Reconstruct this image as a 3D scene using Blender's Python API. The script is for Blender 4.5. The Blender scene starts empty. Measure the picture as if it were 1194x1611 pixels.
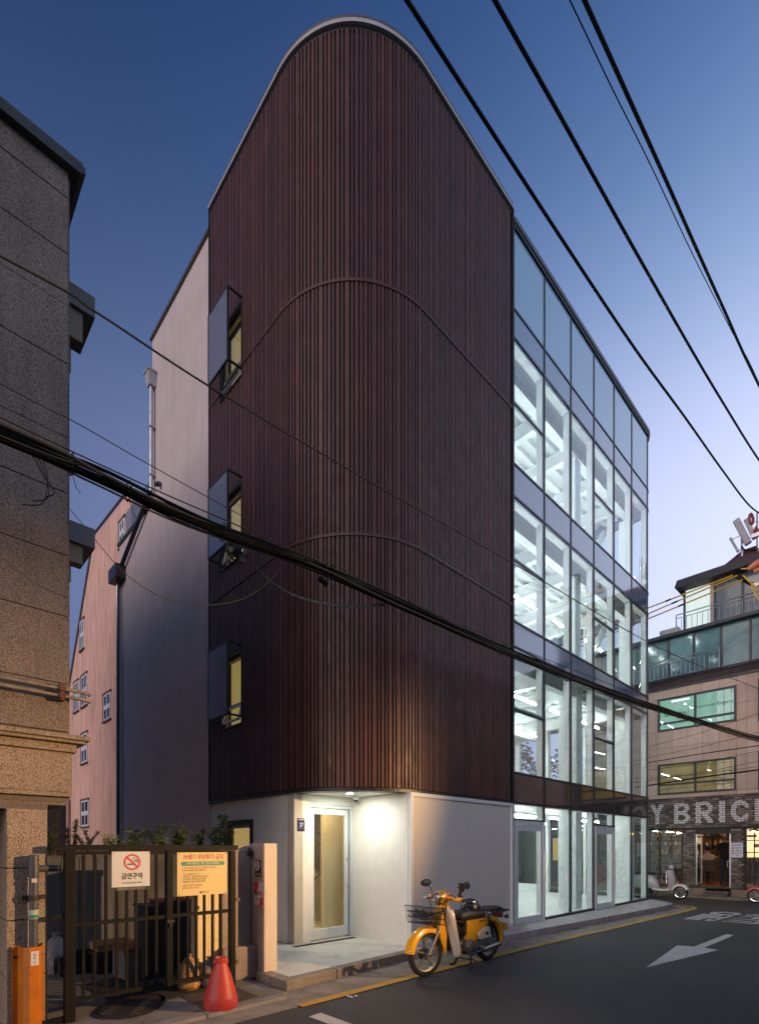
import bpy, bmesh, math, random
from mathutils import Vector, Matrix
random.seed(7)
R = math.radians
PI = math.pi
scene = bpy.context.scene
col = scene.collection

# ------------------------------------------------------------------ camera, sky, sun, exposure
cam = bpy.data.cameras.new('camera')
cam_ob = bpy.data.objects.new('camera', cam)
col.objects.link(cam_ob)
scene.camera = cam_ob
cam_ob.location = (0, 0, 1.6)
cam_ob.rotation_euler = (PI / 2, 0, 0)
cam.sensor_fit = 'VERTICAL'
cam.sensor_height = 36
cam.lens = 809 / 1611 * 36
cam.shift_y = (1334 - 805.5) / 1611
cam.clip_start = 0.05
cam.clip_end = 1500

world = bpy.data.worlds.new('World')
scene.world = world
world.use_nodes = True
wt = world.node_tree
sky = wt.nodes.new('ShaderNodeTexSky')
sky.sky_type = 'NISHITA'
sky.sun_disc = False
SUN_EL, SUN_AZ = -2.0, -143.0
sky.sun_elevation = R(SUN_EL)
sky.sun_rotation = R(SUN_AZ)
sky.air_density, sky.dust_density, sky.ozone_density = 1, 1, 3
# twilight: the glow of the set sun brightens the sky smoothly towards the right and the horizon
tc = wt.nodes.new('ShaderNodeTexCoord')
sep = wt.nodes.new('ShaderNodeSeparateXYZ')
wt.links.new(tc.outputs['Generated'], sep.inputs[0])


def wmath(op, a, b=None, c=None):
    n = wt.nodes.new('ShaderNodeMath')
    n.operation = op
    for i, v in enumerate((a, b, c)):
        if v is None:
            continue
        if isinstance(v, (int, float)):
            n.inputs[i].default_value = v
        else:
            wt.links.new(v, n.inputs[i])
    return n.outputs[0]


gx = wmath('TANH', wmath('DIVIDE', sep.outputs[0], 0.6))
gz = wmath('MAXIMUM', sep.outputs[2], 0.46)
cv = wt.nodes.new('ShaderNodeCombineXYZ')
wt.links.new(sep.outputs[0], cv.inputs[0])
wt.links.new(sep.outputs[1], cv.inputs[1])
wt.links.new(wmath('MAXIMUM', sep.outputs[2], 0.6), cv.inputs[2])
nv = wt.nodes.new('ShaderNodeVectorMath')
nv.operation = 'NORMALIZE'
wt.links.new(cv.outputs[0], nv.inputs[0])
wt.links.new(nv.outputs[0], sky.inputs[0])
comb = wt.nodes.new('ShaderNodeCombineColor')
for i, (a, b, c, d) in enumerate([(1.97, .97, 10.618, -11.562), (2.60, .88, 6.702, -7.502), (2.87, .64, 3.223, -3.951)]):
    e = wmath('EXPONENT', wmath('ADD', wmath('MULTIPLY_ADD', gx, b, a), wmath('MULTIPLY', gz, wmath('MULTIPLY_ADD', gz, d, c))))
    wt.links.new(e, comb.inputs[i])
mixn = wt.nodes.new('ShaderNodeMix')
mixn.data_type = 'RGBA'
mixn.blend_type = 'MULTIPLY'
mixn.inputs[0].default_value = 1.0
wt.links.new(sky.outputs[0], mixn.inputs[6])
wt.links.new(comb.outputs[0], mixn.inputs[7])
bg = wt.nodes['Background']
bg.inputs[1].default_value = 0.15
wt.links.new(mixn.outputs[2], bg.inputs[0])

sun = bpy.data.lights.new('sun', 'SUN')
sun.energy = 1.9
sun.angle = R(50)
sun.color = (1.0, 0.77, 0.64)
sun_ob = bpy.data.objects.new('sun', sun)
col.objects.link(sun_ob)
sun_ob.rotation_euler = (R(90 - 15), 0, R(180 - SUN_AZ))

scene.view_settings.view_transform = 'Standard'
scene.view_settings.look = 'None'
scene.view_settings.exposure = 0.0
scene.view_settings.gamma = 1.0
scene.view_settings.use_curve_mapping = False
scene.render.engine = 'CYCLES'
scene.cycles.use_denoising = True
scene.cycles.max_bounces = 8
scene.cycles.transparent_max_bounces = 24
scene.cycles.sample_clamp_indirect = 8

# ------------------------------------------------------------------ frame of the street corner
# local axes: x along the glass front (to the right), y into the building, z up; origin at the corner
TH = R(44)
CA, SA = math.cos(TH), math.sin(TH)
CX, CY = -.451, 6.902
F = Matrix.Translation((CX, CY, 0)) @ Matrix.Rotation(TH, 4, 'Z')
FI = F.inverted()
EYE = FI @ Vector((0, 0, 1.6))


def un(u, v, ax, c):
    """a point of the place seen at (u, v) in the photograph on the plane ax = c"""
    d = Vector(((u - 597) / 809, 1, (1334 - v) / 809))
    d = Matrix.Rotation(-TH, 3, 'Z') @ d
    i = 'xyz'.index(ax)
    t = (c - EYE[i]) / d[i]
    return EYE + t * d


# ------------------------------------------------------------------ mesh helpers
class MB:
    def __init__(self):
        self.v, self.f, self.m = [], [], []

    def add(self, vs, fs, mi=0):
        b = len(self.v)
        self.v += [Vector(p) for p in vs]
        self.f += [tuple(i + b for i in f) for f in fs]
        self.m += [mi] * len(fs)
        return self

    def box(self, x0, x1, y0, y1, z0, z1, mi=0):
        return self.add([(x0, y0, z0), (x1, y0, z0), (x1, y1, z0), (x0, y1, z0), (x0, y0, z1), (x1, y0, z1), (x1, y1, z1), (x0, y1, z1)],
                        [(0, 3, 2, 1), (4, 5, 6, 7), (0, 1, 5, 4), (1, 2, 6, 5), (2, 3, 7, 6), (3, 0, 4, 7)], mi)

    def cbox(self, c, s, rot=None, mi=0):
        m = MB().box(-s[0] / 2, s[0] / 2, -s[1] / 2, s[1] / 2, -s[2] / 2, s[2] / 2)
        rm = rot if rot is not None else Matrix.Identity(3)
        return self.add([Vector(c) + rm @ p for p in m.v], m.f, mi)

    def prism(self, poly, z0, z1, mi=0):
        n = len(poly)
        vs = [(p[0], p[1], z0) for p in poly] + [(p[0], p[1], z1) for p in poly]
        fs = [tuple(range(n - 1, -1, -1)), tuple(range(n, 2 * n))] + [(i, (i + 1) % n, n + (i + 1) % n, n + i) for i in range(n)]
        return self.add(vs, fs, mi)

    def extr(self, poly, off, mi=0):
        """polygon in 3-D, extruded by the vector off"""
        n = len(poly)
        off = Vector(off)
        vs = [Vector(p) for p in poly] + [Vector(p) + off for p in poly]
        fs = [tuple(range(n - 1, -1, -1)), tuple(range(n, 2 * n))] + [(i, (i + 1) % n, n + (i + 1) % n, n + i) for i in range(n)]
        return self.add(vs, fs, mi)

    def sheet(self, poly, z, mi=0):
        return self.add([(p[0], p[1], z) for p in poly], [tuple(range(len(poly)))], mi)

    def tube(self, pts, r, n=8, mi=0, closed=False, caps=True):
        pts = [Vector(p) for p in pts]
        k = len(pts)
        rs = r if isinstance(r, (list, tuple)) else [r] * k
        tang = []
        for i in range(k):
            a = pts[(i - 1) % k] if (closed or i > 0) else pts[i]
            b = pts[(i + 1) % k] if (closed or i < k - 1) else pts[i]
            t = (b - a)
            tang.append(t.normalized() if t.length > 1e-9 else Vector((0, 0, 1)))
        up = Vector((0, 0, 1)) if abs(tang[0].z) < .9 else Vector((1, 0, 0))
        nrm = (up - tang[0] * up.dot(tang[0])).normalized()
        vs = []
        for i in range(k):
            nrm = (nrm - tang[i] * nrm.dot(tang[i]))
            nrm = nrm.normalized() if nrm.length > 1e-9 else tang[i].orthogonal().normalized()
            bn = tang[i].cross(nrm)
            for j in range(n):
                a = 2 * PI * j / n
                vs.append(pts[i] + rs[i] * (math.cos(a) * nrm + math.sin(a) * bn))
        fs = []
        for i in range(k if closed else k - 1):
            i2 = (i + 1) % k
            for j in range(n):
                j2 = (j + 1) % n
                fs.append((i * n + j, i * n + j2, i2 * n + j2, i2 * n + j))
        if caps and not closed:
            fs += [tuple(range(n - 1, -1, -1)), tuple((k - 1) * n + j for j in range(n))]
        return self.add(vs, fs, mi)

    def lathe(self, prof, n=20, at=(0, 0, 0), axis='z', mi=0, caps=True):
        """prof: (radius, height) pairs turned about an axis"""
        vs = []
        for (r, h) in prof:
            for j in range(n):
                a = 2 * PI * j / n
                p = Vector((r * math.cos(a), r * math.sin(a), h))
                if axis == 'y':
                    p = Vector((p.x, p.z, p.y))
                elif axis == 'x':
                    p = Vector((p.z, p.x, p.y))
                vs.append(p + Vector(at))
        k = len(prof)
        fs = [(i * n + j, i * n + (j + 1) % n, (i + 1) * n + (j + 1) % n, (i + 1) * n + j) for i in range(k - 1) for j in range(n)]
        if caps:
            fs += [tuple(range(n - 1, -1, -1)), tuple((k - 1) * n + j for j in range(n))]
        return self.add(vs, fs, mi)

    def loft(self, rings, mi=0, caps=True):
        n = len(rings[0])
        vs = [p for r in rings for p in r]
        fs = [(i * n + j, i * n + (j + 1) % n, (i + 1) * n + (j + 1) % n, (i + 1) * n + j) for i in range(len(rings) - 1) for j in range(n)]
        if caps:
            fs += [tuple(range(n - 1, -1, -1)), tuple((len(rings) - 1) * n + j for j in range(n))]
        return self.add(vs, fs, mi)

    def ell(self, c, s, nu=14, nv=8, mi=0, rot=None):
        rm = rot if rot is not None else Matrix.Identity(3)
        vs = []
        for i in range(nv + 1):
            t = PI * i / nv
            for j in range(nu):
                a = 2 * PI * j / nu
                vs.append(Vector(c) + rm @ Vector((s[0] * math.sin(t) * math.cos(a), s[1] * math.sin(t) * math.sin(a), s[2] * math.cos(t))))
        fs = [(i * nu + j, (i + 1) * nu + j, (i + 1) * nu + (j + 1) % nu, i * nu + (j + 1) % nu) for i in range(nv) for j in range(nu)]
        return self.add(vs, fs, mi)

    def holed(self, ax, u0, u1, z0, z1, d0, d1, holes=(), mi=0):
        """wall slab between d0 and d1 on axis ax ('x' or 'y'), running u0..u1, with openings (ua, ub, za, zb)"""
        us = sorted({u0, u1} | {h[0] for h in holes} | {h[1] for h in holes})
        zs = sorted({z0, z1} | {h[2] for h in holes} | {h[3] for h in holes})
        us = [a for a in us if u0 <= a <= u1]
        zs = [a for a in zs if z0 <= a <= z1]
        P = (lambda u, d, z: (d, u, z)) if ax == 'x' else (lambda u, d, z: (u, d, z))

        def solid(i, j):
            if i < 0 or j < 0 or i >= len(us) - 1 or j >= len(zs) - 1:
                return False
            cu, cz = (us[i] + us[i + 1]) / 2, (zs[j] + zs[j + 1]) / 2
            return not any(h[0] < cu < h[1] and h[2] < cz < h[3] for h in holes)
        for i in range(len(us) - 1):
            for j in range(len(zs) - 1):
                if not solid(i, j):
                    continue
                a, b, c, d = us[i], us[i + 1], zs[j], zs[j + 1]
                for dd in (d0, d1):
                    self.add([P(a, dd, c), P(b, dd, c), P(b, dd, d), P(a, dd, d)], [(0, 1, 2, 3)], mi)
                for (ii, jj, q) in ((i - 1, j, [(a, c), (a, d)]), (i + 1, j, [(b, c), (b, d)]), (i, j - 1, [(a, c), (b, c)]), (i, j + 1, [(a, d), (b, d)])):
                    if not solid(ii, jj):
                        (ua, za), (ub, zb) = q
                        self.add([P(ua, d0, za), P(ub, d0, zb), P(ub, d1, zb), P(ua, d1, za)], [(0, 1, 2, 3)], mi)
        return self

    def moved(self, mat):
        self.v = [mat @ p for p in self.v]
        return self


ORG = {}        # thing name -> matrix from the frame to the thing's own space


def root_of(o):
    while o.parent is not None:
        o = o.parent
    return o


def make_mesh(name, mb, mats, smooth=False, angle=40):
    me = bpy.data.meshes.new(name)
    me.from_pydata([tuple(p) for p in mb.v], [], mb.f)
    if not isinstance(mats, (list, tuple)):
        mats = [mats]
    for m in mats:
        me.materials.append(m)
    if len(mats) > 1:
        me.polygons.foreach_set('material_index', mb.m)
    bm = bmesh.new()
    bm.from_mesh(me)
    bmesh.ops.recalc_face_normals(bm, faces=bm.faces)
    if smooth:
        for f in bm.faces:
            f.smooth = True
        for e in bm.edges:
            if len(e.link_faces) == 2 and e.calc_face_angle(0) > R(angle):
                e.smooth = False
    bm.to_mesh(me)
    bm.free()
    return me


def part(name, mb, mats, parent, smooth=False, bevel=0, label=None, kind=None, sub=0):
    """a part (or sub-part) of a thing, its shape given in the street frame"""
    mb.moved(ORG[root_of(parent).name])
    o = bpy.data.objects.new(name, make_mesh(name, mb, mats, smooth))
    col.objects.link(o)
    o.parent = parent
    finish(o, bevel, sub)
    if label:
        o['label'] = label
    if kind:
        o['kind'] = kind
    return o


def finish(o, bevel=0, sub=0):
    if bevel:
        b = o.modifiers.new('edge', 'BEVEL')
        b.width = bevel
        b.segments = 2
        b.limit_method = 'ANGLE'
        b.angle_limit = R(35)
    if sub:
        s = o.modifiers.new('smooth', 'SUBSURF')
        s.levels = s.render_levels = sub


def tag(o, label, cat, group=None, kind=None):
    if label:
        o['label'] = label
    if cat:
        o['category'] = cat
    if group:
        o['group'] = group
    if kind:
        o['kind'] = kind
    return o


def thing(name, label, cat, at=(0, 0, 0), rz=0, group=None, own=False):
    """an Empty at the thing's base; own: the parts are given in the thing's own space"""
    o = bpy.data.objects.new(name, None)
    col.objects.link(o)
    o.empty_display_size = .1
    m = F @ Matrix.Translation(at) @ Matrix.Rotation(rz, 4, 'Z')
    o.matrix_world = m
    o.location = m.to_translation()
    o.rotation_euler = (0, 0, TH + rz)
    ORG[o.name] = Matrix.Identity(4) if own else (Matrix.Translation(at) @ Matrix.Rotation(rz, 4, 'Z')).inverted()
    return tag(o, label, cat, group)


def solo(name, mb, mats, label, cat, smooth=False, bevel=0, group=None, kind=None, at=None, sub=0):
    """a thing that is one mesh"""
    if at is None:
        n = len(mb.v)
        at = (sum(p.x for p in mb.v) / n, sum(p.y for p in mb.v) / n, min(p.z for p in mb.v))
    mb.moved(Matrix.Translation(at).inverted())
    o = bpy.data.objects.new(name, make_mesh(name, mb, mats, smooth))
    col.objects.link(o)
    o.location = (F @ Matrix.Translation(at)).to_translation()
    o.rotation_euler = (0, 0, TH)
    ORG[o.name] = Matrix.Translation(at).inverted()
    finish(o, bevel, sub)
    return tag(o, label, cat, group, kind)


def ground(name, mb, mats, bevel=0):
    o = solo(name, mb, mats, None, None, kind='structure', at=(0, 0, 0), bevel=bevel)
    return o


def inst(name, me, parent, loc, rz=0, scale=(1, 1, 1), rot=None):
    """one more piece that shares its mesh; loc in the thing's own space"""
    o = bpy.data.objects.new(name, me)
    col.objects.link(o)
    o.parent = parent
    o.location = loc
    o.rotation_euler = rot or (0, 0, rz)
    o.scale = scale
    return o


def copy_tree(o, parent=None):
    c = o.copy()
    col.objects.link(c)
    c.parent = parent
    if parent is None:
        ORG[c.name] = ORG.get(o.name, Matrix.Identity(4))
    for ch in list(o.children):
        copy_tree(ch, c)
    return c


def text_mb(body, size, mat3, align='CENTER', mi=0, bold=0.0, depth=0.0, squeeze=1.0):
    """lettering as flat mesh; mat3 maps (x right, y up, z out) into the frame"""
    c = bpy.data.curves.new('t', 'FONT')
    c.body = body
    c.size = size
    c.align_x = align
    c.align_y = 'CENTER'
    c.resolution_u = 2
    c.offset = bold
    c.extrude = depth
    o = bpy.data.objects.new('t', c)
    col.objects.link(o)
    dg = bpy.context.evaluated_depsgraph_get()
    m = o.evaluated_get(dg).to_mesh()
    mb = MB()
    mb.add([mat3 @ Vector((v.co.x * squeeze, v.co.y, v.co.z)) for v in m.vertices], [tuple(p.vertices) for p in m.polygons], mi)
    bpy.data.objects.remove(o)
    bpy.data.curves.remove(c)
    return mb


def frame_y(x, y, z):     # print on a face that looks along -y
    return Matrix(((1, 0, 0, x), (0, 0, -1, y), (0, 1, 0, z), (0, 0, 0, 1)))


def frame_x(x, y, z):     # print on a face that looks along -x
    return Matrix(((0, 0, -1, x), (-1, 0, 0, y), (0, 1, 0, z), (0, 0, 0, 1)))


def spline(pts, k=8):
    pts = [Vector(p) for p in pts]
    out = []
    n = len(pts)
    for i in range(n - 1):
        p0, p1, p2, p3 = pts[max(i - 1, 0)], pts[i], pts[i + 1], pts[min(i + 2, n - 1)]
        for j in range(k):
            t = j / k
            out.append(.5 * ((2 * p1) + (p2 - p0) * t + (2 * p0 - 5 * p1 + 4 * p2 - p3) * t * t + (3 * p1 - p0 - 3 * p2 + p3) * t ** 3))
    return out + [pts[-1]]


# ------------------------------------------------------------------ materials
def nodes(name):
    m = bpy.data.materials.new(name)
    m.use_nodes = True
    t = m.node_tree
    return m, t, t.nodes['Principled BSDF'], t.nodes['Material Output']


def pos(t, scale=(1, 1, 1)):
    g = t.nodes.new('ShaderNodeNewGeometry')
    mp = t.nodes.new('ShaderNodeMapping')
    mp.inputs['Scale'].default_value = scale
    t.links.new(g.outputs['Position'], mp.inputs[0])
    return mp.outputs[0]


def noise(t, scale, detail=4, rough=.6, p=None, sc=(1, 1, 1)):
    n = t.nodes.new('ShaderNodeTexNoise')
    n.inputs['Scale'].default_value = scale
    n.inputs['Detail'].default_value = detail
    n.inputs['Roughness'].default_value = rough
    t.links.new(p if p is not None else pos(t, sc), n.inputs['Vector'])
    return n.outputs['Fac']


def ramp(t, fac, stops):
    r = t.nodes.new('ShaderNodeValToRGB')
    el = r.color_ramp.elements
    while len(el) < len(stops):
        el.new(.5)
    for e, (p, c) in zip(el, stops):
        e.position = p
        e.color = tuple(c) + (1,) if len(c) == 3 else c
    t.links.new(fac, r.inputs[0])
    return r.outputs[0]


def mixc(t, fac, a, b, mode='MIX'):
    n = t.nodes.new('ShaderNodeMix')
    n.data_type = 'RGBA'
    n.blend_type = mode
    for i, v in ((0, fac), (6, a), (7, b)):
        if isinstance(v, (int, float)):
            n.inputs[i].default_value = v
        elif isinstance(v, (tuple, list)):
            n.inputs[i].default_value = tuple(v) + (1,)
        else:
            t.links.new(v, n.inputs[i])
    return n.outputs[2]


def bump(t, p, h, strength, dist=.01):
    b = t.nodes.new('ShaderNodeBump')
    b.inputs['Strength'].default_value = strength
    b.inputs['Distance'].default_value = dist
    t.links.new(h, b.inputs['Height'])
    t.links.new(b.outputs[0], p.inputs['Normal'])


def sc(c, k):
    return tuple(min(1, x * k) for x in c)


def M(name, c, rough=.6, metal=0, var=.15, vs=5, bmp=0, bs=80, streak=0, dirt=None, spec=.5, coat=0, piece=0):
    m, t, p, out = nodes(name)
    base = ramp(t, noise(t, vs, 6), [(.3, sc(c, 1 - var)), (.7, sc(c, 1 + var))])
    if streak:
        s = ramp(t, noise(t, 6, 5, .65, sc=(1, 1, .12)), [(.45, (1, 1, 1)), (.75, (1 - streak,) * 3)])
        base = mixc(t, 1, base, s, 'MULTIPLY')
    if dirt:
        base = mixc(t, ramp(t, noise(t, 3.1, 8, .7), [(.5, (0, 0, 0)), (.72, (1, 1, 1))]), base, dirt)
    if piece:
        oi = t.nodes.new('ShaderNodeObjectInfo')
        base = mixc(t, 1, base, ramp(t, oi.outputs['Random'], [(0, (1 - piece,) * 3), (1, (1, 1, 1))]), 'MULTIPLY')
    t.links.new(base, p.inputs['Base Color'])
    p.inputs['Roughness'].default_value = rough
    p.inputs['Metallic'].default_value = metal
    p.inputs['Specular IOR Level'].default_value = spec
    p.inputs['Coat Weight'].default_value = coat
    p.inputs['Coat Roughness'].default_value = .08
    if bmp:
        bump(t, p, noise(t, bs, 4), bmp)
    return m


def emit(name, c, s):
    m, t, p, out = nodes(name)
    p.inputs['Base Color'].default_value = tuple(c) + (1,)
    p.inputs['Emission Color'].default_value = tuple(c) + (1,)
    p.inputs['Emission Strength'].default_value = s
    return m


def glass(name, tint=(.9, .96, .95), refl=1.7, rough=0.0, haze=0):
    m, t, p, out = nodes(name)
    t.nodes.remove(p)
    tr = t.nodes.new('ShaderNodeBsdfTransparent')
    tr.inputs[0].default_value = tuple(tint) + (1,)
    gl = t.nodes.new('ShaderNodeBsdfGlossy')
    gl.inputs['Roughness'].default_value = rough
    gl.inputs[0].default_value = (.95, .97, 1, 1)
    fr = t.nodes.new('ShaderNodeFresnel')
    fr.inputs[0].default_value = refl
    mx = t.nodes.new('ShaderNodeMixShader')
    ge = t.nodes.new('ShaderNodeNewGeometry')      # the far face of a pane adds no second mirror
    one = t.nodes.new('ShaderNodeMath')
    one.operation = 'SUBTRACT'
    one.inputs[0].default_value = 1
    t.links.new(ge.outputs['Backfacing'], one.inputs[1])
    mul = t.nodes.new('ShaderNodeMath')
    mul.operation = 'MULTIPLY'
    t.links.new(fr.outputs[0], mul.inputs[0])
    t.links.new(one.outputs[0], mul.inputs[1])
    t.links.new(mul.outputs[0], mx.inputs[0])
    src = tr.outputs[0]
    if haze:
        df = t.nodes.new('ShaderNodeBsdfTranslucent')
        df.inputs[0].default_value = (.8, .84, .86, 1)
        m2 = t.nodes.new('ShaderNodeMixShader')
        m2.inputs[0].default_value = haze
        t.links.new(tr.outputs[0], m2.inputs[1])
        t.links.new(df.outputs[0], m2.inputs[2])
        src = m2.outputs[0]
    t.links.new(src, mx.inputs[1])
    t.links.new(gl.outputs[0], mx.inputs[2])
    t.links.new(mx.outputs[0], out.inputs[0])
    return m


def granite(name, tones, streak=.35, warm=0):
    m, t, p, out = nodes(name)
    base = ramp(t, noise(t, 95, 3, .7), [(.36, tones[0]), (.47, tones[1]), (.6, tones[2])])
    s = ramp(t, noise(t, 5, 6, .65, sc=(1, 1, .1)), [(.42, (1, 1, 1)), (.75, (1 - streak,) * 3)])
    base = mixc(t, 1, base, s, 'MULTIPLY')
    big = ramp(t, noise(t, 1.3, 5, .6), [(.35, (.78, .78, .8)), (.7, (1.0, .98, .95))])
    base = mixc(t, 1, base, big, 'MULTIPLY')
    t.links.new(base, p.inputs['Base Color'])
    p.inputs['Roughness'].default_value = .75
    bump(t, p, noise(t, 140, 3), .25, .004)
    return m


MAT = {}
MAT['clad'] = None


def clad_mat():
    m, t, p, out = nodes('dark red brown ribbed metal')
    base = ramp(t, noise(t, 3.5, 8, .75, sc=(1, 1, .55)), [(.35, (.056, .0165, .0115)), (.55, (.078, .0225, .0155)), (.72, (.115, .042, .032))])
    oi = t.nodes.new('ShaderNodeObjectInfo')
    base = mixc(t, 1, base, ramp(t, oi.outputs['Random'], [(0, (.72, .72, .72)), (1, (1.1, 1.1, 1.1))]), 'MULTIPLY')
    t.links.new(base, p.inputs['Base Color'])
    ro = ramp(t, noise(t, 9, 8, .8, sc=(1, 1, .5)), [(.35, (.44,) * 3), (.7, (.70,) * 3)])
    t.links.new(ro, p.inputs['Roughness'])
    p.inputs['Specular IOR Level'].default_value = .55
    bump(t, p, noise(t, 160, 3), .25, .003)
    return m


MAT['clad'] = clad_mat()
MAT['clad_back'] = M('dark groove metal', (.026, .010, .008), .7)
MAT['black_metal'] = M('black painted metal', (.012, .012, .014), .45, var=.2)
MAT['dark_alu'] = M('dark anodised aluminium', (.014, .015, .02), .4, var=.1)
MAT['white_alu'] = M('white coated aluminium', (.72, .73, .73), .35, var=.04)
MAT['coping'] = M('pale metal coping', (.40, .38, .37), .45, var=.1)
MAT['coping_dark'] = M('grey metal coping', (.09, .085, .085), .45, var=.15)
MAT['stucco'] = M('cream white stucco', (.80, .775, .70), .85, var=.05, vs=2, bmp=.5, bs=130, dirt=(.75, .72, .645), streak=.04)
MAT['soffit'] = M('pale soffit board', (.78, .78, .75), .6, var=.04)
MAT['grey_wall'] = M('grey rendered wall', (.56, .475, .445), .85, var=.06, vs=1.5, bmp=.25, bs=110, streak=.14)
MAT['inner'] = M('white painted interior', (.78, .8, .79), .7, var=.03)
MAT['deck'] = M('white painted steel deck', (.74, .77, .77), .55, var=.05)
MAT['in_floor'] = M('pale interior floor', (.7, .71, .68), .35, var=.05)
MAT['rough_col'] = M('rough whitewashed concrete', (.68, .7, .68), .85, var=.14, vs=14, bmp=1, bs=40, dirt=(.5, .52, .5))
MAT['glass'] = glass('clear greenish facade glass', (.92, .96, .955), 2.05)
MAT['door_glass'] = glass('clear door glass', (.92, .96, .95), 1.6)
MAT['dark_glass'] = glass('dim tinted glass', (.35, .4, .42), 1.7)
MAT['rail_glass'] = glass('railing glass', (.75, .8, .82), 1.6, .05, .3)
MAT['tube'] = emit('lit fluorescent tube', (.93, 1, .98), 88)
MAT['steel'] = M('brushed stainless steel', (.6, .58, .55), .28, 1, var=.08)
MAT['zinc'] = M('galvanised pipe', (.5, .5, .5), .35, .8, var=.15)
MAT['pink'] = M('pink painted render', (.74, .45, .34), .9, var=.08, vs=1.2, bmp=.2, bs=90, streak=.42)
MAT['granite'] = granite('brown flecked granite', [(.045, .036, .03), (.175, .13, .105), (.28, .215, .175)], .3)
MAT['granite_tan'] = granite('tan flecked granite', [(.07, .055, .04), (.27, .2, .14), (.42, .33, .25)], .2)
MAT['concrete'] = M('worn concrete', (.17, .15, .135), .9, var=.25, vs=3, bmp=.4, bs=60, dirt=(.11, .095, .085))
MAT['pave'] = M('pale smooth concrete', (.55, .54, .51), .8, var=.1, vs=2.5, bmp=.2, bs=90, dirt=(.38, .36, .33))
MAT['plinth'] = M('pale concrete plinth', (.36, .33, .32), .85, var=.15, vs=4, bmp=.3, bs=70, dirt=(.24, .21, .2))
MAT['kerb'] = granite('grey brown kerb granite', [(.10, .085, .07), (.24, .2, .16), (.36, .31, .26)], .25)
MAT['gutter'] = M('gutter concrete', (.22, .19, .165), .9, var=.25, vs=3, bmp=.4, bs=70, dirt=(.12, .105, .095))
MAT['black'] = M('black rubber', (.012, .012, .012), .6)
MAT['iron'] = M('cast iron', (.035, .03, .03), .6, .4, var=.3, vs=20, bmp=.3)
MAT['gate'] = M('dark grey gate paint', (.010, .0095, .009), .55, var=.25, vs=8, spec=.12)
MAT['cable'] = M('black cable sheath', (.007, .007, .007), .7, spec=.15)
MAT['cable_brown'] = M('lamplit brown cable', (.11, .08, .05), .75, spec=.15)  # brown sheath, lightened with the lamp's light put into its colour
MAT['yellow'] = M('yellow insulation', (.6, .33, .015), .5)


def asphalt():
    m, t, p, out = nodes('asphalt')
    g = ramp(t, noise(t, 190, 3, .75), [(.36, (.024, .025, .029)), (.55, (.05, .051, .057)), (.68, (.11, .11, .12))])
    g = mixc(t, 1, g, ramp(t, noise(t, 48, 3, .8), [(.38, (.66, .66, .66)), (.6, (1.2, 1.2, 1.2))]), 'MULTIPLY')
    b = ramp(t, noise(t, .7, 6, .65), [(.3, (.72, .72, .72)), (.65, (1.12, 1.1, 1.1))])
    g = mixc(t, 1, g, b, 'MULTIPLY')
    s = ramp(t, noise(t, 4, 7, .75), [(.6, (1, 1, 1)), (.75, (.7, .68, .66))])
    g = mixc(t, 1, g, s, 'MULTIPLY')
    # wandering cracks, patched strips and oil spots
    vo = t.nodes.new('ShaderNodeTexVoronoi')
    vo.feature = 'DISTANCE_TO_EDGE'
    vo.inputs['Scale'].default_value = .55
    wob = t.nodes.new('ShaderNodeTexNoise')
    wob.inputs['Scale'].default_value = 3
    wob.inputs['Detail'].default_value = 8
    pp = pos(t)
    t.links.new(pp, wob.inputs['Vector'])
    vm = t.nodes.new('ShaderNodeVectorMath')
    vm.operation = 'MULTIPLY_ADD'
    t.links.new(wob.outputs['Color'], vm.inputs[0])
    vm.inputs[1].default_value = (.9, .9, .9)
    t.links.new(pp, vm.inputs[2])
    t.links.new(vm.outputs[0], vo.inputs['Vector'])
    gate_ = ramp(t, noise(t, .35, 3), [(.5, (0, 0, 0)), (.62, (1, 1, 1))])
    cr = ramp(t, vo.outputs['Distance'], [(.0, (.35, .35, .35)), (.012, (1, 1, 1))])
    g = mixc(t, mixc(t, 1, gate_, (.8, .8, .8), 'MULTIPLY'), g, mixc(t, 1, g, cr, 'MULTIPLY'))
    g = mixc(t, 1, g, ramp(t, noise(t, 1.7, 3, .5), [(.66, (1, 1, 1)), (.74, (.62, .6, .6))]), 'MULTIPLY')
    g = mixc(t, ramp(t, noise(t, 45, 2, .5), [(.70, (0, 0, 0)), (.73, (1, 1, 1))]), g, (.16, .155, .15))
    t.links.new(g, p.inputs['Base Color'])
    p.inputs['Roughness'].default_value = .78
    bump(t, p, noise(t, 150, 3), .6, .008)
    return m


def worn_paint(name, c, under=(.06, .06, .062), lo=.56, hi=.68):
    m, t, p, out = nodes(name)
    w = ramp(t, noise(t, 26, 8, .8), [(lo, (0, 0, 0)), (hi, (1, 1, 1))])
    b = ramp(t, noise(t, 2.2, 5), [(.3, sc(c, .82)), (.7, c)])
    t.links.new(mixc(t, w, b, under), p.inputs['Base Color'])
    p.inputs['Roughness'].default_value = .8
    bump(t, p, noise(t, 150, 3), .4, .006)
    return m


MAT['asphalt'] = asphalt()
MAT['line_yellow'] = worn_paint('worn yellow road paint', (.5, .27, .035))
MAT['line_white'] = worn_paint('worn white road paint', (.52, .5, .5), lo=.6, hi=.72)

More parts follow.
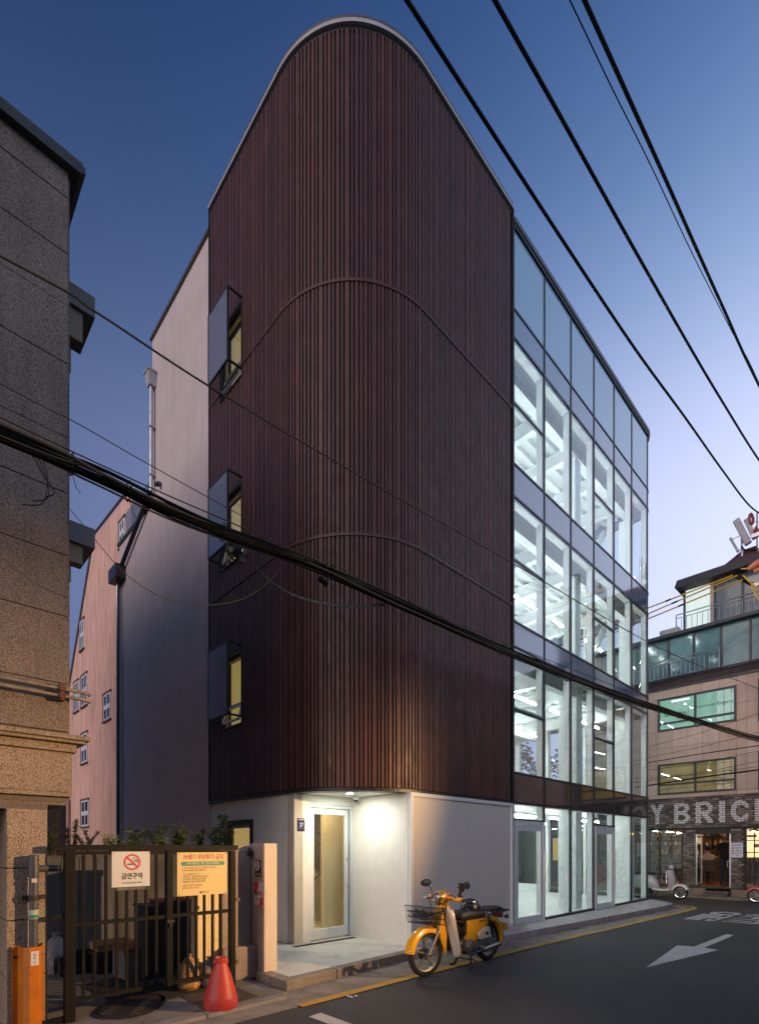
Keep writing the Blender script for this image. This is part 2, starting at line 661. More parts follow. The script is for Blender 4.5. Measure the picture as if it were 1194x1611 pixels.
# ------------------------------------------------------------------ ground
ground('road', MB().sheet([(-300, -300), (300, -300), (300, 300), (-300, 300)], 0), MAT['asphalt'])
KERB = [(-1.25, -.457), (1.0, -.30), (3.23, -.48), (9.29, -.84), (10.74, -.84)]
gut = [(-14, -1.02), (-1.45, -.98), (2.14, -1.0), (10.7, -1.33), (11.2, -.95), (11.25, -.6), (11.0, 6), (-14, 6)]
ground('gutter_strip', MB().prism(gut, -.05, .006), MAT['gutter'])
yard = [(-14, -.60), (-1.30, -.56), (-1.30, 14), (-14, 14)]
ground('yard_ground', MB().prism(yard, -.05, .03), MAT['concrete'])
# flush grey kerb along the yard
fk = MB()
x = -1.40
while x > -9:
    fk.prism([(x, -.70), (x - .88, -.705), (x - .88, -.575), (x, -.57)], -.05, .038 + random.uniform(0, .004))
    x -= .89
ground('flush_kerb', fk, M('grey kerb stone', (.2, .19, .185), .8, var=.15, vs=9, bmp=.3), .006)

# entry platform and its granite kerb stones
plat = [(-1.10, -.30), (1.02, -.155), (1.32, -.10), (1.32, 5), (-1.10, 5)]
ground('entry_platform', MB().prism(plat, -.05, .118), MAT['pave'])


def kerbstone(a, b, w, z, name='kerb_stone'):
    a, b = Vector((a[0], a[1], 0)), Vector((b[0], b[1], 0))
    d = (b - a).normalized()
    n = Vector((-d.y, d.x, 0)) * w
    a2, b2 = a + d * .003, b - d * .003
    o = solo(name, MB().prism([tuple(a2[:2]), tuple(b2[:2]), tuple((b2 + n)[:2]), tuple((a2 + n)[:2])], -.05, z), MAT['kerb'],
             None, None, bevel=.012, kind='structure')
    return o


kx = [(-1.25, -.457), (-.48, -.405), (.32, -.348), (1.0, -.30)]
for i in range(3):
    kerbstone(kx[i], kx[i + 1], .15, .12)
kerbstone((-1.25, .20), (-1.25, -.12), .15, .12)
kerbstone((-1.25, -.123), (-1.25, -.44), .15, .118)
# concrete plinth under the glass front
pl = [(1.0, -.30), (3.23, -.48), (9.29, -.84), (10.60, -.86), (10.80, -.80), (11.9, .3), (11.9, 6.4), (1.325, 6.4), (1.325, -.10), (1.0, -.15)]
ground('plinth', MB().prism(pl, -.05, .116), MAT['plinth'], .01)


def ribbon(pts, w, z):
    mb = MB()
    pts = [Vector((p[0], p[1], 0)) for p in pts]
    L, Rr = [], []
    for i, p in enumerate(pts):
        d = (pts[min(i + 1, len(pts) - 1)] - pts[max(i - 1, 0)]).normalized()
        n = Vector((-d.y, d.x, 0)) * w
        L.append((p.x, p.y, z))
        Rr.append((p.x + n.x, p.y + n.y, z))
    k = len(pts)
    mb.add(L + Rr, [(i, i + 1, k + i + 1, k + i) for i in range(k - 1)])
    return mb


yl = spline([(-1.45, -1.05, 0), (2.14, -1.06, 0), (7, -1.24, 0), (10.5, -1.36, 0), (11.25, -1.2, 0), (11.45, -.8, 0), (11.2, 0, 0), (11.1, 4, 0)], 6)
ground('kerb_line', ribbon(yl, .12, .010), MAT['line_yellow'])
ground('far_kerb_line', MB().sheet([(14.1, -14), (14.2, -14), (14.2, 9), (14.1, 9)], .004), MAT['line_yellow'])
ground('far_pavement', MB().prism([(14.35, -20), (15.2, -20), (15.2, 12), (14.35, 12)], -.05, .05), MAT['gutter'])
arrow = [(2.871, -2.806), (4.93, -3.17), (4.985, -2.965), (6.735, -3.01), (6.76, -2.886), (4.965, -2.825), (4.897, -2.60)]
ground('road_arrow', MB().sheet(arrow, .004), MAT['line_white'])
ground('road_mark', MB().sheet([(-1.57, -1.314), (-1.42, -1.300), (-1.40, -2.1), (-1.55, -2.1)], .004), MAT['line_white'])


def px_ground(x, y):
    p = un(1060 + x / 8.91, 1420 + y / 8.91, 'z', 0)
    return (p.x, p.y)


rt = MB()
for poly in ([(130, 230), (415, 158), (475, 163), (205, 236)], [(225, 238), (490, 164), (545, 168), (270, 242)], [(288, 243), (560, 169), (600, 172), (335, 248)],
             [(420, 255), (470, 236), (545, 240), (500, 260)], [(430, 217), (640, 176), (700, 179), (540, 222)], [(500, 259), (780, 184), (838, 190), (560, 258)], [(560, 222), (640, 200), (690, 203), (610, 226)],
             [(990, 172), (1260, 166), (1260, 188), (1000, 182)], [(910, 199), (1090, 194), (1090, 206), (920, 205)], [(1075, 228), (1130, 196), (1260, 204), (1260, 240)],
             [(805, 226), (840, 222), (1250, 250), (1250, 262)], [(735, 245), (770, 240), (1100, 268), (1080, 280)], [(650, 262), (690, 258), (1090, 290), (1230, 240), (1280, 252), (1150, 306)]):
    rt.sheet([px_ground(*q) for q in poly], .004)
ring_o, ring_i = [], []
for j in range(28):
    a = 2 * PI * j / 28
    ring_o.append(px_ground(720 + 224 * math.cos(a), 157 + 23 * math.sin(a) + 6 * math.cos(a)))
    ring_i.append(px_ground(725 + 125 * math.cos(a), 156 + 10 * math.sin(a) + 3 * math.cos(a)))
rt.add([(p[0], p[1], .0045) for p in ring_o + ring_i], [(j, (j + 1) % 28, 28 + (j + 1) % 28, 28 + j) for j in range(28)])
ground('road_lettering', rt, MAT['line_white'])

# ------------------------------------------------------------------ the corner building
B = thing('corner_building', 'tall building with a rounded corner of dark red ribbed cladding and a glass front', 'building', (0, 0, 0))
RAD, L1 = 1.6, 2.4
ARC = RAD * PI / 2
LT = L1 + ARC + 2.534
Z0, Z1 = 2.47, 13.70
SEAMS = [6.22, 9.96]


def outline(s, off=0.0):
    if s < L1:
        return Vector((-off, 4.0 - s, 0)), -PI / 2
    if s < L1 + ARC:
        ph = (s - L1) / RAD
        return Vector((RAD - (RAD + off) * math.cos(ph), RAD - (RAD + off) * math.sin(ph), 0)), math.atan2(-math.cos(ph), math.sin(ph))
    return Vector((RAD + s - L1 - ARC, -off, 0)), 0.0


def outline_pts(off, n=26):
    ss = [0, L1] + [L1 + ARC * i / n for i in range(1, n)] + [L1 + ARC, LT]
    return [outline(s, off)[0] for s in ss]


def band(off0, off1, z0, z1, mb=None):
    """a strip of that section running round the rounded corner"""
    mb = mb or MB()
    a, b = outline_pts(off0), outline_pts(off1)
    rings = [[Vector((p.x, p.y, z0)), Vector((q.x, q.y, z0)), Vector((q.x, q.y, z1)), Vector((p.x, p.y, z1))] for p, q in zip(a, b)]
    return mb.loft(rings)


WIN_Z = [(9.90, 11.17), (6.78, 8.05), (3.87, 5.13)]
WY = (2.80, 3.52)
# backing: holed flat part + curved part
back = MB()
back.holed('x', 1.6, 4.0, Z0 + .02, Z1, .036, .20, [(WY[0], WY[1], a - .1, b - .12) for a, b in WIN_Z])
seg = [outline(L1 + ARC * i / 26, -.036)[0] for i in range(27)] + [outline(LT, -.036)[0]]
seg2 = [outline(L1 + ARC * i / 26, -.20)[0] for i in range(27)] + [outline(LT, -.20)[0]]
back.loft([[Vector((p.x, p.y, Z0 + .02)), Vector((q.x, q.y, Z0 + .02)), Vector((q.x, q.y, Z1)), Vector((p.x, p.y, Z1))] for p, q in zip(seg, seg2)])
part('cladding_back', back, MAT['clad_back'], B)
# the ribs: three widths, each rib of each tier a piece of its own
prof = [(-.5, .036), (-.5, .007), (-.40, 0), (.40, 0), (.5, .007), (.5, .036)]
sm = MB().add([(p[0], p[1], 0) for p in prof] + [(p[0], p[1], 1) for p in prof],
              [(i, i + 1, 7 + i, 6 + i) for i in range(5)] + [tuple(range(5, -1, -1)), tuple(range(6, 12))])
slat_me = make_mesh('cladding_slat', sm, MAT['clad'])
ribs = []
s = .02
pat = [.034, .050, .033, .050, .036, .070, .033, .050, .042, .050, .034, .070]
k = 0
while s < LT - .05:
    w = pat[k % len(pat)] * random.uniform(.94, 1.08)
    g = .0215 + random.uniform(-.003, .003)
    ribs.append((s + w / 2, w))
    s += w + g
    k += 1
tiers = [(Z0 + .03, SEAMS[0] - .012), (SEAMS[0] + .012, SEAMS[1] - .012), (SEAMS[1] + .012, Z1 - .045)]
for (s, w) in ribs:
    p, a = outline(s)
    for (ta, tb) in tiers:
        cuts = [(ta, tb)]
        if s < L1 and WY[0] - .03 < p.y < WY[1] + .05:
            for (wa, wb) in WIN_Z:
                nc = []
                for (ca_, cb_) in cuts:
                    if wa - .12 > cb_ or wb - .1 < ca_:
                        nc.append((ca_, cb_))
                    else:
                        if wa - .12 - ca_ > .05:
                            nc.append((ca_, wa - .12))
                        if cb_ - (wb - .1) > .05:
                            nc.append((wb - .1, cb_))
                cuts = nc
        for (ca_, cb_) in cuts:
            inst('cladding_slat', slat_me, B, (p.x, p.y, ca_), a, (w, 1, cb_ - ca_))
for z in SEAMS:
    part('seam_band', band(-.02, .012, z - .022, z + .022), MAT['clad'], B)
part('drip_edge', band(-.19, .015, Z0 - .03, Z0 + .018), MAT['black_metal'], B)
part('shadow_strip', band(-.03, -.004, Z1 - .045, Z1 + .01), MAT['black_metal'], B)  # black strip stands in for the shadow under the coping
part('coping', band(-.22, .035, Z1 + .012, Z1 + .068), MAT['coping'], B)
part('coping_cap', band(-.3, .022, Z1 + .071, Z1 + .135), MAT['coping_dark'], B)
part('corner_trim', MB().box(4.136, 4.166, -.02, .12, Z0 - .03, Z1 + .08), MAT['black_metal'], B)
part('edge_trim', MB().box(-.012, .2, 4.003, 4.02, Z0 - .03, Z1 + .08), MAT['black_metal'], B)
# soffit over the entry
sp = [tuple(p[:2]) for p in outline_pts(-.10, 40) if p.x < 1.34 and p.y < 1.38]
part('soffit', MB().prism(sp + [(1.34, sp[-1][1] - .004), (1.34, 1.38), (sp[0][0] - .004, 1.38)], Z0 - .024, Z0 - .004), MAT['soffit'], B)
# window boxes with frosted screens
frost_m, ft, fp, fo = nodes('frosted screen glass')
fp.inputs['Base Color'].default_value = (.25, .25, .31, 1)
fp.inputs['Roughness'].default_value = .2
fp.inputs['Transmission Weight'].default_value = .35
fp.inputs['Specular IOR Level'].default_value = 1.0
MAT['frost'] = frost_m
MAT['glow_blind'] = emit('self-glowing stair blind', (.85, .60, .20), .36)  # the blind itself emits, in place of light from the stairwell
for (a, b) in WIN_Z:
    y0, y1, d = 2.787, 3.526, .262
    t = .03
    fr = MB()
    for yy in (y0, y1 - t):
        fr.box(-d, -d + t, yy, yy + t, a, b)
        for zz in (a, b - t):
            fr.box(-d + t, .04, yy, yy + t, zz, zz + t)
    for zz in (a, b - t):
        fr.box(-d, -d + t, y0 + t, y1 - t, zz, zz + t)
    box = part('window_box', fr, MAT['black_metal'], B)
    part('frosted_screen', MB().box(-d + .004, -d + .014, y0 + t, y1 - t, a + t, b - t), MAT['frost'], box)
    za, zb = a - .1, b - .12
    wf = MB()
    sash = .045
    zm = za + .36
    for (p0, p1, q0, q1) in ((WY[0], WY[0] + sash, za, zb), (WY[1] - sash, WY[1], za, zb), (WY[0] + sash, WY[1] - sash, za, za + sash),
                             (WY[0] + sash, WY[1] - sash, zb - sash, zb), (WY[0] + sash, WY[1] - sash, zm, zm + sash)):
        wf.box(.07, .12, p0, p1, q0, q1)
    w = part('stair_window', wf, M('grey plastic window frame', (.34, .33, .35), .5), B)
    part('pane', MB().box(.09, .098, WY[0] + sash, WY[1] - sash, za + sash, zb - sash), MAT['glass'], w)
    bl = MB()
    yy = WY[0] - .1
    while yy < WY[1] + .1:
        bl.extr([(.26, yy, za - .1), (.285, yy + .05, za - .1), (.26, yy + .1, za - .1)], (0, 0, zb - za + .2))
        yy += .1
    part('glow_blind', bl, MAT['glow_blind'], w)
    part('window_trim', MB().box(-.006, .06, WY[0] - .025, WY[0] - .002, za - .03, zb + .03).box(-.006, .06, WY[1] + .002, WY[1] + .025, za - .03, zb + .03)
         .box(-.012, .06, WY[0] - .002, WY[1] + .002, zb + .004, zb + .03).box(-.02, .06, WY[0] - .002, WY[1] + .002, za - .03, za - .004), MAT['dark_alu'], w)
    # the lower sash tilts out
    ts = MB()
    for (p0, p1, q0, q1) in ((WY[0] + .05, WY[0] + .085, 0, .3), (WY[1] - .085, WY[1] - .05, 0, .3), (WY[0] + .085, WY[1] - .085, 0, .035), (WY[0] + .085, WY[1] - .085, .265, .3)):
        ts.box(-.015, .015, p0, p1, q0 - .3, q1 - .3)
    ts.moved(Matrix.Translation((.06, 0, zm)) @ Matrix.Rotation(R(14), 4, 'Y'))
    part('tilted_sash', ts, MAT['white_alu'], w)

# ground floor walls at the entry
ew = part('side_wall', MB().holed('x', 1.29, 4.4, .03, Z0 - .026, .06, .22, [(2.56, 3.32, .9, 2.05)]), MAT['stucco'], B)
sw = MB()
for (p0, p1, q0, q1) in ((2.50, 2.57, .85, 2.09), (3.31, 3.37, .85, 2.09), (2.57, 3.31, 2.02, 2.09)):
    sw.box(.03, .12, p0, p1, q0, q1)
w = part('small_window', sw, MAT['black_metal'], B)
part('inner_frame', MB().box(.085, .11, 2.57, 2.63, .9, 2.02).box(.085, .11, 3.25, 3.31, .9, 2.02).box(.085, .11, 2.63, 3.25, 1.95, 2.02), M('grey window frame', (.3, .29, .29), .5), w)
part('glow_blind', MB().box(.124, .134, 2.565, 3.315, .905, 2.045), MAT['glow_blind'], w)
part('entry_wall', MB().holed('y', .06, 1.249, .10, Z0 - .026, 1.29, 1.47, [(.31, 1.249, .10, 2.30)]), MAT['stucco'], B)
part('angled_wall', MB().box(1.249, 1.40, .025, 1.47, .10, Z0 - .026), MAT['stucco'], B)
# entry door
dfm = MB().box(.312, .37, 1.30, 1.42, .12, 2.296).box(1.205, 1.247, 1.30, 1.42, .12, 2.296).box(.37, 1.205, 1.30, 1.42, 2.245, 2.296)
part('door_frame', dfm, MAT['white_alu'], B, bevel=.004)
dd = MB().box(.375, .455, 1.315, 1.365, .14, 2.235).box(1.10, 1.165, 1.315, 1.365, .14, 2.235).box(.455, 1.10, 1.315, 1.365, 2.14, 2.235).box(.455, 1.10, 1.315, 1.365, .14, .30)
door = part('entry_door', dd, MAT['white_alu'], B, bevel=.004)
part('pane', MB().box(.455, 1.10, 1.335, 1.345, .30, 2.14), MAT['door_glass'], door)
part('door_gap', MB().box(1.168, 1.203, 1.35, 1.40, .12, 2.24), MAT['black_metal'], door)
hd = MB()
for yy in (1.255, 1.42):
    hd.tube([(1.125, yy, .72), (1.125, yy, 1.68)], .014, 8)
for zz in (.98, 1.42):
    hd.tube([(1.125, 1.255, zz), (1.125, 1.42, zz)], .008, 6)
part('door_handle', hd, MAT['steel'], door, smooth=True)
# stairwell behind the door
MAT['warm_wall'] = M('warm white stairwell wall', (.74, .66, .5), .8, var=.03)
part('stairwell_wall', MB().box(1.36, 3.4, 2.2, 2.32, .12, 2.62).box(.23, 3.4, 4.3, 4.4, .12, 5).box(3.3, 3.4, 1.5, 2.2, .12, 5).box(3.3, 3.4, 2.32, 4.3, .12, 5), MAT['warm_wall'], B)
part('stairwell_floor', MB().box(.23, 3.4, 1.48, 4.4, .05, .125), MAT['warm_wall'], B)
part('stairwell_ceiling', MB().box(.23, 3.4, 1.48, 4.4, 2.64, 2.72), MAT['warm_wall'], B)
for i in range(9):
    part('stair_step', MB().box(2.95 - .25 * (i + 1), 2.95 - .25 * i, 3.15, 4.28, .125 if i == 0 else .09 + .17 * (i - 1), .295 + i * .17), MAT['warm_wall'], B, bevel=.006)
part('stair_wall', MB().extr([(2.95, 3.08, .125), (2.95, 3.08, .38), (.7, 3.08, 1.91), (.7, 3.08, .125)], (0, .06, 0)), MAT['warm_wall'], B)
hrm = M('brown handrail', (.12, .085, .06), .4)
hr = MB().tube([(2.75, 3.05, 1.30), (1.0, 3.05, 2.49)], .016, 6).tube([(2.75, 3.05, 1.10), (1.0, 3.05, 2.29)], .008, 6)
for i in range(6):
    hr.tube([(2.7 - i * .32, 3.05, .50 + i * .218), (2.7 - i * .32, 3.05, 1.33 + i * .218)], .012, 6)
part('handrail', hr, hrm, B, smooth=True)
part('handrail', MB().tube([(1.15, 2.75, .72), (1.9, 2.75, 1.25)], .014, 6).tube([(1.7, 2.75, .125), (1.7, 2.75, 1.12)], .014, 6).tube([(1.25, 2.75, .125), (1.25, 2.75, .8)], .014, 6), hrm, B, smooth=True)
# drain grate in the platform, in front of the door
dg = MB().box(-.05, 1.15, 1.09, 1.10, .118, .124).box(-.05, 1.15, 1.17, 1.18, .118, .124)
for i in range(60):
    dg.box(-.05 + i * .02, -.04 + i * .02, 1.10, 1.17, .118, .123)
solo('drain_grate', dg, MAT['iron'], 'long dark slot drain set in the platform before the entry door', 'drain')
# grey metal panel to the right of the entry
pf = MB().box(1.252, 1.315, -.035, .02, .118, Z0 - .026).box(4.06, 4.13, -.035, .02, .118, Z0 - .026).box(1.315, 4.06, -.035, .02, 2.385, Z0 - .026).box(1.315, 4.06, -.035, .02, .118, .185)
part('panel_frame', pf, MAT['white_alu'], B)
MAT['panel'] = M('satin grey panel', (.70, .65, .58), .28, var=.02, vs=1, spec=.4)
part('panel', MB().box(1.315, 2.695, -.01, .02, .185, 2.385), MAT['panel'], B)
part('panel', MB().box(2.70, 4.06, -.01, .02, .185, 2.385), MAT['panel'], B)
part('panel_backing', MB().box(1.41, 4.12, .03, .15, .11, Z0 - .026), MAT['inner'], B)

# ---- the glass front
MX = [4.17 + (11.30 - 4.17) * i / 6 for i in range(7)]
LEV = dict(g=(.145, 2.47), s1=(2.47, 3.04), f2=(3.04, 5.45), s2=(5.45, 5.93), f3=(5.93, 8.32), s3=(8.32, 8.94), f4=(8.94, 11.35), s4=(11.35, 11.90), par=(11.90, 13.42))
SPLIT = dict(f2=4.245, f3=7.11, f4=10.10)
MAT['spandrel'] = M('grey back painted spandrel glass', (.15, .19, .28), .08, var=.03, vs=.6, spec=1.0, coat=1)
MAT['spandrel_dark'] = M('dark spandrel glass', (.022, .030, .040), .06, var=.1, vs=.6, spec=.7, coat=.4)  # same glass; reflected dark buildings are put into its darker base
MAT['parapet_glass'] = M('blue grey parapet glass', (.30, .46, .58), .08, var=.03, vs=.4, spec=1.0, coat=.6)
for i, mx in enumerate(MX):
    mb = MB().box(mx - .018, mx + .018, -.012, .03, .118, 13.45)
    mu = part('mullion', mb, MAT['dark_alu'], B)
    part('inner_mullion', MB().box(mx - .027, mx + .027, .042, .17, .118, 13.4), MAT['white_alu'], mu)
for key in ('s1', 'f2', 's2', 'f3', 's3', 'f4', 's4', 'par'):
    z = LEV[key][0]
    tr = part('transom', MB().box(MX[0] + .02, MX[6], -.010, .03, z - .02, z + .02), MAT['dark_alu'], B)
    part('inner_transom', MB().box(MX[0] + .04, MX[6], .044, .19, z - .03, z + .03), MAT['white_alu'], tr)
part('roof_trim', MB().box(MX[0], MX[6], -.03, .12, 13.42, 13.50), MAT['black_metal'], B)
part('roof_trim_cap', MB().box(MX[0], MX[6], -.045, .14, 13.503, 13.60), MAT['coping_dark'], B)
part('sill_channel', MB().box(MX[1] + .03, MX[3] - .03, -.012, .06, .117, .165).box(MX[4] + .03, MX[6], -.012, .06, .117, .165), MAT['dark_alu'], B)


def pane(x0, x1, z0, z1, m, name='glass_pane', y=.004, th=.014):
    return part(name, MB().box(x0 + .02, x1 - .02, y, y + th, z0 + .02, z1 - .02), MAT[m], B)


def sash(x0, x1, z0, z1):
    fr = MB()
    t = .05
    for (a, b, c, d) in ((x0 + .02, x0 + .02 + t, z0 + .02, z1 - .02), (x1 - .02 - t, x1 - .02, z0 + .02, z1 - .02), (x0 + .02 + t, x1 - .02 - t, z0 + .02, z0 + .02 + t), (x0 + .02 + t, x1 - .02 - t, z1 - .02 - t, z1 - .02)):
        fr.box(a, b, .02, .09, c, d)
    o = part('vent_sash', fr, MAT['white_alu'], B)
    part('sash_edge', MB().box(x0 + .02, x1 - .02, -.008, .01, z0 - .035, z0 + .02), MAT['black_metal'], o)
    part('catch', MB().box(x1 - .09, x1 - .075, .09, .11, z0 + .3, z0 + .42), MAT['white_alu'], o)
    return o


for i in range(6):
    x0, x1 = MX[i], MX[i + 1]
    for key, m in (('s1', 'spandrel_dark'), ('s2', 'spandrel'), ('s3', 'spandrel'), ('s4', 'spandrel')):
        pane(x0, x1, *LEV[key], m, 'spandrel_pane')
    pane(x0, x1, *LEV['par'], 'parapet_glass', 'parapet_pane')
    for key in ('f2', 'f3', 'f4'):
        z0, z1 = LEV[key]
        if i in (0, 3):
            pane(x0, x1, z0, SPLIT[key], 'glass')
            pane(x0, x1, SPLIT[key], z1, 'glass')
            sash(x0, x1, SPLIT[key], z1)
        else:
            pane(x0, x1, z0, z1, 'glass')
    if i in (0, 3):
        pane(x0, x1, 2.13, 2.47, 'glass')
        df = MB().box(x0 + .02, x0 + .07, -.03, .05, .118, 2.13).box(x1 - .09, x1 - .02, -.03, .05, .118, 2.13).box(x0 + .07, x1 - .09, -.03, .05, 2.06, 2.13)
        fo_ = part('shop_door_frame', df, MAT['white_alu'], B)
        part('frame_head', MB().box(x0 + .02, x1 - .02, -.034, .05, 2.133, 2.16), MAT['black_metal'], fo_)
        dl = MB().box(x0 + .075, x0 + .15, -.015, .03, .13, 2.05).box(x1 - .18, x1 - .095, -.015, .03, .13, 2.05).box(x0 + .15, x1 - .18, -.015, .03, 1.94, 2.05).box(x0 + .15, x1 - .18, -.015, .03, .13, .25)
        dr_ = part('shop_door', dl, MAT['white_alu'], B)
        part('pane', MB().box(x0 + .15, x1 - .18, .0, .01, .25, 1.94), MAT['glass'], dr_)
        h = MB()
        for yy in (-.075, .09):
            h.tube([(x1 - .135, yy, .62), (x1 - .135, yy, 1.52)], .013, 8)
        for zz in (.85, 1.3):
            h.tube([(x1 - .135, -.075, zz), (x1 - .135, .09, zz)], .008, 6)
        part('door_handle', h, MAT['steel'], dr_, smooth=True)
    else:
        pane(x0, x1, .15, 2.47, 'glass')
# rounded glass end and the return along the side street
RC = .42
cxn, cyn = MX[6], RC


def arc_pts(off, n=8):
    return [(cxn + (RC + off) * math.sin(PI / 2 * j / n), cyn - (RC + off) * math.cos(PI / 2 * j / n)) for j in range(n + 1)] + [(cxn + RC + off, 3.2)]


def arc_band(o0, o1, z0, z1):
    a, b = arc_pts(o0), arc_pts(o1)
    return MB().loft([[Vector((p[0], p[1], z0)), Vector((q[0], q[1], z0)), Vector((q[0], q[1], z1)), Vector((p[0], p[1], z1))] for p, q in zip(a, b)])


for key, m, nm in (('g', 'glass', 'curved_pane'), ('s1', 'spandrel_dark', 'curved_spandrel'), ('f2', 'glass', 'curved_pane'), ('s2', 'spandrel', 'curved_spandrel'), ('f3', 'glass', 'curved_pane'),
                   ('s3', 'spandrel', 'curved_spandrel'), ('f4', 'glass', 'curved_pane'), ('s4', 'spandrel', 'curved_spandrel'), ('par', 'parapet_glass', 'curved_spandrel')):
    z0, z1 = LEV[key]
    part(nm, arc_band(-.018, -.004, z0 + .02, z1 - .02), MAT[m], B, smooth=True)
    part('curved_transom', arc_band(-.03, .010, z0 - .02, z0 + .018), MAT['dark_alu'], B, smooth=True)
part('roof_trim', arc_band(-.12, .03, 13.42, 13.50), MAT['black_metal'], B, smooth=True)
part('roof_trim_cap', arc_band(-.14, .045, 13.503, 13.60), MAT['coping_dark'], B, smooth=True)
part('end_post', MB().box(11.52, 11.62, .62, .70, .12, 13.3).box(11.52, 11.62, 1.9, 1.98, .12, 13.3), MAT['white_alu'], B)
# side street front further back: solid with big windows
gx0, gx1 = 11.56, 11.72
part('end_wall', MB().holed('x', 3.2, 6.6, .05, 13.4, gx0, gx1, [(3.35, 5.9, .36, 2.6), (3.35, 4.3, 3.2, 5.3), (4.45, 5.7, 3.2, 5.3), (3.5, 5.7, 6.3, 8.0), (3.5, 5.7, 9.2, 11.0)]), MAT['inner'], B)
part('end_window', MB().box(11.62, 11.63, 3.35, 5.9, .36, 2.6).box(11.62, 11.63, 3.35, 4.3, 3.2, 5.3).box(11.62, 11.63, 4.45, 5.7, 3.2, 5.3).box(11.62, 11.63, 3.5, 5.7, 6.3, 8.0).box(11.62, 11.63, 3.5, 5.7, 9.2, 11.0), MAT['glass'], B)
part('back_wall', MB().box(.25, 11.56, 6.45, 6.6, .05, 13.4), MAT['inner'], B)
part('core_wall', MB().box(3.45, 3.6, .16, 6.45, .12, 13.3), MAT['inner'], B)
# floors, steel decks and beams
for i, zf in enumerate((2.84, 5.72, 8.62, 11.62)):
    fl = part('floor_slab', MB().box(3.6, 11.54, .24, 6.45, zf - .02, zf + .10), MAT['in_floor'], B)
    part('slab_edge', MB().box(4.2, 11.3, .215, .238, zf - .25, zf + .2), MAT['inner'], fl)
    if i < 1:
        part('ceiling', MB().box(3.6, 11.54, .24, 6.45, zf - .06, zf - .024), MAT['inner'], fl)
        part('pipe_run', MB().tube([(4.3, 1.0, zf - .22), (10.8, 1.0, zf - .22)], .035, 8).tube([(4.3, 2.3, zf - .22), (10.8, 2.3, zf - .22)], .05, 8).tube([(5.5, .4, zf - .16), (5.5, 6.2, zf - .16)], .025, 8), MAT['deck'], fl, smooth=True)
        for y in (1.5, 3.6):
            part('beam', MB().box(3.6, 11.5, y, y + .3, zf - .3, zf - .06), MAT['inner'], fl)
        continue
    dk = MB()
    y = .30
    while y < 6.3:
        for (xa, xb) in ((3.6, 11.54),):
            dk.extr([(xa, y, zf - .025), (xa, y + .03, zf - .10), (xa, y + .14, zf - .10), (xa, y + .17, zf - .025)], (xb - xa, 0, 0))
        y += .30
    part('steel_deck', dk, MAT['deck'], fl)

    def ibeam_y(x, y0, y1, zt, h=.32, wd=.16):
        return MB().box(x - wd / 2, x + wd / 2, y0, y1, zt - .018, zt).box(x - wd / 2, x + wd / 2, y0, y1, zt - h, zt - h + .018).box(x - .007, x + .007, y0, y1, zt - h + .018, zt - .018)

    def ibeam_x(y, x0, x1, zt, h=.36, wd=.18):
        return MB().box(x0, x1, y - wd / 2, y + wd / 2, zt - .018, zt).box(x0, x1, y - wd / 2, y + wd / 2, zt - h, zt - h + .018).box(x0, x1, y - .007, y + .007, zt - h + .018, zt - .018)
    for bx in (4.95, 6.35, 7.74, 9.2, 10.6):
        part('beam', ibeam_y(bx, .62, 6.4, zf - .102), MAT['deck'], fl)
    part('girder', ibeam_x(.5, 3.62, 11.5, zf - .104), MAT['deck'], fl)
    part('girder', ibeam_x(3.6, 3.62, 11.5, zf - .106, .4), MAT['deck'], fl)
    pts = MB()
    for bx in (5.9, 7.3, 8.2, 10.9):
        pts.box(bx, bx + .02 + .28, .475, .492, zf - .42, zf - .15)
        for a in range(3):
            for b in range(3):
                pts.lathe([(.014, 0), (.014, .018)], 6, (bx + .05 + a * .1, .455, zf - .38 + b * .09), 'y')
    part('bolt_plate', pts, MAT['deck'], fl)
for (cx_, za, zb, m) in ((7.58, .12, 2.78, 'rough_col'), (11.0, .12, 2.78, 'rough_col'), (7.6, 2.95, 5.6, 'rough_col'), (11.0, 2.95, 5.6, 'rough_col')):
    part('column', MB().box(cx_, cx_ + .32, .36, .83, za, zb), MAT[m], B, bevel=.02)
for (za, zb) in ((5.82, 8.2), (8.72, 11.1)):
    for cx_ in (7.6, 11.0):
        part('steel_column', MB().box(cx_, cx_ + .28, .40, .68, za, zb), MAT['deck'], B)
for (za, zb) in ((.12, 2.78), (2.95, 5.6), (5.82, 8.2), (8.72, 11.1)):
    part('column', MB().box(4.3, 4.6, 5.9, 6.3, za, zb).box(7.6, 7.9, 5.9, 6.3, za, zb), MAT['deck'], B)
part('shop_floor', MB().box(3.6, 11.54, .06, 6.45, .05, .122), MAT['in_floor'], B)
part('roof', MB().prism([(1.7, .3), (11.4, .3), (11.4, 6.4), (.3, 6.4), (.3, 1.7)], 13.1, 13.2), MAT['coping_dark'], B)
br = MB()
for zf in (5.82, 8.72):
    br.tube([(9.3, 1.2, zf), (11.2, 1.2, zf + 2.4)], .09, 6)
part('wind_brace', br, MAT['deck'], B)

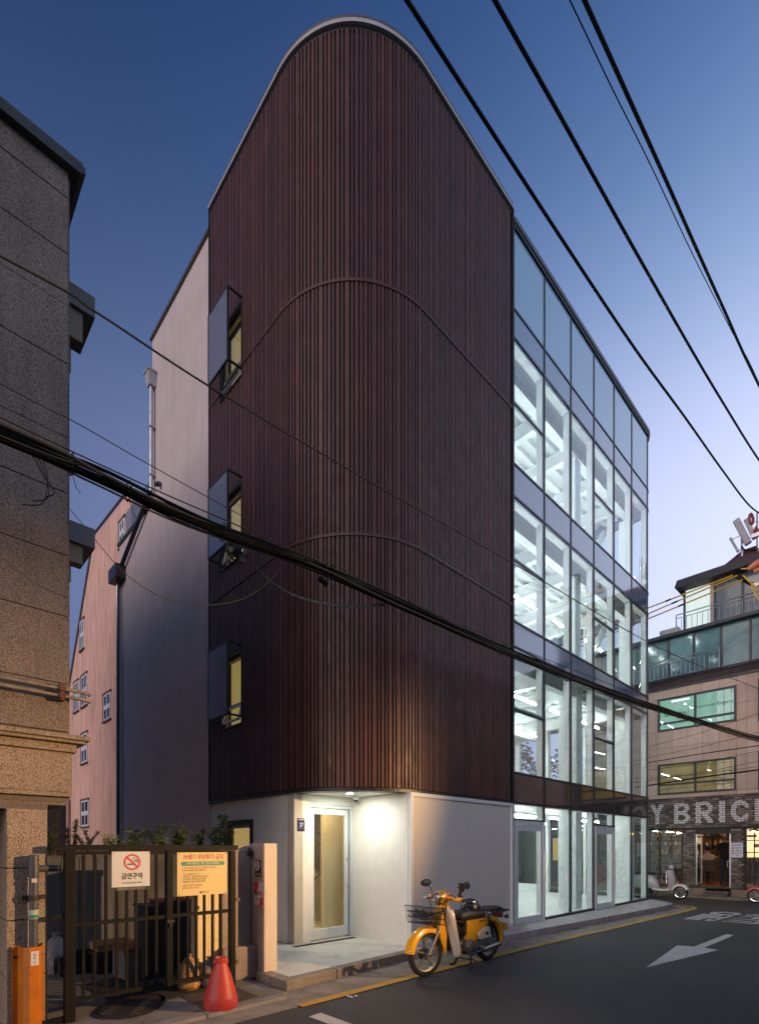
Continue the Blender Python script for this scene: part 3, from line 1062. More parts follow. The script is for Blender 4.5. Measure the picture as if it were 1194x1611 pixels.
# ---- rear wing in grey render
gw = MB().holed('x', 4.022, 6.957, .03, 13.36, .03, .25)
gw.holed('x', 6.957, 9.25, .03, 9.55, .03, .25, [(7.02, 7.62, 1.2, 2.03), (7.92, 8.50, 1.2, 2.03)])
gw.box(.25, 6, 9.05, 9.25, .03, 9.55).box(.25, 6, 6.75, 6.957, 9.5, 13.36)
rw = part('rear_wing', gw, MAT['grey_wall'], B)
part('niche', MB().box(.14, .2, 7.0, 7.64, 1.15, 2.05).box(.14, .2, 7.9, 8.52, 1.15, 2.05), MAT['grey_wall'], rw)
part('parapet_cap', MB().box(-.02, .30, 4.022, 6.99, 13.36, 13.42), MAT['coping_dark'], rw)
part('parapet_cap', MB().box(-.02, .30, 6.99, 9.29, 9.552, 9.61), MAT['dark_alu'], rw)
part('terrace_floor', MB().box(.25, 6, 6.96, 9.05, 9.1, 9.2), MAT['grey_wall'], rw)
part('terrace_rail', MB().box(.10, .112, 7.0, 9.0, 9.65, 10.35), MAT['rail_glass'], rw)
part('stair_head', MB().box(1.4, 4, 7.0, 9.0, 9.2, 12.0), M('pale grey panel wall', (.4, .41, .45), .7, var=.04), rw)
dp = MB().tube([(-.055, 6.80, 12.15), (-.055, 6.80, 9.75)], .042, 10)
d1 = part('downpipe', dp, MAT['zinc'], B, smooth=True)
part('hopper', MB().extr([(-.16, 6.68, 12.42), (-.16, 6.92, 12.42), (-.12, 6.88, 12.14), (-.12, 6.72, 12.14)], (.17, 0, 0)).box(-.18, .03, 6.66, 6.94, 12.42, 12.46), MAT['coping'], d1)
part('bracket', MB().box(-.10, .03, 6.74, 6.86, 11.2, 11.22).box(-.10, .03, 6.74, 6.86, 10.1, 10.12), MAT['zinc'], d1)
d2 = part('downpipe', MB().tube([(-.06, 6.90, 9.75), (-.06, 8.95, 8.78)], .05, 10).tube([(-.06, 9.05, 8.5), (-.06, 9.05, .05)], .035, 10), MAT['dark_alu'], B, smooth=True)
part('downpipe', MB().tube([(-.05, 9.16, 8.5), (-.05, 9.16, .05)], .035, 10), MAT['zinc'], B, smooth=True)
part('hopper', MB().box(-.22, .02, 8.75, 9.35, 8.52, 8.86), MAT['dark_alu'], d2, bevel=.01)

# downlight, camera and address plate at the entry
DL = (.69, .72, Z0 - .026)
dlt = thing('downlight', 'bright round downlight in the soffit over the entry', 'light', DL)
part('trim_ring', MB().lathe([(.06, 0), (.075, 0), (.075, -.01), (.06, -.012)], 24, DL, caps=False), MAT['white_alu'], dlt, smooth=True)
part('diffuser', MB().lathe([(.0001, -.006), (.06, -.006), (.06, -.002), (.0001, -.002)], 24, DL), emit('lit downlight diffuser', (.95, 1, .93), 30), dlt)
al = bpy.data.lights.new('downlight_lamp', 'AREA')
al.shape = 'DISK'
al.size = .16
al.energy = 16
al.color = (.92, 1, .90)
ao = bpy.data.objects.new('downlight_lamp', al)
col.objects.link(ao)
ao.parent = dlt
ao.location = (0, 0, -.016)
DC = (1.08, 1.02, Z0 - .026)
cc = thing('dome_camera', 'small white dome security camera under the soffit beside the downlight', 'camera', DC)
part('housing', MB().lathe([(.05, 0), (.052, -.03), (.045, -.055), (.03, -.06)], 18, DC), MAT['white_alu'], cc, smooth=True)
part('dome', MB().ell((DC[0], DC[1], DC[2] - .06), (.035, .035, .04)), M('dark camera dome', (.03, .03, .035), .1), cc, smooth=True)
cw = thing('dome_camera', 'small dark security camera high on the grey side wall', 'camera', (0, 6.43, 9.75))
part('housing', MB().lathe([(.05, .03), (.055, 0), (.055, -.05)], 14, (0, 6.43, 9.75), 'x'), MAT['coping_dark'], cw, smooth=True)
part('dome', MB().ell((-.07, 6.43, 9.72), (.05, .05, .05)), MAT['black_metal'], cw, smooth=True)
ap = thing('address_plate', 'small dark blue house number plate 27 on the white entry wall', 'sign', (.185, 1.286, 1.95))
part('plate', MB().box(.12, .25, 1.278, 1.288, 1.86, 2.06), M('dark blue enamel', (.012, .018, .10), .6, spec=.15), ap, bevel=.003)
tx = text_mb('27', .085, frame_y(.185, 1.2765, 1.955), squeeze=.9)
tx.add(*(lambda q: (q.v, q.f))(text_mb('도산대로17길', .022, frame_y(.185, 1.2765, 2.035), bold=.0006)))
tx.add(*(lambda q: (q.v, q.f))(text_mb('Dosan-daero 17-gil', .0125, frame_y(.185, 1.2765, 1.905))))
MAT['plate_print'] = M('cream plate print', (.75, .72, .5), .5)
part('lettering', tx, MAT['plate_print'], ap)

# fluorescent tubes hanging in each storey
tube_mat, hous = MAT['tube'], MAT['white_alu']


def tube_proto():
    t = thing('tube_light', '', 'light', (0, 0, 0), own=True)
    part('tube', MB().tube([(-.6, 0, -.045), (.6, 0, -.045)], .018, 8), tube_mat, t, smooth=True)
    part('end_cap', MB().box(.585, .62, -.012, .012, -.065, -.002).box(-.62, -.585, -.012, .012, -.065, -.002), hous, t)
    part('housing', MB().box(-.62, .62, -.011, .011, .0, .03), hous, t)
    part('wire', MB().tube([(-.5, 0, .03), (-.5, 0, .32)], .003, 4).tube([(.5, 0, .03), (.5, 0, .32)], .003, 4), hous, t)
    return t


names = ['ground', 'second', 'third', 'top']
tp = None
for fi, (z, rows) in enumerate(((2.42, ((1.3, 4), (3.0, 4), (4.9, 4))), (5.25, ((1.3, 4), (3.2, 4), (5.0, 3))), (7.55, ((1.2, 4), (2.9, 4), (5.0, 3))), (10.5, ((1.2, 4), (2.9, 4), (5.0, 3))))):
    for ri, (y, n) in enumerate(rows):
        for i in range(n):
            if tp is None:
                tp = tube_proto()
                o = tp
            else:
                o = copy_tree(tp)
            o.location = (F @ Vector((4.9 + i * 1.85, y, z)))
            o.rotation_euler = (0, 0, TH)
            o['label'] = 'fluorescent tube on the %s floor, %s row, %s' % (names[fi], ['front', 'middle', 'rear'][ri], ['nearest the ribbed cladding', 'left of the middle column', 'right of the middle column', 'nearest the rounded glass end'][i])
            o['group'] = 'fluorescent tubes hanging inside the glass building'
# warm lamps in the stairwell
sl = thing('stairwell_light', 'warm ceiling lamp inside the stairwell behind the entry door', 'light', (1.0, 1.85, 2.62))
part('diffuser', MB().lathe([(.0001, 0), (.12, 0), (.12, -.03), (.0001, -.04)], 18, (1.0, 1.85, 2.635)), emit('warm stairwell lamp', (1, .68, .30), 105), sl)
ext = MB().lathe([(.001, 0), (.07, .0), (.07, .38), (.03, .45), (.03, .5), (.001, .5)], 12, (4.95, .45, 5.83))
solo('fire_extinguisher', ext, M('red extinguisher', (.45, .03, .04), .35), 'small red extinguisher standing inside the third floor window', 'extinguisher', smooth=True)

# ------------------------------------------------------------------ granite building on the left
G = thing('granite_building', 'old brown granite building with a dark eave and a cornice above its pillar', 'building', (-3.6, .3, 0))
rows = [7.80, 7.56, 7.05, 6.57, 6.04, 5.36, 4.85, 4.28, 3.72, 3.10, 2.66]
GX = [(-4.25, -3.245), (-5.35, -4.26), (-6.5, -5.36)]
for i in range(len(rows) - 1):
    for (xa, xb) in GX:
        dy = random.uniform(-.003, .003)
        part('granite_panel', MB().box(xa, xb, .10 + dy, .16, rows[i + 1] + .003, rows[i] - .003), MAT['granite'], G, bevel=.004)
part('wall_core_and_shade_block', MB().box(-6.5, -3.25, .13, 10, 1.99, 7.85).box(-6.5, -3.9, 2.5, 10, 7.85, 9.6), MAT['granite'], G)  # unseen rear depth and upper block added to shade the grey side wall
part('corner_stone', MB().box(-3.262, -3.225, .135, 6.9, 2.6, 7.8), MAT['granite'], G)
ev = MB().extr([(-6.6, .02, 7.795), (-3.16, .02, 7.795), (-3.12, .02, 7.82), (-3.125, .02, 7.875), (-6.6, .02, 7.875)], (0, 7, 0))
part('eave', ev, M('dark eave tiles', (.03, .032, .036), .6, var=.3, vs=8), G)
part('roof', MB().extr([(-6.6, .03, 7.88), (-3.14, .03, 7.88), (-3.9, 2.0, 8.5), (-6.6, 2, 8.5)], (0, 0, .03)), M('dark roof tiles', (.04, .04, .045), .6), G)
cm = MB().box(-6.5, -3.10, -.055, .3, 2.575, 2.615).box(-6.5, -3.13, -.03, .3, 2.545, 2.573).box(-6.5, -3.19, .03, .3, 2.47, 2.543)
part('cornice', cm, MAT['granite_tan'], G, bevel=.006)
part('fascia', MB().box(-6.5, -3.218, .065, .4, 2.065, 2.467), MAT['granite_tan'], G, bevel=.006)
part('fascia_panel', MB().box(-4.5, -3.245, .055, .07, 2.105, 2.42), MAT['granite_tan'], G, bevel=.006)
part('soffit_step', MB().box(-6.5, -3.26, .12, 1.0, 2.02, 2.063).box(-6.5, -3.40, .13, 1.0, 1.94, 2.018), M('grey brown soffit paint', (.12, .1, .09), .7), G)
for (za, zb) in ((-.05, .475), (.483, .97), (.978, 1.42), (1.428, 1.94)):
    part('pillar_stone', MB().box(-3.705, -3.408, .10, .55, za, zb), MAT['granite_tan'], G, bevel=.004)
part('porch_wall', MB().box(-6.5, -3.71, .9, 1.1, .03, 1.94).box(-4.2, -3.9, .5, 1.0, .03, 1.94), M('dark porch wall', (.06, .05, .045), .8, var=.3), G)
for i, (z0, z1, z2) in enumerate(((7.09, 7.30, 6.79), (4.70, 4.90, 4.51))):
    hb = part('window_hood', MB().box(-3.245, -2.886, .60, 1.15, z0, z1), MAT['coping_dark'], G)
    part('hood_bracket', MB().box(-3.245, -2.99, .64, .66, z2, z0 - .002).box(-3.245, -2.99, 1.10, 1.12, z2, z0 - .002).box(-3.245, -2.995, .66, 1.10, z0 - .02, z0 - .003), M('brown hood metal', (.16, .13, .10), .6), hb)
# pipes along the wall
PZ = (3.03, 2.965)
pr = thing('wall_pipes', 'two weathered horizontal metal pipes clamped to the granite wall above the cornice', 'pipe', (-4, 0, 3.0))
mm = M('weathered pipe metal', (.22, .18, .14), .6, .4, var=.3, vs=14)
for z in PZ:
    part('pipe', MB().tube([(-6.4, .02, z), (-3.15, .02, z), (-3.10, .03, z - .002), (-3.08, .06, z - .004)], .016, 10), mm, pr, smooth=True)
part('clamp', MB().box(-3.325, -3.295, .0, .1, PZ[1] - .04, PZ[0] + .045).box(-3.335, -3.285, -.008, .03, PZ[1] - .022, PZ[1] + .022).box(-3.335, -3.285, -.008, .03, PZ[0] - .022, PZ[0] + .022),
     M('rusty iron', (.11, .045, .02), .85, var=.5, vs=30), pr)
# grey standpipe in front of the pillar and the orange guard over it
spm = M('dark grey plastic pipe', (.055, .06, .07), .45, var=.2, vs=12)
SX, SY = -3.525, .02
sp_ = thing('standpipe', 'dark grey plastic standpipe with a side branch, strapped to the granite pillar', 'pipe', (SX, SY, .03))
part('pipe', MB().tube([(SX, SY, .03), (SX, SY, 1.53)], .034, 14).lathe([(.040, 1.48), (.040, 1.535), (.034, 1.54)], 14, (SX, SY, 0)).lathe([(.042, 1.36), (.042, 1.47)], 14, (SX, SY, 0)), spm, sp_, smooth=True)
part('branch', MB().tube([(SX, SY, 1.42), (-3.36, SY + .12, 1.415), (-3.27, SY + .2, 1.41)], .03, 12), spm, sp_, smooth=True)
part('strap', MB().box(SX - .095, SX + .095, .05, .098, 1.15, 1.185).lathe([(.041, 1.145), (.041, 1.19)], 14, (SX, SY, 0)), MAT['iron'], sp_)
part('sticker', MB().lathe([(.0348, .985), (.0348, 1.065)], 14, (SX, SY, 0), caps=False), M('green and white tag', (.35, .42, .36), .5), sp_)
part('sticker', MB().lathe([(.0348, 1.02), (.0351, 1.02), (.0351, .992), (.0348, .992)], 14, (SX, SY, 0), caps=False), M('green tag', (.02, .2, .09), .5), sp_)
part('label_scrap', MB().box(SX - .02, SX + .02, SY - .0355, SY - .03, 1.30, 1.335), M('old paper', (.5, .45, .36), .8), sp_)
gd = [(-3.675, .085), (-3.675, .079), (-3.63, .079), (-3.612, -.055), (-3.575, -.09), (-3.50, -.09), (-3.478, -.055), (-3.47, .079), (-3.442, .079), (-3.442, .085), (-3.475, .085), (-3.485, -.05), (-3.505, -.083), (-3.57, -.083), (-3.605, -.05), (-3.624, .085)]
og = thing('pillar_guard', 'bright orange folded steel guard screwed to the granite pillar', 'guard', (-3.55, .0, .0))
part('guard_plate', MB().prism(gd, .0, .755), M('orange guard paint', (.46, .135, .006), .45, var=.15, vs=6, dirt=(.3, .09, .01)), og, bevel=.003)
part('screw', MB().lathe([(.012, .0), (.012, -.012)], 8, (-3.652, .079, .66), 'y').lathe([(.012, .0), (.012, -.012)], 8, (-3.457, .079, .66), 'y'), MAT['iron'], og)
tg = part('sticker', MB().box(-3.565, -.3 - 3.208, -.0925, -.0895, .60, .72), M('white sticker', (.6, .6, .6), .5), og)
stx = text_mb('201-185-301', .03, frame_y(-3.537, -.0935, .66) @ Matrix.Rotation(R(90), 4, 'Z'), squeeze=.6)
part('print', stx, M('dark blue print', (.03, .05, .2), .5), tg)

# ------------------------------------------------------------------ pink building and the brick wall beyond the yard
PX0 = .5
PK = thing('pink_building', 'pink rendered building with a sloping roof line behind the grey wall', 'building', (PX0, 13, 0))
pkp = [(PX0, 9.75, 0), (PX0, 17.5, 0), (PX0, 17.5, 5.9), (PX0, 15.976, 7.95), (PX0, 13.2, 11.75), (PX0, 9.75, 11.55)]
PWIN = [(10.28, 10.72, 10.30, 11.02), (14.38, 14.86, 8.45, 9.45), (14.02, 14.70, 6.45, 7.5), (15.05, 15.62, 6.45, 7.5), (11.52, 12.2, 5.52, 6.33), (13.98, 14.7, 4.5, 5.5), (13.84, 14.7, 2.33, 3.22)]
part('wall', MB().extr(pkp, (6, 0, 0)), MAT['pink'], PK)
part('roof_edge', MB().tube([(PX0 - .03, 17.5, 5.95), (PX0 - .03, 15.976, 8.0), (PX0 - .03, 13.2, 11.80), (PX0 - .03, 9.75, 11.60)], .035, 6), M('dark roof edge', (.1, .07, .06), .7), PK)
part('chimney_post', MB().box(PX0 + .4, PX0 + .5, 11.0, 11.1, 11.5, 12.6), MAT['white_alu'], PK)
wfm = M('white plastic window', (.66, .66, .68), .45)
dgl = M('dark window pane', (.03, .034, .045), .08, spec=.8)
rev = M('dark window reveal', (.12, .07, .055), .8)
for (ya, yb, za, zb) in PWIN:
    fr = MB()
    t = .06
    for (p0, p1, q0, q1) in ((ya, ya + t, za, zb), (yb - t, yb, za, zb), ((ya + yb) / 2 - t / 2, (ya + yb) / 2 + t / 2, za + t, zb - t), (ya + t, yb - t, za, za + t), (ya + t, yb - t, zb - t, zb)):
        fr.box(PX0 - .03, PX0 + .02, p0, p1, q0, q1)
    fr.box(PX0 - .035, PX0 + .02, ya + t, yb - t, (za + zb) / 2 - .07, (za + zb) / 2 + .07)
    w = part('window', fr, wfm, PK)
    part('pane', MB().box(PX0 - .012, PX0 + .01, ya + t, yb - t, za + t, zb - t), dgl, w)
    part('sill', MB().box(PX0 - .06, PX0 + .01, ya - .05, yb + .05, za - .05, za - .003).box(PX0 - .04, PX0 + .01, yb + .003, yb + .05, za, zb).box(PX0 - .045, PX0 + .01, ya - .05, yb + .05, zb + .003, zb + .06), rev, w)
part('downpipe', MB().tube([(PX0 - .08, 16.2, 3.4), (PX0 - .08, 16.2, 0)], .06, 8), M('pink pipe', (.4, .27, .24), .6), PK)
bwm = M('dark red brick', (.08, .03, .022), .85, var=.4, vs=30)
bw = thing('brick_house', 'dark red brick house corner far behind the yard', 'building', (-.6, 20, 0))
bk = MB()
z = .0
r = 0
while z < 3.6:
    y = 16.5 + (.12 if r % 2 else 0)
    while y < 18.5:
        bk.box(-.43, -.40, y, y + .21, z, z + .06)
        y += .23
    z += .075
    r += 1
part('wall', MB().box(-.41, 3, 16.4, 18.6, 0, 3.6), M('grey mortar', (.06, .05, .045), .9), bw)
part('brickwork', bk, bwm, bw, kind='stuff')

# ------------------------------------------------------------------ yard behind the gate
gwl = thing('garden_wall', 'low dark concrete wall with a planting bed behind the yard gate', 'wall', (-1.6, 2.6, 0))
part('wall', MB().box(-3.2, -.05, 2.5, 2.62, .03, 1.50), M('plain dark concrete', (.07, .065, .06), .9, var=.3, vs=3), gwl)  # wall concrete in a mottled dark tone
part('bed', MB().box(-3.2, -.05, 2.62, 3.4, .03, 1.46), M('planting soil', (.05, .04, .03), .95, var=.3), gwl)
slb = MAT['dark_alu']
for i in range(5):
    part('board', MB().box(-3.2 + i * .21, -3.2 + i * .21 + .2, 2.47, 2.497, .05, 1.46), M('grey weathered board', (.085, .085, .09), .85, var=.2, vs=9, streak=.3), gwl)
# shrubs
leafm = [M('leaf green', (.08, .13, .04), .6, var=.45, vs=12), M('dark leaf green', (.03, .052, .024), .65, var=.4, vs=12), M('yellow green leaf', (.14, .19, .05), .6, var=.35, vs=12)]
barkm = M('brown stem', (.07, .05, .035), .9)


def leaf_fan(mb, p, d, n, ln, wd, spread, mi=0):
    for i in range(n):
        v = (d + Vector((random.gauss(0, spread), random.gauss(0, spread), random.gauss(0, spread * .7)))).normalized()
        L = ln * random.uniform(.6, 1.15)
        w = v.cross(Vector((random.gauss(0, 1), random.gauss(0, 1), random.gauss(0, 1)))).normalized() * wd * random.uniform(.7, 1.2)
        tip = p + v * L + Vector((0, 0, -.25 * L * random.random()))
        mid = p + v * L * .5
        mb.add([p, mid + w, tip, mid - w], [(0, 1, 2, 3)], mi)


def bamboo_shrub(x, y, z, h, label, dens=1.0):
    t = thing('leafy_shrub', label, 'shrub', (x, y, z), group='leafy shrubs behind the yard gate')
    sm_, lm = MB(), MB()
    for k in range(int(5 * dens) + 1):
        a = random.uniform(0, 2 * PI)
        lean = random.uniform(.05, .38)
        hh = h * random.uniform(.75, 1.25)
        pts = [Vector((x, y, z)) + Vector((math.cos(a) * lean * q * q * h, math.sin(a) * lean * q * q * h, q * hh)) for q in (0, .25, .5, .75, 1)]
        sm_.tube(pts, [.006, .005, .004, .003, .002], 4)
        for j in range(12):
            q = random.uniform(.35, 1)
            i0 = min(3, int(q * 4))
            p = pts[i0].lerp(pts[i0 + 1], q * 4 - i0)
            dv = Vector((math.cos(a + random.gauss(0, 1)), math.sin(a + random.gauss(0, 1)), .35))
            leaf_fan(lm, p, dv, 4, .12, .008, .5)
    part('stem', sm_, barkm, t)
    part('leaves', lm, random.choice(leafm[:1] + leafm[2:] + leafm[:1]), t)


for (x, h, d, lb) in ((-2.02, .30, .8, 'low leafy shrub left of the two wall niches above the gate'), (-1.72, .40, 1, 'leafy shrub in front of the grey wall niches'), (-1.40, .42, 1, 'upright leafy shrub between the wall niches and the dense clump'),
                      (-1.02, .46, 1.8, 'dense dark leafy clump in the middle of the planting bed'), (-.72, .40, 1.3, 'leafy shrub just left of the small lit window'), (-.42, .52, 1.4, 'bright green shrub in front of the small lit window'), (-.20, .62, 1.2, 'tallest feathery shrub beside the white gate post')):
    bamboo_shrub(x, 2.85 + random.uniform(-.1, .15), 1.45, h, lb, d)


def pine_shrub(x, y, z, h, label, arms):
    t = thing('pine_shrub', label, 'shrub', (x, y, z), group='spiky pines behind the yard gate')
    sm_, lm = MB(), MB()
    for (ang, lean, hh) in arms:
        pts = [Vector((x, y, z))] + [Vector((x + math.cos(ang) * lean * q * h, y + math.sin(ang) * lean * q * h, z + hh * h * (q ** 1.4))) for q in (.3, .6, .8, 1)]
        sm_.tube(pts, [.012, .01, .009, .007, .004], 5)
        for j in range(44):
            q = random.uniform(.3, 1.0)
            i0 = min(3, int(q * 4))
            p = pts[i0].lerp(pts[i0 + 1], q * 4 - i0)
            leaf_fan(lm, p, (pts[i0 + 1] - pts[i0]).normalized() * .9, 7, .075, .0028, .5)
    part('stem', sm_, barkm, t)
    part('leaves', lm, leafm[1], t)


pine_shrub(-2.78, 2.85, 1.45, .62, 'tall thin pine shoot in front of the pink wall', [(0, .05, 1), (2, .3, .5), (4, .3, .45)])
pine_shrub(-2.58, 2.9, 1.45, .5, 'spiky pine with several raised arms under the lowest pink wall window', [(0, .7, .75), (.1, .15, 1.05), (3.1, .55, .75), (1.6, .3, .8), (5, .3, .6)])
pine_shrub(-2.24, 2.9, 1.45, .42, 'leaning pine branches beside the dark downpipe', [(3.0, .6, .8), (2.7, .35, .9)])
pine_shrub(-3.0, 2.8, 1.45, .42, 'low dark pine in front of the brick house corner', [(0, .4, .8), (1, .2, 1), (2.6, .5, .7), (4.2, .3, .8)])
# cream board leaning behind the gate
cb = MB()
for i in range(5):
    cb.box(-1.935 + i * .066, -1.935 + i * .066 + .0645, .40, .435, .08, 1.56)
solo('cream_board', cb, M('cream painted board', (.75, .60, .33), .6, var=.06, dirt=(.5, .37, .18)), 'tall cream painted board with upright grooves standing behind the gate', 'board', bevel=.003)
solo('wood_block', MB().box(-1.93, -1.62, .36, .46, .03, .078), M('brown wooden base', (.2, .14, .08), .8), 'brown timber base under the cream board', 'timber')


def crate(x, y, z, w, d, h, m, label, lidm=None, group=None):
    t = thing('storage_crate', label, 'crate', (x, y, z), group=group)
    b = MB()
    b.box(x, x + w, y, y + .012, z, z + h).box(x, x + w, y + d - .012, y + d, z, z + h).box(x, x + .012, y + .012, y + d - .012, z, z + h).box(x + w - .012, x + w, y + .012, y + d - .012, z, z + h).box(x + .012, x + w - .012, y + .012, y + d - .012, z, z + .012)
    b.box(x - .012, x + w + .012, y - .012, y + .0, z + h - .04, z + h)
    part('body', b, m, t, bevel=.004)
    if lidm:
        part('lid', MB().box(x - .014, x + w + .014, y - .014, y + d + .014, z + h + .002, z + h + .03), lidm, t, bevel=.006)


dk = M('dark grey plastic bin', (.03, .03, .034), .5)
rd = M('dull red plastic', (.22, .04, .02), .5)
gr = M('greyish plastic tub', (.16, .15, .14), .6)
crate(-2.42, 1.15, .03, .42, .45, .34, gr, 'grey plastic tub with a red lid on the yard floor', rd)
crate(-2.25, .95, .03, .34, .4, .86, dk, 'tall dark plastic bin behind the middle gate post', dk)
crate(-2.92, 1.9, .03, .5, .4, .24, M('black plastic crate', (.02, .02, .02), .5), 'black open crate on the yard floor by the grey boards')
crate(-2.55, 1.75, .30, .46, .36, .10, M('brown cardboard', (.32, .17, .07), .85), 'shallow brown cardboard tray on a dark crate', None)
crate(-2.58, 1.72, .03, .52, .42, .26, M('black plastic box', (.022, .022, .022), .5), 'black box under the brown cardboard tray')
crate(-2.05, 1.0, .03, .36, .38, .9, M('dark green plastic bin', (.012, .035, .03), .5), 'dark green mesh bin behind the yellow notice', rd)


def bag(x, y, z, r, h, m, label, seed):
    random.seed(seed)
    b = MB()
    n = 16
    rings = []
    for (q, f) in ((0, .7), (.12, 1.0), (.3, 1.08), (.5, 1.0), (.7, .8), (.85, .45), (.92, .2), (1.0, .3)):
        rings.append([Vector((x + r * f * math.cos(2 * PI * j / n) * random.uniform(.86, 1.12), y + r * f * math.sin(2 * PI * j / n) * random.uniform(.86, 1.12), z + h * q)) for j in range(n)])
    b.loft(rings)
    solo('rubbish_bag', b, m, label, 'bag', smooth=True, group='rubbish bags behind the gate')


def bagmat(name, cols):
    m, t, p, out = nodes(name)
    c = ramp(t, noise(t, 11, 5, .75), cols)
    t.links.new(c, p.inputs['Base Color'])
    p.inputs['Roughness'].default_value = .28
    bump(t, p, noise(t, 26, 5), .8, .02)
    return m


bag(-2.03, .28, .03, .12, .40, bagmat('filled clear bag', [(.35, (.42, .38, .28)), (.5, (.5, .22, .05)), (.6, (.06, .14, .14)), (.7, (.5, .5, .48))]), 'clear rubbish bag with orange and white waste', 3)
bag(-1.80, .26, .03, .13, .34, bagmat('filled blue bag', [(.35, (.05, .09, .11)), (.5, (.22, .26, .28)), (.6, (.32, .22, .12)), (.7, (.45, .46, .47))]), 'blue grey rubbish bag right of the clear one', 5)
bag(-2.9, 2.2, .03, .16, .5, bagmat('pale bag', [(.4, (.2, .18, .2)), (.6, (.3, .28, .3))]), 'pale rubbish bag by the grey boards far behind the gate', 9)
random.seed(11)
solo('rubber_mat', MB().prism([(-2.75, -.05), (-1.62, .18), (-1.70, 1.5), (-2.85, 1.3)], .031, .042), M('dark floor mat', (.03, .028, .022), .9, var=.3, vs=30, bmp=.6, bs=200), 'dark rubber mat lying in the yard inside the gate', 'mat')

# ------------------------------------------------------------------ the gate
GY = 0.0
GT = thing('yard_gate', 'dark grey barred metal yard gate with two leaves and a mid rail', 'gate', (-2.5, GY, .05))
part('top_rail', MB().box(-3.40, -1.60, GY - .03, GY + .03, 1.575, 1.63), MAT['gate'], GT, bevel=.003)
for (x0, x1, nm) in ((-3.30, -3.215, 'gate_post'), (-1.695, -1.635, 'gate_post'), (-2.395, -2.335, 'meeting_stile')):
    part(nm, MB().box(x0, x1, GY - .035, GY + .035, .03 if nm == 'gate_post' else .19, 1.573), MAT['gate'], GT, bevel=.003)
for (x0, x1) in ((-3.213, -2.397), (-2.333, -1.697)):
    part('rail', MB().box(x0, x1, GY - .018, GY + .018, .885, .92), MAT['gate'], GT)
    part('rail', MB().box(x0, x1, GY - .018, GY + .018, .20, .235), MAT['gate'], GT)
    part('rail', MB().box(x0, x1, GY - .018, GY + .018, 1.535, 1.573), MAT['gate'], GT)
bar_me = make_mesh('gate_bar', MB().box(-.012, .012, -.012, .012, 0, 1), MAT['gate'])
for x in (-3.145, -3.050, -2.955, -2.860, -2.770, -2.685, -2.590, -2.490, -2.268, -2.168, -2.076, -1.986, -1.892, -1.798):
    for (za, zb) in ((.236, .884), (.921, 1.534)):
        inst('gate_bar', bar_me, GT, (x + 2.5, 0, za - .05), 0, (1, 1, zb - za))
part('side_frame', MB().box(-3.40, -3.302, GY - .02, GY + .02, .05, .09).box(-3.405, -3.302, GY - .016, GY + .016, .97, 1.005), MAT['gate'], GT)
part('hinge', MB().box(-1.634, -1.58, GY - .03, GY + .02, 1.00, 1.04).box(-1.634, -1.60, GY - .03, GY + .02, .3, .34), M('rusty hinge', (.14, .07, .03), .8, var=.4, vs=30), GT)
part('latch', MB().box(-2.40, -2.33, GY - .055, GY - .036, .84, .87).tube([(-2.365, GY - .05, .87), (-2.365, GY - .05, .80)], .01, 6), MAT['iron'], GT)

# no smoking sign
NX0, NX1, NZ0, NZ1, NY = -2.911, -2.563, 1.225, 1.565, -.024
ns = thing('no_smoking_sign', 'white square no smoking sign with a red ring hanging on the gate', 'sign', (-2.74, NY, 1.2))
part('plate', MB().box(NX0, NX1, NY - .004, NY + .003, NZ0, NZ1), M('white sign plate', (.55, .54, .55), .5, var=.03), ns)
pc = ((NX0 + NX1) / 2 + .008, 1.463)
rg = MB()
n = 40
vs = [(pc[0] + rr * math.cos(2 * PI * j / n), NY - .0055, pc[1] + rr * math.sin(2 * PI * j / n)) for rr in (.078, .062) for j in range(n)]
rg.add(vs, [(j, (j + 1) % n, n + (j + 1) % n, n + j) for j in range(n)])
c45 = math.sqrt(.5)
rg.extr([(pc[0] - .063 * c45 - .006, NY - .0058, pc[1] + .063 * c45 - .006), (pc[0] - .063 * c45 + .006, NY - .0058, pc[1] + .063 * c45 + .006), (pc[0] + .063 * c45 + .006, NY - .0058, pc[1] - .063 * c45 + .006), (pc[0] + .063 * c45 - .006, NY - .0058, pc[1] - .063 * c45 - .006)], (0, .0005, 0))
part('red_ring', rg, M('sign red', (.5, .02, .03), .5), ns)
bkp = M('black print', (.012, .012, .014), .5)
bt = MB().box(pc[0] - .046, pc[0] + .032, NY - .0052, NY - .0045, pc[1] - .026, pc[1] - .014)
for q in ([(.01, .005), (.02, .015), (.005, .028), (.012, .042), (.028, .045)], [(.022, .0), (.035, .01), (.032, .024), (.045, .02), (.05, -.012)], [(.04, .03), (.048, .02), (.05, .0)]):
    bt.tube([(pc[0] + a, NY - .0052, pc[1] + b) for a, b in q], .0028, 4)
for (s_, sz, zz, bo) in (('금연구역', .063, 1.325, .002), ('NO SMOKING AREA', .024, 1.263, .0)):
    q = text_mb(s_, sz, frame_y(pc[0], NY - .0052, zz), bold=bo, squeeze=.85)
    bt.add(q.v, q.f)
part('print', bt, bkp, ns)
ss = part('notice_strip', MB().box(NX0 + .012, NX1 - .002, NY - .003, NY + .003, 1.190, 1.222), M('black strip', (.02, .02, .02), .6), ns)
q = text_mb('담배꽁초도 쓰레기입니다', .03, frame_y((NX0 + NX1) / 2, NY - .0042, 1.205), squeeze=.8)
part('print', q, M('pale strip print', (.4, .38, .36), .6), ss)
part('bolt', MB().lathe([(.004, 0), (.004, -.004)], 8, (NX0 + .015, NY - .004, NZ1 - .014), 'y').lathe([(.004, 0), (.004, -.004)], 8, (NX1 - .015, NY - .004, NZ1 - .014), 'y'), MAT['iron'], ns)
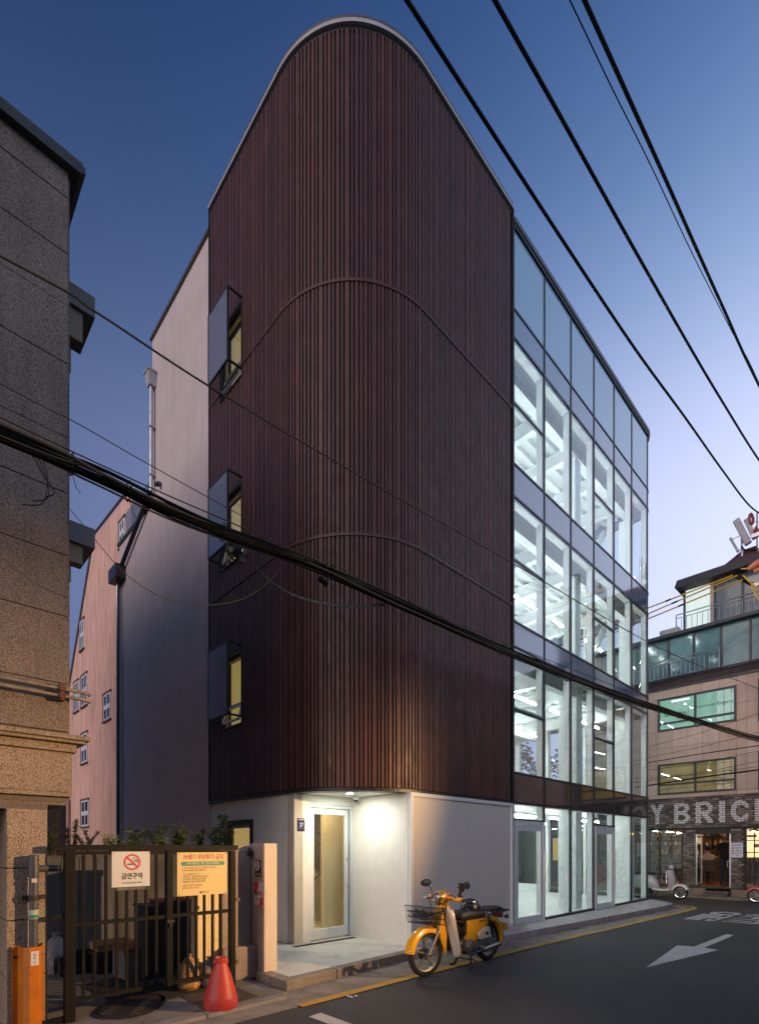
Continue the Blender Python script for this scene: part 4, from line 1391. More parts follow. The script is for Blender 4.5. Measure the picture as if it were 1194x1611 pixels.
# yellow notice
YX0, YX1, YZ0, YZ1, YY = -2.290, -1.738, 1.100, 1.553, -.024
yn = thing('yellow_notice', 'pale yellow rubbish dumping notice with a red heading hanging on the gate', 'sign', (-2.0, YY, 1.1))
part('plate', MB().box(YX0, YX1, YY - .004, YY + .003, YZ0, YZ1), M('pale yellow plate', (.62, .47, .19), .5, var=.08, vs=3), yn)
ym = (YX0 + YX1) / 2
redp, grnp = M('notice red print', (.42, .03, .07), .5), M('notice green', (.03, .22, .15), .5)
part('heading', text_mb('쓰레기 무단투기 금지', .062, frame_y(ym + .01, YY - .0052, 1.500), bold=.0016, squeeze=.82), redp, yn)
pill = [(YX0 + .06 + .022 * math.cos(a), YY - .0048, 1.435 + .022 * math.sin(a)) for a in [PI / 2 + i * PI / 6 for i in range(7)]] + [(YX1 - .05 + .022 * math.cos(a), YY - .0048, 1.435 + .022 * math.sin(a)) for a in [-PI / 2 + i * PI / 6 for i in range(7)]]
gp = part('green_bar', MB().add(pill, [tuple(range(14))]), grnp, yn)
part('print', text_mb('쓰레기 배출시간 · 방법 · 장소를 지켜주세요', .030, frame_y(ym + .005, YY - .0054, 1.436), squeeze=.68), M('pale notice print', (.7, .68, .5), .5), gp)
rl, gl_ = MB(), MB()
lines = [(1.390, '· 쓰레기 배출시간 : 매일 오후 여덟시부터 자정까지', 1), (1.364, '(토요일과 공휴일 전날은 배출 금지)', 0), (1.322, '· 쓰레기 배출방법 및 장소', 1), (1.296, '- 일반쓰레기 : 종량제 봉투에 담아 집 앞', 0), (1.270, '- 음식쓰레기 : 전용용기에 담아 배출', 0), (1.244, '- 재활용품 : 투명 봉투에 담아 배출', 0),
         (1.206, '※ 위반시 과태료가 부과됩니다', 1), (1.180, '무단투기 신고는 구청으로', 0)]
for (z, s_, r_) in lines:
    q = text_mb(s_, .0225, frame_y(YX0 + .05, YY - .0052, z), align='LEFT', squeeze=.78)
    if r_:
        part('red_print', q, redp, yn)
    else:
        gl_.add(q.v, q.f)
q = text_mb('종로구', .028, frame_y(ym + .03, YY - .0052, 1.128))
gl_.add(q.v, q.f)
gl_.box(ym - .035, ym - .012, YY - .0052, YY - .0045, 1.117, 1.14)
part('print', gl_, M('dark green print', (.03, .07, .06), .5), yn)
part('bolt', MB().lathe([(.005, 0), (.005, -.004)], 8, (YX0 + .02, YY - .004, YZ1 - .015), 'y').lathe([(.005, 0), (.005, -.004)], 8, (YX1 - .02, YY - .004, YZ1 - .015), 'y').lathe([(.005, 0), (.005, -.004)], 8, (YX0 + .02, YY - .004, YZ0 + .015), 'y').lathe([(.005, 0), (.005, -.004)], 8, (YX1 - .02, YY - .004, YZ0 + .015), 'y'), MAT['iron'], yn)

# gate pier and white end post
gp_ = thing('gate_pier', 'worn pinkish concrete pier with a wider base beside the gate', 'pier', (-1.4, .45, 0))
MAT['pier'] = M('worn pinkish concrete', (.33, .26, .225), .9, var=.14, vs=3, bmp=.4, bs=60, streak=.25, dirt=(.2, .155, .135))
part('shaft', MB().box(-1.60, -1.215, .36, .75, .35, 1.585), MAT['pier'], gp_, bevel=.012)
part('cap', MB().box(-1.61, -1.2, .35, .76, 1.55, 1.625), MAT['pier'], gp_, bevel=.01)
part('base', MB().prism([(-1.62, .30), (-1.205, .24), (-1.205, .8), (-1.62, .8)], .02, .42), MAT['pier'], gp_, bevel=.02)
part('hook', MB().tube([(-1.26, .33, 1.60), (-1.26, .30, 1.56), (-1.25, .30, 1.47)], .012, 6).box(-1.285, -1.235, .29, .33, 1.50, 1.56), MAT['black_metal'], gp_)
wp = thing('white_post', 'cream white concrete end post standing on the entry platform kerb', 'post', (-1.1, .2, .12))
part('shaft', MB().box(-1.199, -1.022, .08, .40, .0, 1.655), M('cream white paint on concrete', (.63, .53, .42), .85, var=.05, bmp=.25, bs=70, dirt=(.52, .43, .34)), wp, bevel=.008)
part('side_face', MB().box(-1.2055, -1.199, .083, .40, .0, 1.652), MAT['pier'], wp)
# stickers on its side
SXF = -1.2065
s1 = thing('security_sticker', 'small black and red warning sticker on the side of the white post', 'sticker', (SXF, .18, 1.3))
part('plate', MB().box(SXF - .003, SXF, .145, .275, 1.255, 1.455), M('sticker black', (.015, .013, .013), .4), s1)
ov = [(SXF - .0035, .225 + .045 * math.cos(a), 1.385 + .06 * math.sin(a)) for a in [i * PI / 10 for i in range(20)]]
ovr = [(SXF - .0032, .225 + .052 * math.cos(a), 1.385 + .072 * math.sin(a)) for a in [i * PI / 10 for i in range(20)]]
part('oval', MB().add(ovr, [tuple(range(20))]), M('sticker red', (.5, .03, .04), .4), s1)
part('white_oval', MB().add(ov, [tuple(range(20))]), M('sticker white', (.6, .58, .56), .4), s1)
part('figure', MB().tube([(SXF - .004, .225, 1.43), (SXF - .004, .22, 1.385), (SXF - .004, .24, 1.345)], .007, 5).tube([(SXF - .004, .222, 1.385), (SXF - .004, .205, 1.345)], .006, 5).ell((SXF - .004, .228, 1.438), (.003, .011, .013)).tube([(SXF - .004, .25, 1.41), (SXF - .004, .20, 1.40)], .005, 5), bkp, s1)
part('print', text_mb('촬영중', .034, frame_x(SXF - .0036, .21, 1.278)), M('yellow print', (.6, .45, .05), .5), s1)
s2 = thing('telecom_sticker', 'white and red company sticker below the warning sticker on the post side', 'sticker', (SXF, .2, .95))
part('plate', MB().box(SXF - .003, SXF, .10, .292, .905, 1.19), M('sticker pale grey', (.5, .47, .46), .45), s2)
rr_ = MB()
for (cy_, cz_, a0) in ((.292, 1.19, PI / 2), (.10, .905, -PI / 2)):
    pts = [(SXF - .0035, cy_, cz_)]
    for i in range(9):
        a = i * PI / 16
        if a0 > 0:
            pts.append((SXF - .0035, .292 - .095 * math.sin(a) * (1 if i else 0) - 0, 1.19 - .15 * math.cos(a)))
        else:
            pts.append((SXF - .0035, .10 + .08 * math.sin(a), .905 + .11 * math.cos(a)))
    rr_.add(pts, [tuple(range(len(pts)))])
part('red_corner', rr_, M('sticker bright red', (.55, .02, .05), .4), s2)
part('logo', text_mb('kt', .085, frame_x(SXF - .0036, .252, 1.055), bold=.003, squeeze=.8), bkp, s2)
part('name_print', text_mb('텔레캅', .055, frame_x(SXF - .0036, .165, 1.05), bold=.002, squeeze=.75), M('sticker red print', (.5, .03, .06), .4), s2)
part('number_print', text_mb('1588-0112', .03, frame_x(SXF - .0036, .195, .985), squeeze=.8), bkp, s2)

# red bottle shaped cone, manhole cover, checker plate
CXY = (-2.08, -.56, .034)
cone = MB().lathe([(.150, 0), (.158, .012), (.157, .10), (.150, .125), (.132, .20), (.102, .31), (.074, .39), (.060, .425), (.056, .435), (.056, .455), (.058, .462), (.056, .492), (.050, .494), (.045, .47)], 40, CXY)
red = M('faded red plastic', (.36, .026, .022), .5, var=.1, vs=7, bmp=.15, bs=30, dirt=(.45, .05, .035))
rc = thing('red_cone', 'faded red bottle shaped plastic cone standing before the gate', 'cone', CXY)
part('body', cone, red, rc, smooth=True)
rib = MB()
for i in range(4):
    zz = .03 + i * .022
    rib.lathe([(.1572, zz), (.1605, zz + .004), (.1572, zz + .008)], 40, CXY, caps=False)
rib.lathe([(.058, .440), (.066, .444), (.066, .452), (.058, .456)], 30, CXY, caps=False)
part('rib', rib, red, rc, smooth=True)
part('lug', MB().box(CXY[0] + .05, CXY[0] + .075, CXY[1] - .012, CXY[1] + .012, CXY[2] + .43, CXY[2] + .465).box(CXY[0] - .075, CXY[0] - .05, CXY[1] - .012, CXY[1] + .012, CXY[2] + .43, CXY[2] + .465), red, rc)
MC = Vector((-2.70, .09, .031))
mh = thing('manhole_cover', 'dark iron oval manhole cover in the paving before the gate', 'manhole cover', MC)
MHR = Matrix.Rotation(R(52), 3, 'Z')


def oval(rx, ry, n=32, ex=2.6):
    o = []
    for j in range(n):
        a = 2 * PI * j / n
        c, s = math.cos(a), math.sin(a)
        p = MHR @ Vector((rx * math.copysign(abs(c) ** (2 / ex), c), ry * math.copysign(abs(s) ** (2 / ex), s), 0))
        o.append((MC.x + p.x, MC.y + p.y))
    return o


part('rim', MB().prism(oval(.40, .29), .0, .042), MAT['iron'], mh, bevel=.004)
part('lid', MB().prism(oval(.36, .25), .042, .050), MAT['iron'], mh, bevel=.003)
gb = MB()
for i in range(-5, 6):
    for sgn in (-1, 1):
        p = MHR @ Vector((i * .055, sgn * .13, 0))
        gb.cbox((MC.x + p.x, MC.y + p.y, .053), (.022, .09, .006), MHR)
part('tread', gb, M('worn iron tread', (.09, .07, .05), .5, .5, var=.3, vs=40), mh, kind='stuff')
cp = MB().prism([(-2.20, .10), (-2.24, -.545), (-1.62, -.50), (-1.60, .20)], .031, .038)
plt = thing('checker_plate', 'rusty checker plate lying in the paving under the red cone', 'plate', (-1.9, -.2, .03))
part('plate', cp, M('rusty steel plate', (.10, .075, .06), .7, .4, var=.3, vs=12), plt)
stud = MB()
for i in range(24):
    for j in range(26):
        x, y = -2.19 + i * .024, -.5 + j * .024
        stud.cbox((x, y, .0385), (.014, .005, .003), Matrix.Rotation(R(45 if (i + j) % 2 else -45), 3, 'Z'))
part('stud', stud, M('rusty studs', (.12, .09, .07), .6, .5), plt, kind='stuff')

# ------------------------------------------------------------------ yellow motor scooter (own space: front is -x, seen side is -y)
YS = thing('motor_scooter', 'yellow and cream step-through motor scooter with a black wire basket, on its centre stand', 'scooter', (1.012, -1.08, 0.010), own=True)
OR = M('glossy orange yellow paint', (.84, .39, .012), .25, var=.04, coat=.6)
CRM = M('cream plastic panel', (.60, .52, .42), .32, var=.03, coat=.3)
ALU = M('satin engine alloy', (.30, .28, .26), .42, .8, var=.3, vs=25)
CHR = M('chrome', (.75, .75, .75), .12, 1, var=.03)
BLK = M('black scooter plastic', (.014, .014, .016), .42)
SEAT = M('black seat vinyl', (.022, .022, .025), .5, bmp=.2, bs=200)
TYR = M('tyre rubber', (.016, .015, .014), .8, var=.3, vs=18, dirt=(.04, .035, .03))
RIMM = M('grey cast rim', (.30, .28, .265), .4, .7, var=.12)
AMB = M('amber lens', (.75, .16, .01), .15, coat=1)


def wheel(parent, x, z, r, w, spokes=5, rimm=None, steer=0, disc=True):
    rt = Matrix.Translation((x, 0, z)) @ Matrix.Rotation(steer, 4, 'Z')
    t = r * .215
    ri = r - t
    prof = [(ri, -w * .42), (ri + t * .45, -w * .5), (r - t * .18, -w * .36), (r, -w * .1), (r, w * .1), (r - t * .18, w * .36), (ri + t * .45, w * .5), (ri, w * .42), (ri - .004, 0)]
    ty = part('tyre', MB().lathe(prof + [prof[0]], 36, (0, 0, 0), 'y', caps=False).moved(rt), TYR, parent, smooth=True)
    rm = MB().lathe([(ri + .004, -w * .40), (ri + .004, -w * .30), (ri - .018, -w * .2), (ri - .02, w * .2), (ri + .004, w * .30), (ri + .004, w * .40), (ri + .002, 0), (ri + .004, -w * .40)], 36, (0, 0, 0), 'y', caps=False)
    rm.lathe([(.001, -.03), (.034, -.03), (.036, .03), (.001, .03)], 16, (0, 0, 0), 'y')
    for k in range(spokes):
        a = 2 * PI * k / spokes + .3
        d = Vector((math.cos(a), 0, math.sin(a)))
        p = Vector((-math.sin(a), 0, math.cos(a)))
        rm.loft([[d * q + p * s1 * wd + Vector((0, s2 * .011, 0)) for (s1, s2) in ((-1, -1), (1, -1), (1, 1), (-1, 1))] for q, wd in ((.03, .016), (ri * .6, .011), (ri - .012, .014))])
    part('rim', rm.moved(rt), rimm or RIMM, ty, smooth=True)
    if disc:
        part('hub', MB().lathe([(.02, -.045), (.075, -.04), (.08, -.02), (.08, .0), (.03, .01)], 20, (0, 0, 0), 'y').moved(Matrix.Translation((x, 0.04, z)) @ Matrix.Rotation(steer, 4, 'Z')), BLK, ty, smooth=True)
    return ty


FX, RX, WZ = -.635, .690, .275
wheel(YS, FX, WZ, .278, .072, 5, steer=R(-6))
wheel(YS, RX, WZ, .278, .078, 5)


def arch(cx, cz, r0, a0, a1, half, th, n=18, taper=1.0):
    """fender: an arched shell of U section round a wheel"""
    rings = []
    for i in range(n + 1):
        q = i / n
        a = R(a0 + (a1 - a0) * q)
        d = Vector((math.cos(a), 0, math.sin(a)))
        h = half * (1 - (1 - taper) * abs(2 * q - 1) ** 2)
        c = Vector((cx, 0, cz))
        sec = [(-h, -.055), (-h * .96, -.012), (-h * .7, .012), (0, .022), (h * .7, .012), (h * .96, -.012), (h, -.055), (h - th, -.055), (h * .62, .004), (0, .012), (-h * .62, .004), (-h + th, -.055)]
        rings.append([c + d * (r0 + o) + Vector((0, y, 0)) for (y, o) in sec])
    return MB().loft(rings)


part('front_fender', arch(FX, WZ, .325, 172, 20, .062, .004), OR, YS, smooth=True)
part('fender_lamp', MB().ell((FX - .305, -.03, WZ + .075), (.03, .026, .02)), CHR, YS, smooth=True)
part('rear_fender', arch(RX, WZ, .345, 150, -8, .082, .004, taper=.85), OR, YS, smooth=True)
# forks with yellow covers
fk_ = MB()
for s_ in (-1, 1):
    fk_.tube([(FX, s_ * .072, WZ), (FX + .02, s_ * .072, WZ + .05), (-.43, s_ * .068, .60)], [.02, .022, .019], 10)
part('fork', fk_, ALU, YS, smooth=True)
part('front_axle', MB().tube([(FX, -.09, WZ), (FX, .09, WZ)], .012, 8), CHR, YS, smooth=True)
fc = MB()
for s_ in (-1, 1):
    fc.loft([[Vector((x0, s_ * ya, z0)), Vector((x1, s_ * ya, z1)), Vector((x1, s_ * yb, z1)), Vector((x0, s_ * yb, z0))] for (x0, z0, x1, z1, ya, yb) in ((-.44, .44, -.33, .22, .088, .062), (-.47, .54, -.33, .40, .094, .055), (-.46, .62, -.31, .58, .094, .02), (-.40, .74, -.27, .72, .08, .0), (-.34, .86, -.22, .84, .065, 0))])
part('fork_cover', fc, OR, YS, bevel=.008)
# steering head and handlebar cover
part('steering_head', MB().loft([[Vector((cx + .075 * math.cos(a) * s_, .062 * math.sin(a) * s_, z)) for a in [2 * PI * j / 14 for j in range(14)]] for (cx, z, s_) in ((-.315, .72, 1.0), (-.305, .80, 1.05), (-.295, .87, 1.0), (-.29, .93, 1.15))]), OR, YS, smooth=True)
hb_ = MB()
hb_.loft([[Vector((x, w * math.cos(a), z + h * math.sin(a))) for a in [2 * PI * j / 16 for j in range(16)]] for (x, w, z, h) in ((-.425, .066, .957, .066), (-.40, .078, .958, .076), (-.34, .085, .962, .085), (-.27, .08, .968, .08), (-.22, .06, .966, .06), (-.20, .03, .96, .03))])
for s_ in (-1, 1):
    hb_.loft([[Vector((x + .032 * k * math.cos(a), s_ * y, z + .032 * k * math.sin(a))) for a in [2 * PI * j / 12 for j in range(12)]] for (x, y, z, k) in ((-.29, .04, .955, 1.5), (-.27, .12, .945, 1.15), (-.25, .18, .935, .95), (-.225, .225, .93, 1.0), (-.215, .25, .93, .85))])
part('handlebar_cover', hb_, OR, YS, smooth=True)
part('headlight', MB().lathe([(.066, .0), (.071, -.012), (.064, -.022), (.06, -.015)], 24, (-.42, 0, .957), 'x', caps=False), CHR, YS, smooth=True)
part('headlight_lens', MB().ell((-.425, 0, .957), (.022, .06, .06)), M('headlight lens', (.28, .27, .25), .08, .3, coat=1), YS, smooth=True)
part('headlight_mask', MB().loft([[Vector((x, .06 * math.cos(a) * k, .957 + .085 * math.sin(a) * k - .01)) for a in [PI + PI * j / 10 for j in range(11)]] for (x, k) in ((-.415, .9), (-.40, 1.05), (-.38, 1.0))], caps=False), BLK, YS, smooth=True)
for s_ in (-1, 1):
    part('indicator', MB().ell((-.375, s_ * .135, .965), (.03, .036, .028)), AMB, YS, smooth=True)
    part('grip', MB().tube([(-.215, s_ * .25, .93), (-.165, s_ * .38, .915)], .019, 10), BLK, YS, smooth=True)
    part('bar_end', MB().tube([(-.165, s_ * .38, .915), (-.155, s_ * .41, .912)], .017, 10), CHR, YS, smooth=True)
    part('brake_lever', MB().tube([(-.255, s_ * .235, .945), (-.285, s_ * .30, .935), (-.26, s_ * .39, .92)], .006, 6), CHR, YS, smooth=True)
    ms = part('mirror', MB().tube([(-.235, s_ * .20, .95), (-.235, s_ * .21, 1.0), (-.24, s_ * .29, 1.085)], .006, 6), BLK, YS, smooth=True)
    part('mirror_head', MB().ell((-.24, s_ * .335, 1.125), (.014, .078, .05), 16, 10, rot=Matrix.Rotation(R(-10 * s_), 3, 'X') @ Matrix.Rotation(R(20 * s_), 3, 'Z')), BLK, ms, smooth=True)
ph = MB().cbox((-.20, -.20, 1.0), (.03, .03, .12), Matrix.Rotation(R(20), 3, 'X')).cbox((-.20, -.235, 1.09), (.025, .075, .10), Matrix.Rotation(R(15), 3, 'X')).cbox((-.225, -.235, 1.09), (.02, .10, .02)).cbox((-.225, -.235, 1.13), (.02, .09, .018)).cbox((-.2, -.21, .965), (.05, .05, .03))
part('phone_holder', ph, BLK, YS, bevel=.004)
for s_ in (-1, 1):
    part('control_cable', MB().tube(spline([(-.25, s_ * .2, .94), (-.36, s_ * .17, .99), (-.42, s_ * .11, .90), (-.40, s_ * .09, .78)], 5), .006, 5), BLK, YS, smooth=True)
part('brake_cable', MB().tube(spline([(-.38, .1, .70), (-.50, .1, .55), (-.58, .09, .40), (FX + .03, .06, WZ + .05)], 5), .006, 5), BLK, YS, smooth=True)
# cream leg shield: two wings with the dark steering gap between them
for s_ in (-1, 1):
    ls = []
    for (z, xi, xo, yo) in ((.85, -.345, -.285, .115), (.80, -.36, -.28, .165), (.70, -.36, -.285, .195), (.56, -.325, -.27, .207), (.42, -.268, -.225, .207), (.30, -.222, -.18, .20), (.22, -.19, -.15, .185), (.175, -.17, -.135, .15)):
        yi = .088 if z > .5 else .075
        fr_ = [(yi, xi), (yi + (yo - yi) * .45, xi - .004), (yi + (yo - yi) * .8, xi + (xo - xi) * .3), (yo, xo)]
        ring = [Vector((x, s_ * y, z)) for (y, x) in fr_] + [Vector((x + .014, s_ * (y - .004), z)) for (y, x) in fr_[::-1]]
        ls.append(ring)
    part('leg_shield', MB().loft(ls), CRM, YS, smooth=True, sub=1)
part('inner_shield', MB().loft([[Vector((x, y * .092, z)) for (y, x) in ((-1, a), (1, a), (1, a + .02), (-1, a + .02))] for (z, a) in ((.84, -.325), (.70, -.33), (.56, -.295), (.42, -.24), (.24, -.16))]), BLK, YS)
# step-through spine, body and side covers
part('spine', MB().loft([[Vector((x, y * w, z + zz * h)) for (y, zz) in ((-1, -1), (1, -1), (1, 1), (-1, 1))] for (x, z, w, h) in ((-.27, .74, .05, .06), (-.12, .55, .06, .07), (.02, .46, .07, .07), (.12, .50, .08, .09))]), BLK, YS, bevel=.015)


def body_ring(x, zb, zt, w, wt):
    zm = (zb + zt) / 2
    return [Vector((x, -w * .85, zb)), Vector((x, -w, zm)), Vector((x, -wt, zt)), Vector((x, wt, zt)), Vector((x, w, zm)), Vector((x, w * .85, zb))]


part('body_cover', MB().loft([body_ring(*q) for q in ((.055, .36, .62, .085, .075), (.09, .345, .64, .115, .095), (.22, .335, .645, .125, .10), (.36, .335, .64, .13, .105), (.44, .40, .635, .13, .105), (.54, .50, .63, .125, .10), (.62, .585, .625, .11, .09))]), OR, YS, smooth=True, bevel=.012)
for s_ in (-1, 1):
    sc_ = [Vector((x, s_ * .131, z)) for (x, z) in ((.275, .42), (.30, .46), (.42, .505), (.54, .515), (.575, .49), (.585, .43), (.56, .37), (.50, .345), (.36, .34), (.30, .365))]
    sc2 = [Vector((.43 + (p.x - .43) * .86, s_ * .152, .425 + (p.z - .425) * .86)) for p in sc_]
    so = part('side_cover', MB().loft([sc_, sc2]), CRM, YS, bevel=.008)
    part('emblem', MB().ell((.475, s_ * .153, .425), (.034, .004, .022)), BLK, so, smooth=True)
    part('decal', MB().add([(.33, s_ * .1315, .588), (.455, s_ * .1315, .595), (.455, s_ * .1315, .612), (.33, s_ * .1315, .605)], [(0, 1, 2, 3)]), M('dark red decal', (.16, .015, .03), .4), so)
part('battery_box', MB().loft([[Vector((x, y * w, z)) for (y, z) in ((-1, zb), (-1, zt), (1, zt), (1, zb))] for (x, w, zb, zt) in ((-.03, .06, .44, .50), (.02, .10, .42, .54), (.09, .105, .44, .66))]), BLK, YS, bevel=.02)
# seat, rear pad, rack
st_ = []
for (x, zb, zt, w) in ((-.045, .655, .70, .07), (-.02, .635, .74, .105), (.08, .63, .765, .128), (.22, .63, .762, .133), (.36, .63, .755, .133), (.48, .63, .74, .12), (.545, .635, .70, .10)):
    st_.append([Vector((x, -w * .9, zb)), Vector((x, -w, zb + (zt - zb) * .5)), Vector((x, -w * .8, zt - .012)), Vector((x, 0, zt)), Vector((x, w * .8, zt - .012)), Vector((x, w, zb + (zt - zb) * .5)), Vector((x, w * .9, zb))])
part('seat', MB().loft(st_), SEAT, YS, smooth=True, bevel=.01)
part('seat_side', MB().extr([(.44, -.131, .65), (.535, -.126, .65), (.53, -.12, .715), (.49, -.13, .72)], (0, -.003, 0)), M('grey seat side', (.2, .18, .17), .6), YS)
rp = []
for (x, zb, zt, w) in ((.60, .705, .735, .10), (.63, .70, .765, .12), (.78, .70, .768, .125), (.92, .70, .757, .115), (.95, .705, .735, .09)):
    rp.append([Vector((x, -w * .9, zb)), Vector((x, -w, zb + (zt - zb) * .5)), Vector((x, -w * .8, zt - .01)), Vector((x, 0, zt)), Vector((x, w * .8, zt - .01)), Vector((x, w, zb + (zt - zb) * .5)), Vector((x, w * .9, zb))])
part('rear_pad', MB().loft(rp), SEAT, YS, smooth=True, bevel=.01)
rk = MB()
rk.tube([(.57, -.12, .665), (.62, -.14, .69), (1.05, -.14, .69), (1.10, -.09, .69), (1.10, .09, .69), (1.05, .14, .69), (.62, .14, .69), (.57, .12, .665)], .009, 6)
for x in (.72, .86, .99):
    rk.tube([(x, -.14, .69), (x, .14, .69)], .007, 6)
for s_ in (-1, 1):
    rk.tube([(.95, s_ * .13, .685), (.80, s_ * .10, .60)], .007, 6).tube([(.58, s_ * .11, .66), (.52, s_ * .1, .72), (.55, s_ * .09, .77)], .007, 6)
part('rear_rack', rk, BLK, YS, smooth=True)
tl = part('tail_lamp', MB().loft([[Vector((x, y * w, z + zz * h)) for (y, zz) in ((-1, -1), (1, -1), (1, 1), (-1, 1))] for (x, z, w, h) in ((.94, .62, .06, .035), (1.0, .62, .065, .04), (1.03, .62, .05, .03))]), M('red tail lens', (.3, .02, .02), .2, coat=1), YS, bevel=.01)
for s_ in (-1, 1):
    part('indicator', MB().ell((1.02, s_ * .11, .60), (.03, .035, .03)), BLK, YS, smooth=True)
part('number_plate', MB().cbox((1.09, 0, .44), (.006, .20, .115), Matrix.Rotation(R(-18), 3, 'Y')), M('tan number plate', (.42, .24, .08), .5), YS)
# engine, exhaust, shock, swing arm, stand
en = MB().lathe([(.07, -.12), (.095, -.115), (.105, -.08), (.105, .08), (.09, .11)], 20, (.13, 0, .285), 'y')
en.lathe([(.05, -.135), (.06, -.12)], 16, (.13, 0, .285), 'y').lathe([(.05, -.12), (.075, -.115), (.08, -.05), (.08, .08)], 18, (.27, 0, .27), 'y')
en.loft([[Vector((x, .062 * k * math.cos(a), z + .062 * k * math.sin(a))) for a in [2 * PI * j / 14 for j in range(14)]] for (x, z, k) in ((.08, .30, 1.2), (.0, .315, 1.1), (-.06, .325, 1.0), (-.10, .33, 1.05), (-.15, .335, .8))])
part('engine', en, ALU, YS, smooth=True, bevel=.004)
fin = MB()
for i in range(6):
    fin.lathe([(.07, 0), (.078, .001), (.078, .006), (.07, .007)], 14, (-.015 - i * .02, 0, .318), 'x')
part('cooling_fins', fin, BLK, YS)
part('chain_case', MB().loft([[Vector((x, -.085 - yy * .02, z + zz * h)) for (yy, zz) in ((0, -1), (1, -1), (1, 1), (0, 1))] for (x, z, h) in ((.28, .285, .04), (.45, .29, .028), (.62, .28, .032), (.74, .275, .035))]), ALU, YS, bevel=.008)
ex_ = MB().tube([(-.06, .03, .25), (.0, .06, .19), (.12, .10, .165), (.30, -.11, .185), (.38, -.125, .20)], .014, 8)
part('exhaust_pipe', ex_, CHR, YS, smooth=True)
part('muffler', MB().loft([[Vector((x, -.13 + .043 * k * math.cos(a), z + .043 * k * math.sin(a))) for a in [2 * PI * j / 14 for j in range(14)]] for (x, z, k) in ((.34, .195, .4), (.40, .20, .85), (.48, .207, 1), (.74, .225, 1), (.80, .23, .9), (.82, .231, .5))]), M('worn muffler steel', (.35, .3, .27), .3, .9, var=.2), YS, smooth=True)
for s_ in (-1, 1):
    sk = part('shock_absorber', MB().tube([(.63, s_ * .145, .34), (.52, s_ * .145, .63)], .016, 8).lathe([(.001, 0), (.024, .002), (.024, .03), (.001, .032)], 10, (.52, s_ * .145, .62)), BLK, YS, smooth=True)
    co = MB()
    sp3 = [Vector((.61, s_ * .145, .40)).lerp(Vector((.54, s_ * .145, .58)), i / 70) + Vector((.024 * math.cos(i * .9), .024 * math.sin(i * .9), 0)) for i in range(71)]
    part('spring', co.tube(sp3, .005, 4), BLK, sk, smooth=True)
sn = MB()
for s_ in (-1, 1):
    sn.tube([(.20, s_ * .08, .20), (.12, s_ * .14, .01)], .019, 6).tube([(.12, s_ * .14, .008), (.06, s_ * .16, .008)], .016, 6)
sn.tube([(.16, -.11, .10), (.16, .11, .10)], .01, 6).tube([(.17, -.10, .12), (.26, -.20, .03)], .009, 6)
sn.tube([(.05, -.17, .20), (.05, .17, .20)], .012, 6)
part('centre_stand', sn, BLK, YS, smooth=True)
for s_ in (-1, 1):
    part('foot_peg', MB().cbox((.05, s_ * .2, .205), (.05, .09, .025)), BLK, YS, bevel=.006)
part('gear_pedal', MB().tube([(.20, -.14, .23), (.34, -.17, .22), (.36, -.2, .22)], .008, 6), BLK, YS, smooth=True)
part('kick_start', MB().tube([(.18, .12, .28), (.26, .15, .30), (.28, .15, .40)], .009, 6), ALU, YS, smooth=True)
# wire basket
bkb = MB()
def bp(u, v, q):      # u across (-1..1), v along (0 front .. 1 rear), q height 0..1
    x = -.80 + v * .34 - (1 - q) * -.02 * (1 - v)
    w = .165 + .03 * q
    return Vector((x, u * w, .67 + q * .205 - v * .04))
for q in (0, .33, .66, 1):
    loop = [bp(-1, 0, q), bp(1, 0, q), bp(1, 1, q), bp(-1, 1, q)]
    bkb.tube(loop, .0065 if q in (0, 1) else .0045, 5, closed=True)
for i in range(11):
    u = -1 + .2 * i
    bkb.tube([bp(u, 0, 1), bp(u, 0, 0), bp(u, 1, 0), bp(u, 1, 1)], .004, 4)
for i in range(1, 8):
    v = i / 8
    bkb.tube([bp(-1, v, 1), bp(-1, v, 0), bp(1, v, 0), bp(1, v, 1)], .004, 4)
part('wire_basket', bkb, BLK, YS)
part('basket_bracket', MB().tube([(-.62, -.08, .66), (-.45, -.05, .64), (-.36, -.03, .70)], .009, 6).tube([(-.62, .08, .66), (-.45, .05, .64), (-.36, .03, .70)], .009, 6), BLK, YS, smooth=True)
nt = MB()
random.seed(4)
for i in range(46):
    a = bp(random.uniform(-1, 1), random.uniform(0, .9), random.uniform(.3, .8))
    b_ = bp(random.uniform(-1, 1), random.uniform(0, .9), random.uniform(.3, .9))
    m_ = (a + b_) / 2 + Vector((0, 0, random.uniform(-.05, .03)))
    nt.tube(spline([a, m_, b_], 4), .004, 4)
solo('luggage_net', nt.moved(Matrix.Translation((1.012, -1.08, .01))), BLK, 'tangled black elastic net inside the scooter basket', 'net')
hm = thing('helmet', 'black open face helmet resting on the scooter seat', 'helmet', (1.012 + .33, -1.08, .76))
hx, hz = 1.012 + .30, .755 + .012
rings = []
for i in range(10):
    t = PI / 2 * i / 9
    rings.append([Vector((hx + .15 * math.cos(t) * math.cos(a) * (1.05 if math.cos(a) > 0 else 1), -1.08 + .125 * math.cos(t) * math.sin(a), hz + .145 * math.sin(t))) for a in [2 * PI * j / 22 for j in range(22)]])
part('shell', MB().loft(rings), M('satin black helmet', (.016, .016, .018), .35, coat=.2), hm, smooth=True)
part('visor', MB().loft([[Vector((hx + (.13 + o) * math.cos(a), -1.08 + (.105 + o * .8) * math.sin(a), z)) for a in [PI - .8 + 1.6 * j / 8 for j in range(9)]] for (o, z) in ((.01, hz + .055), (.035, hz + .03), (.03, hz + .022), (.008, hz + .04))]), BLK, hm, smooth=True)
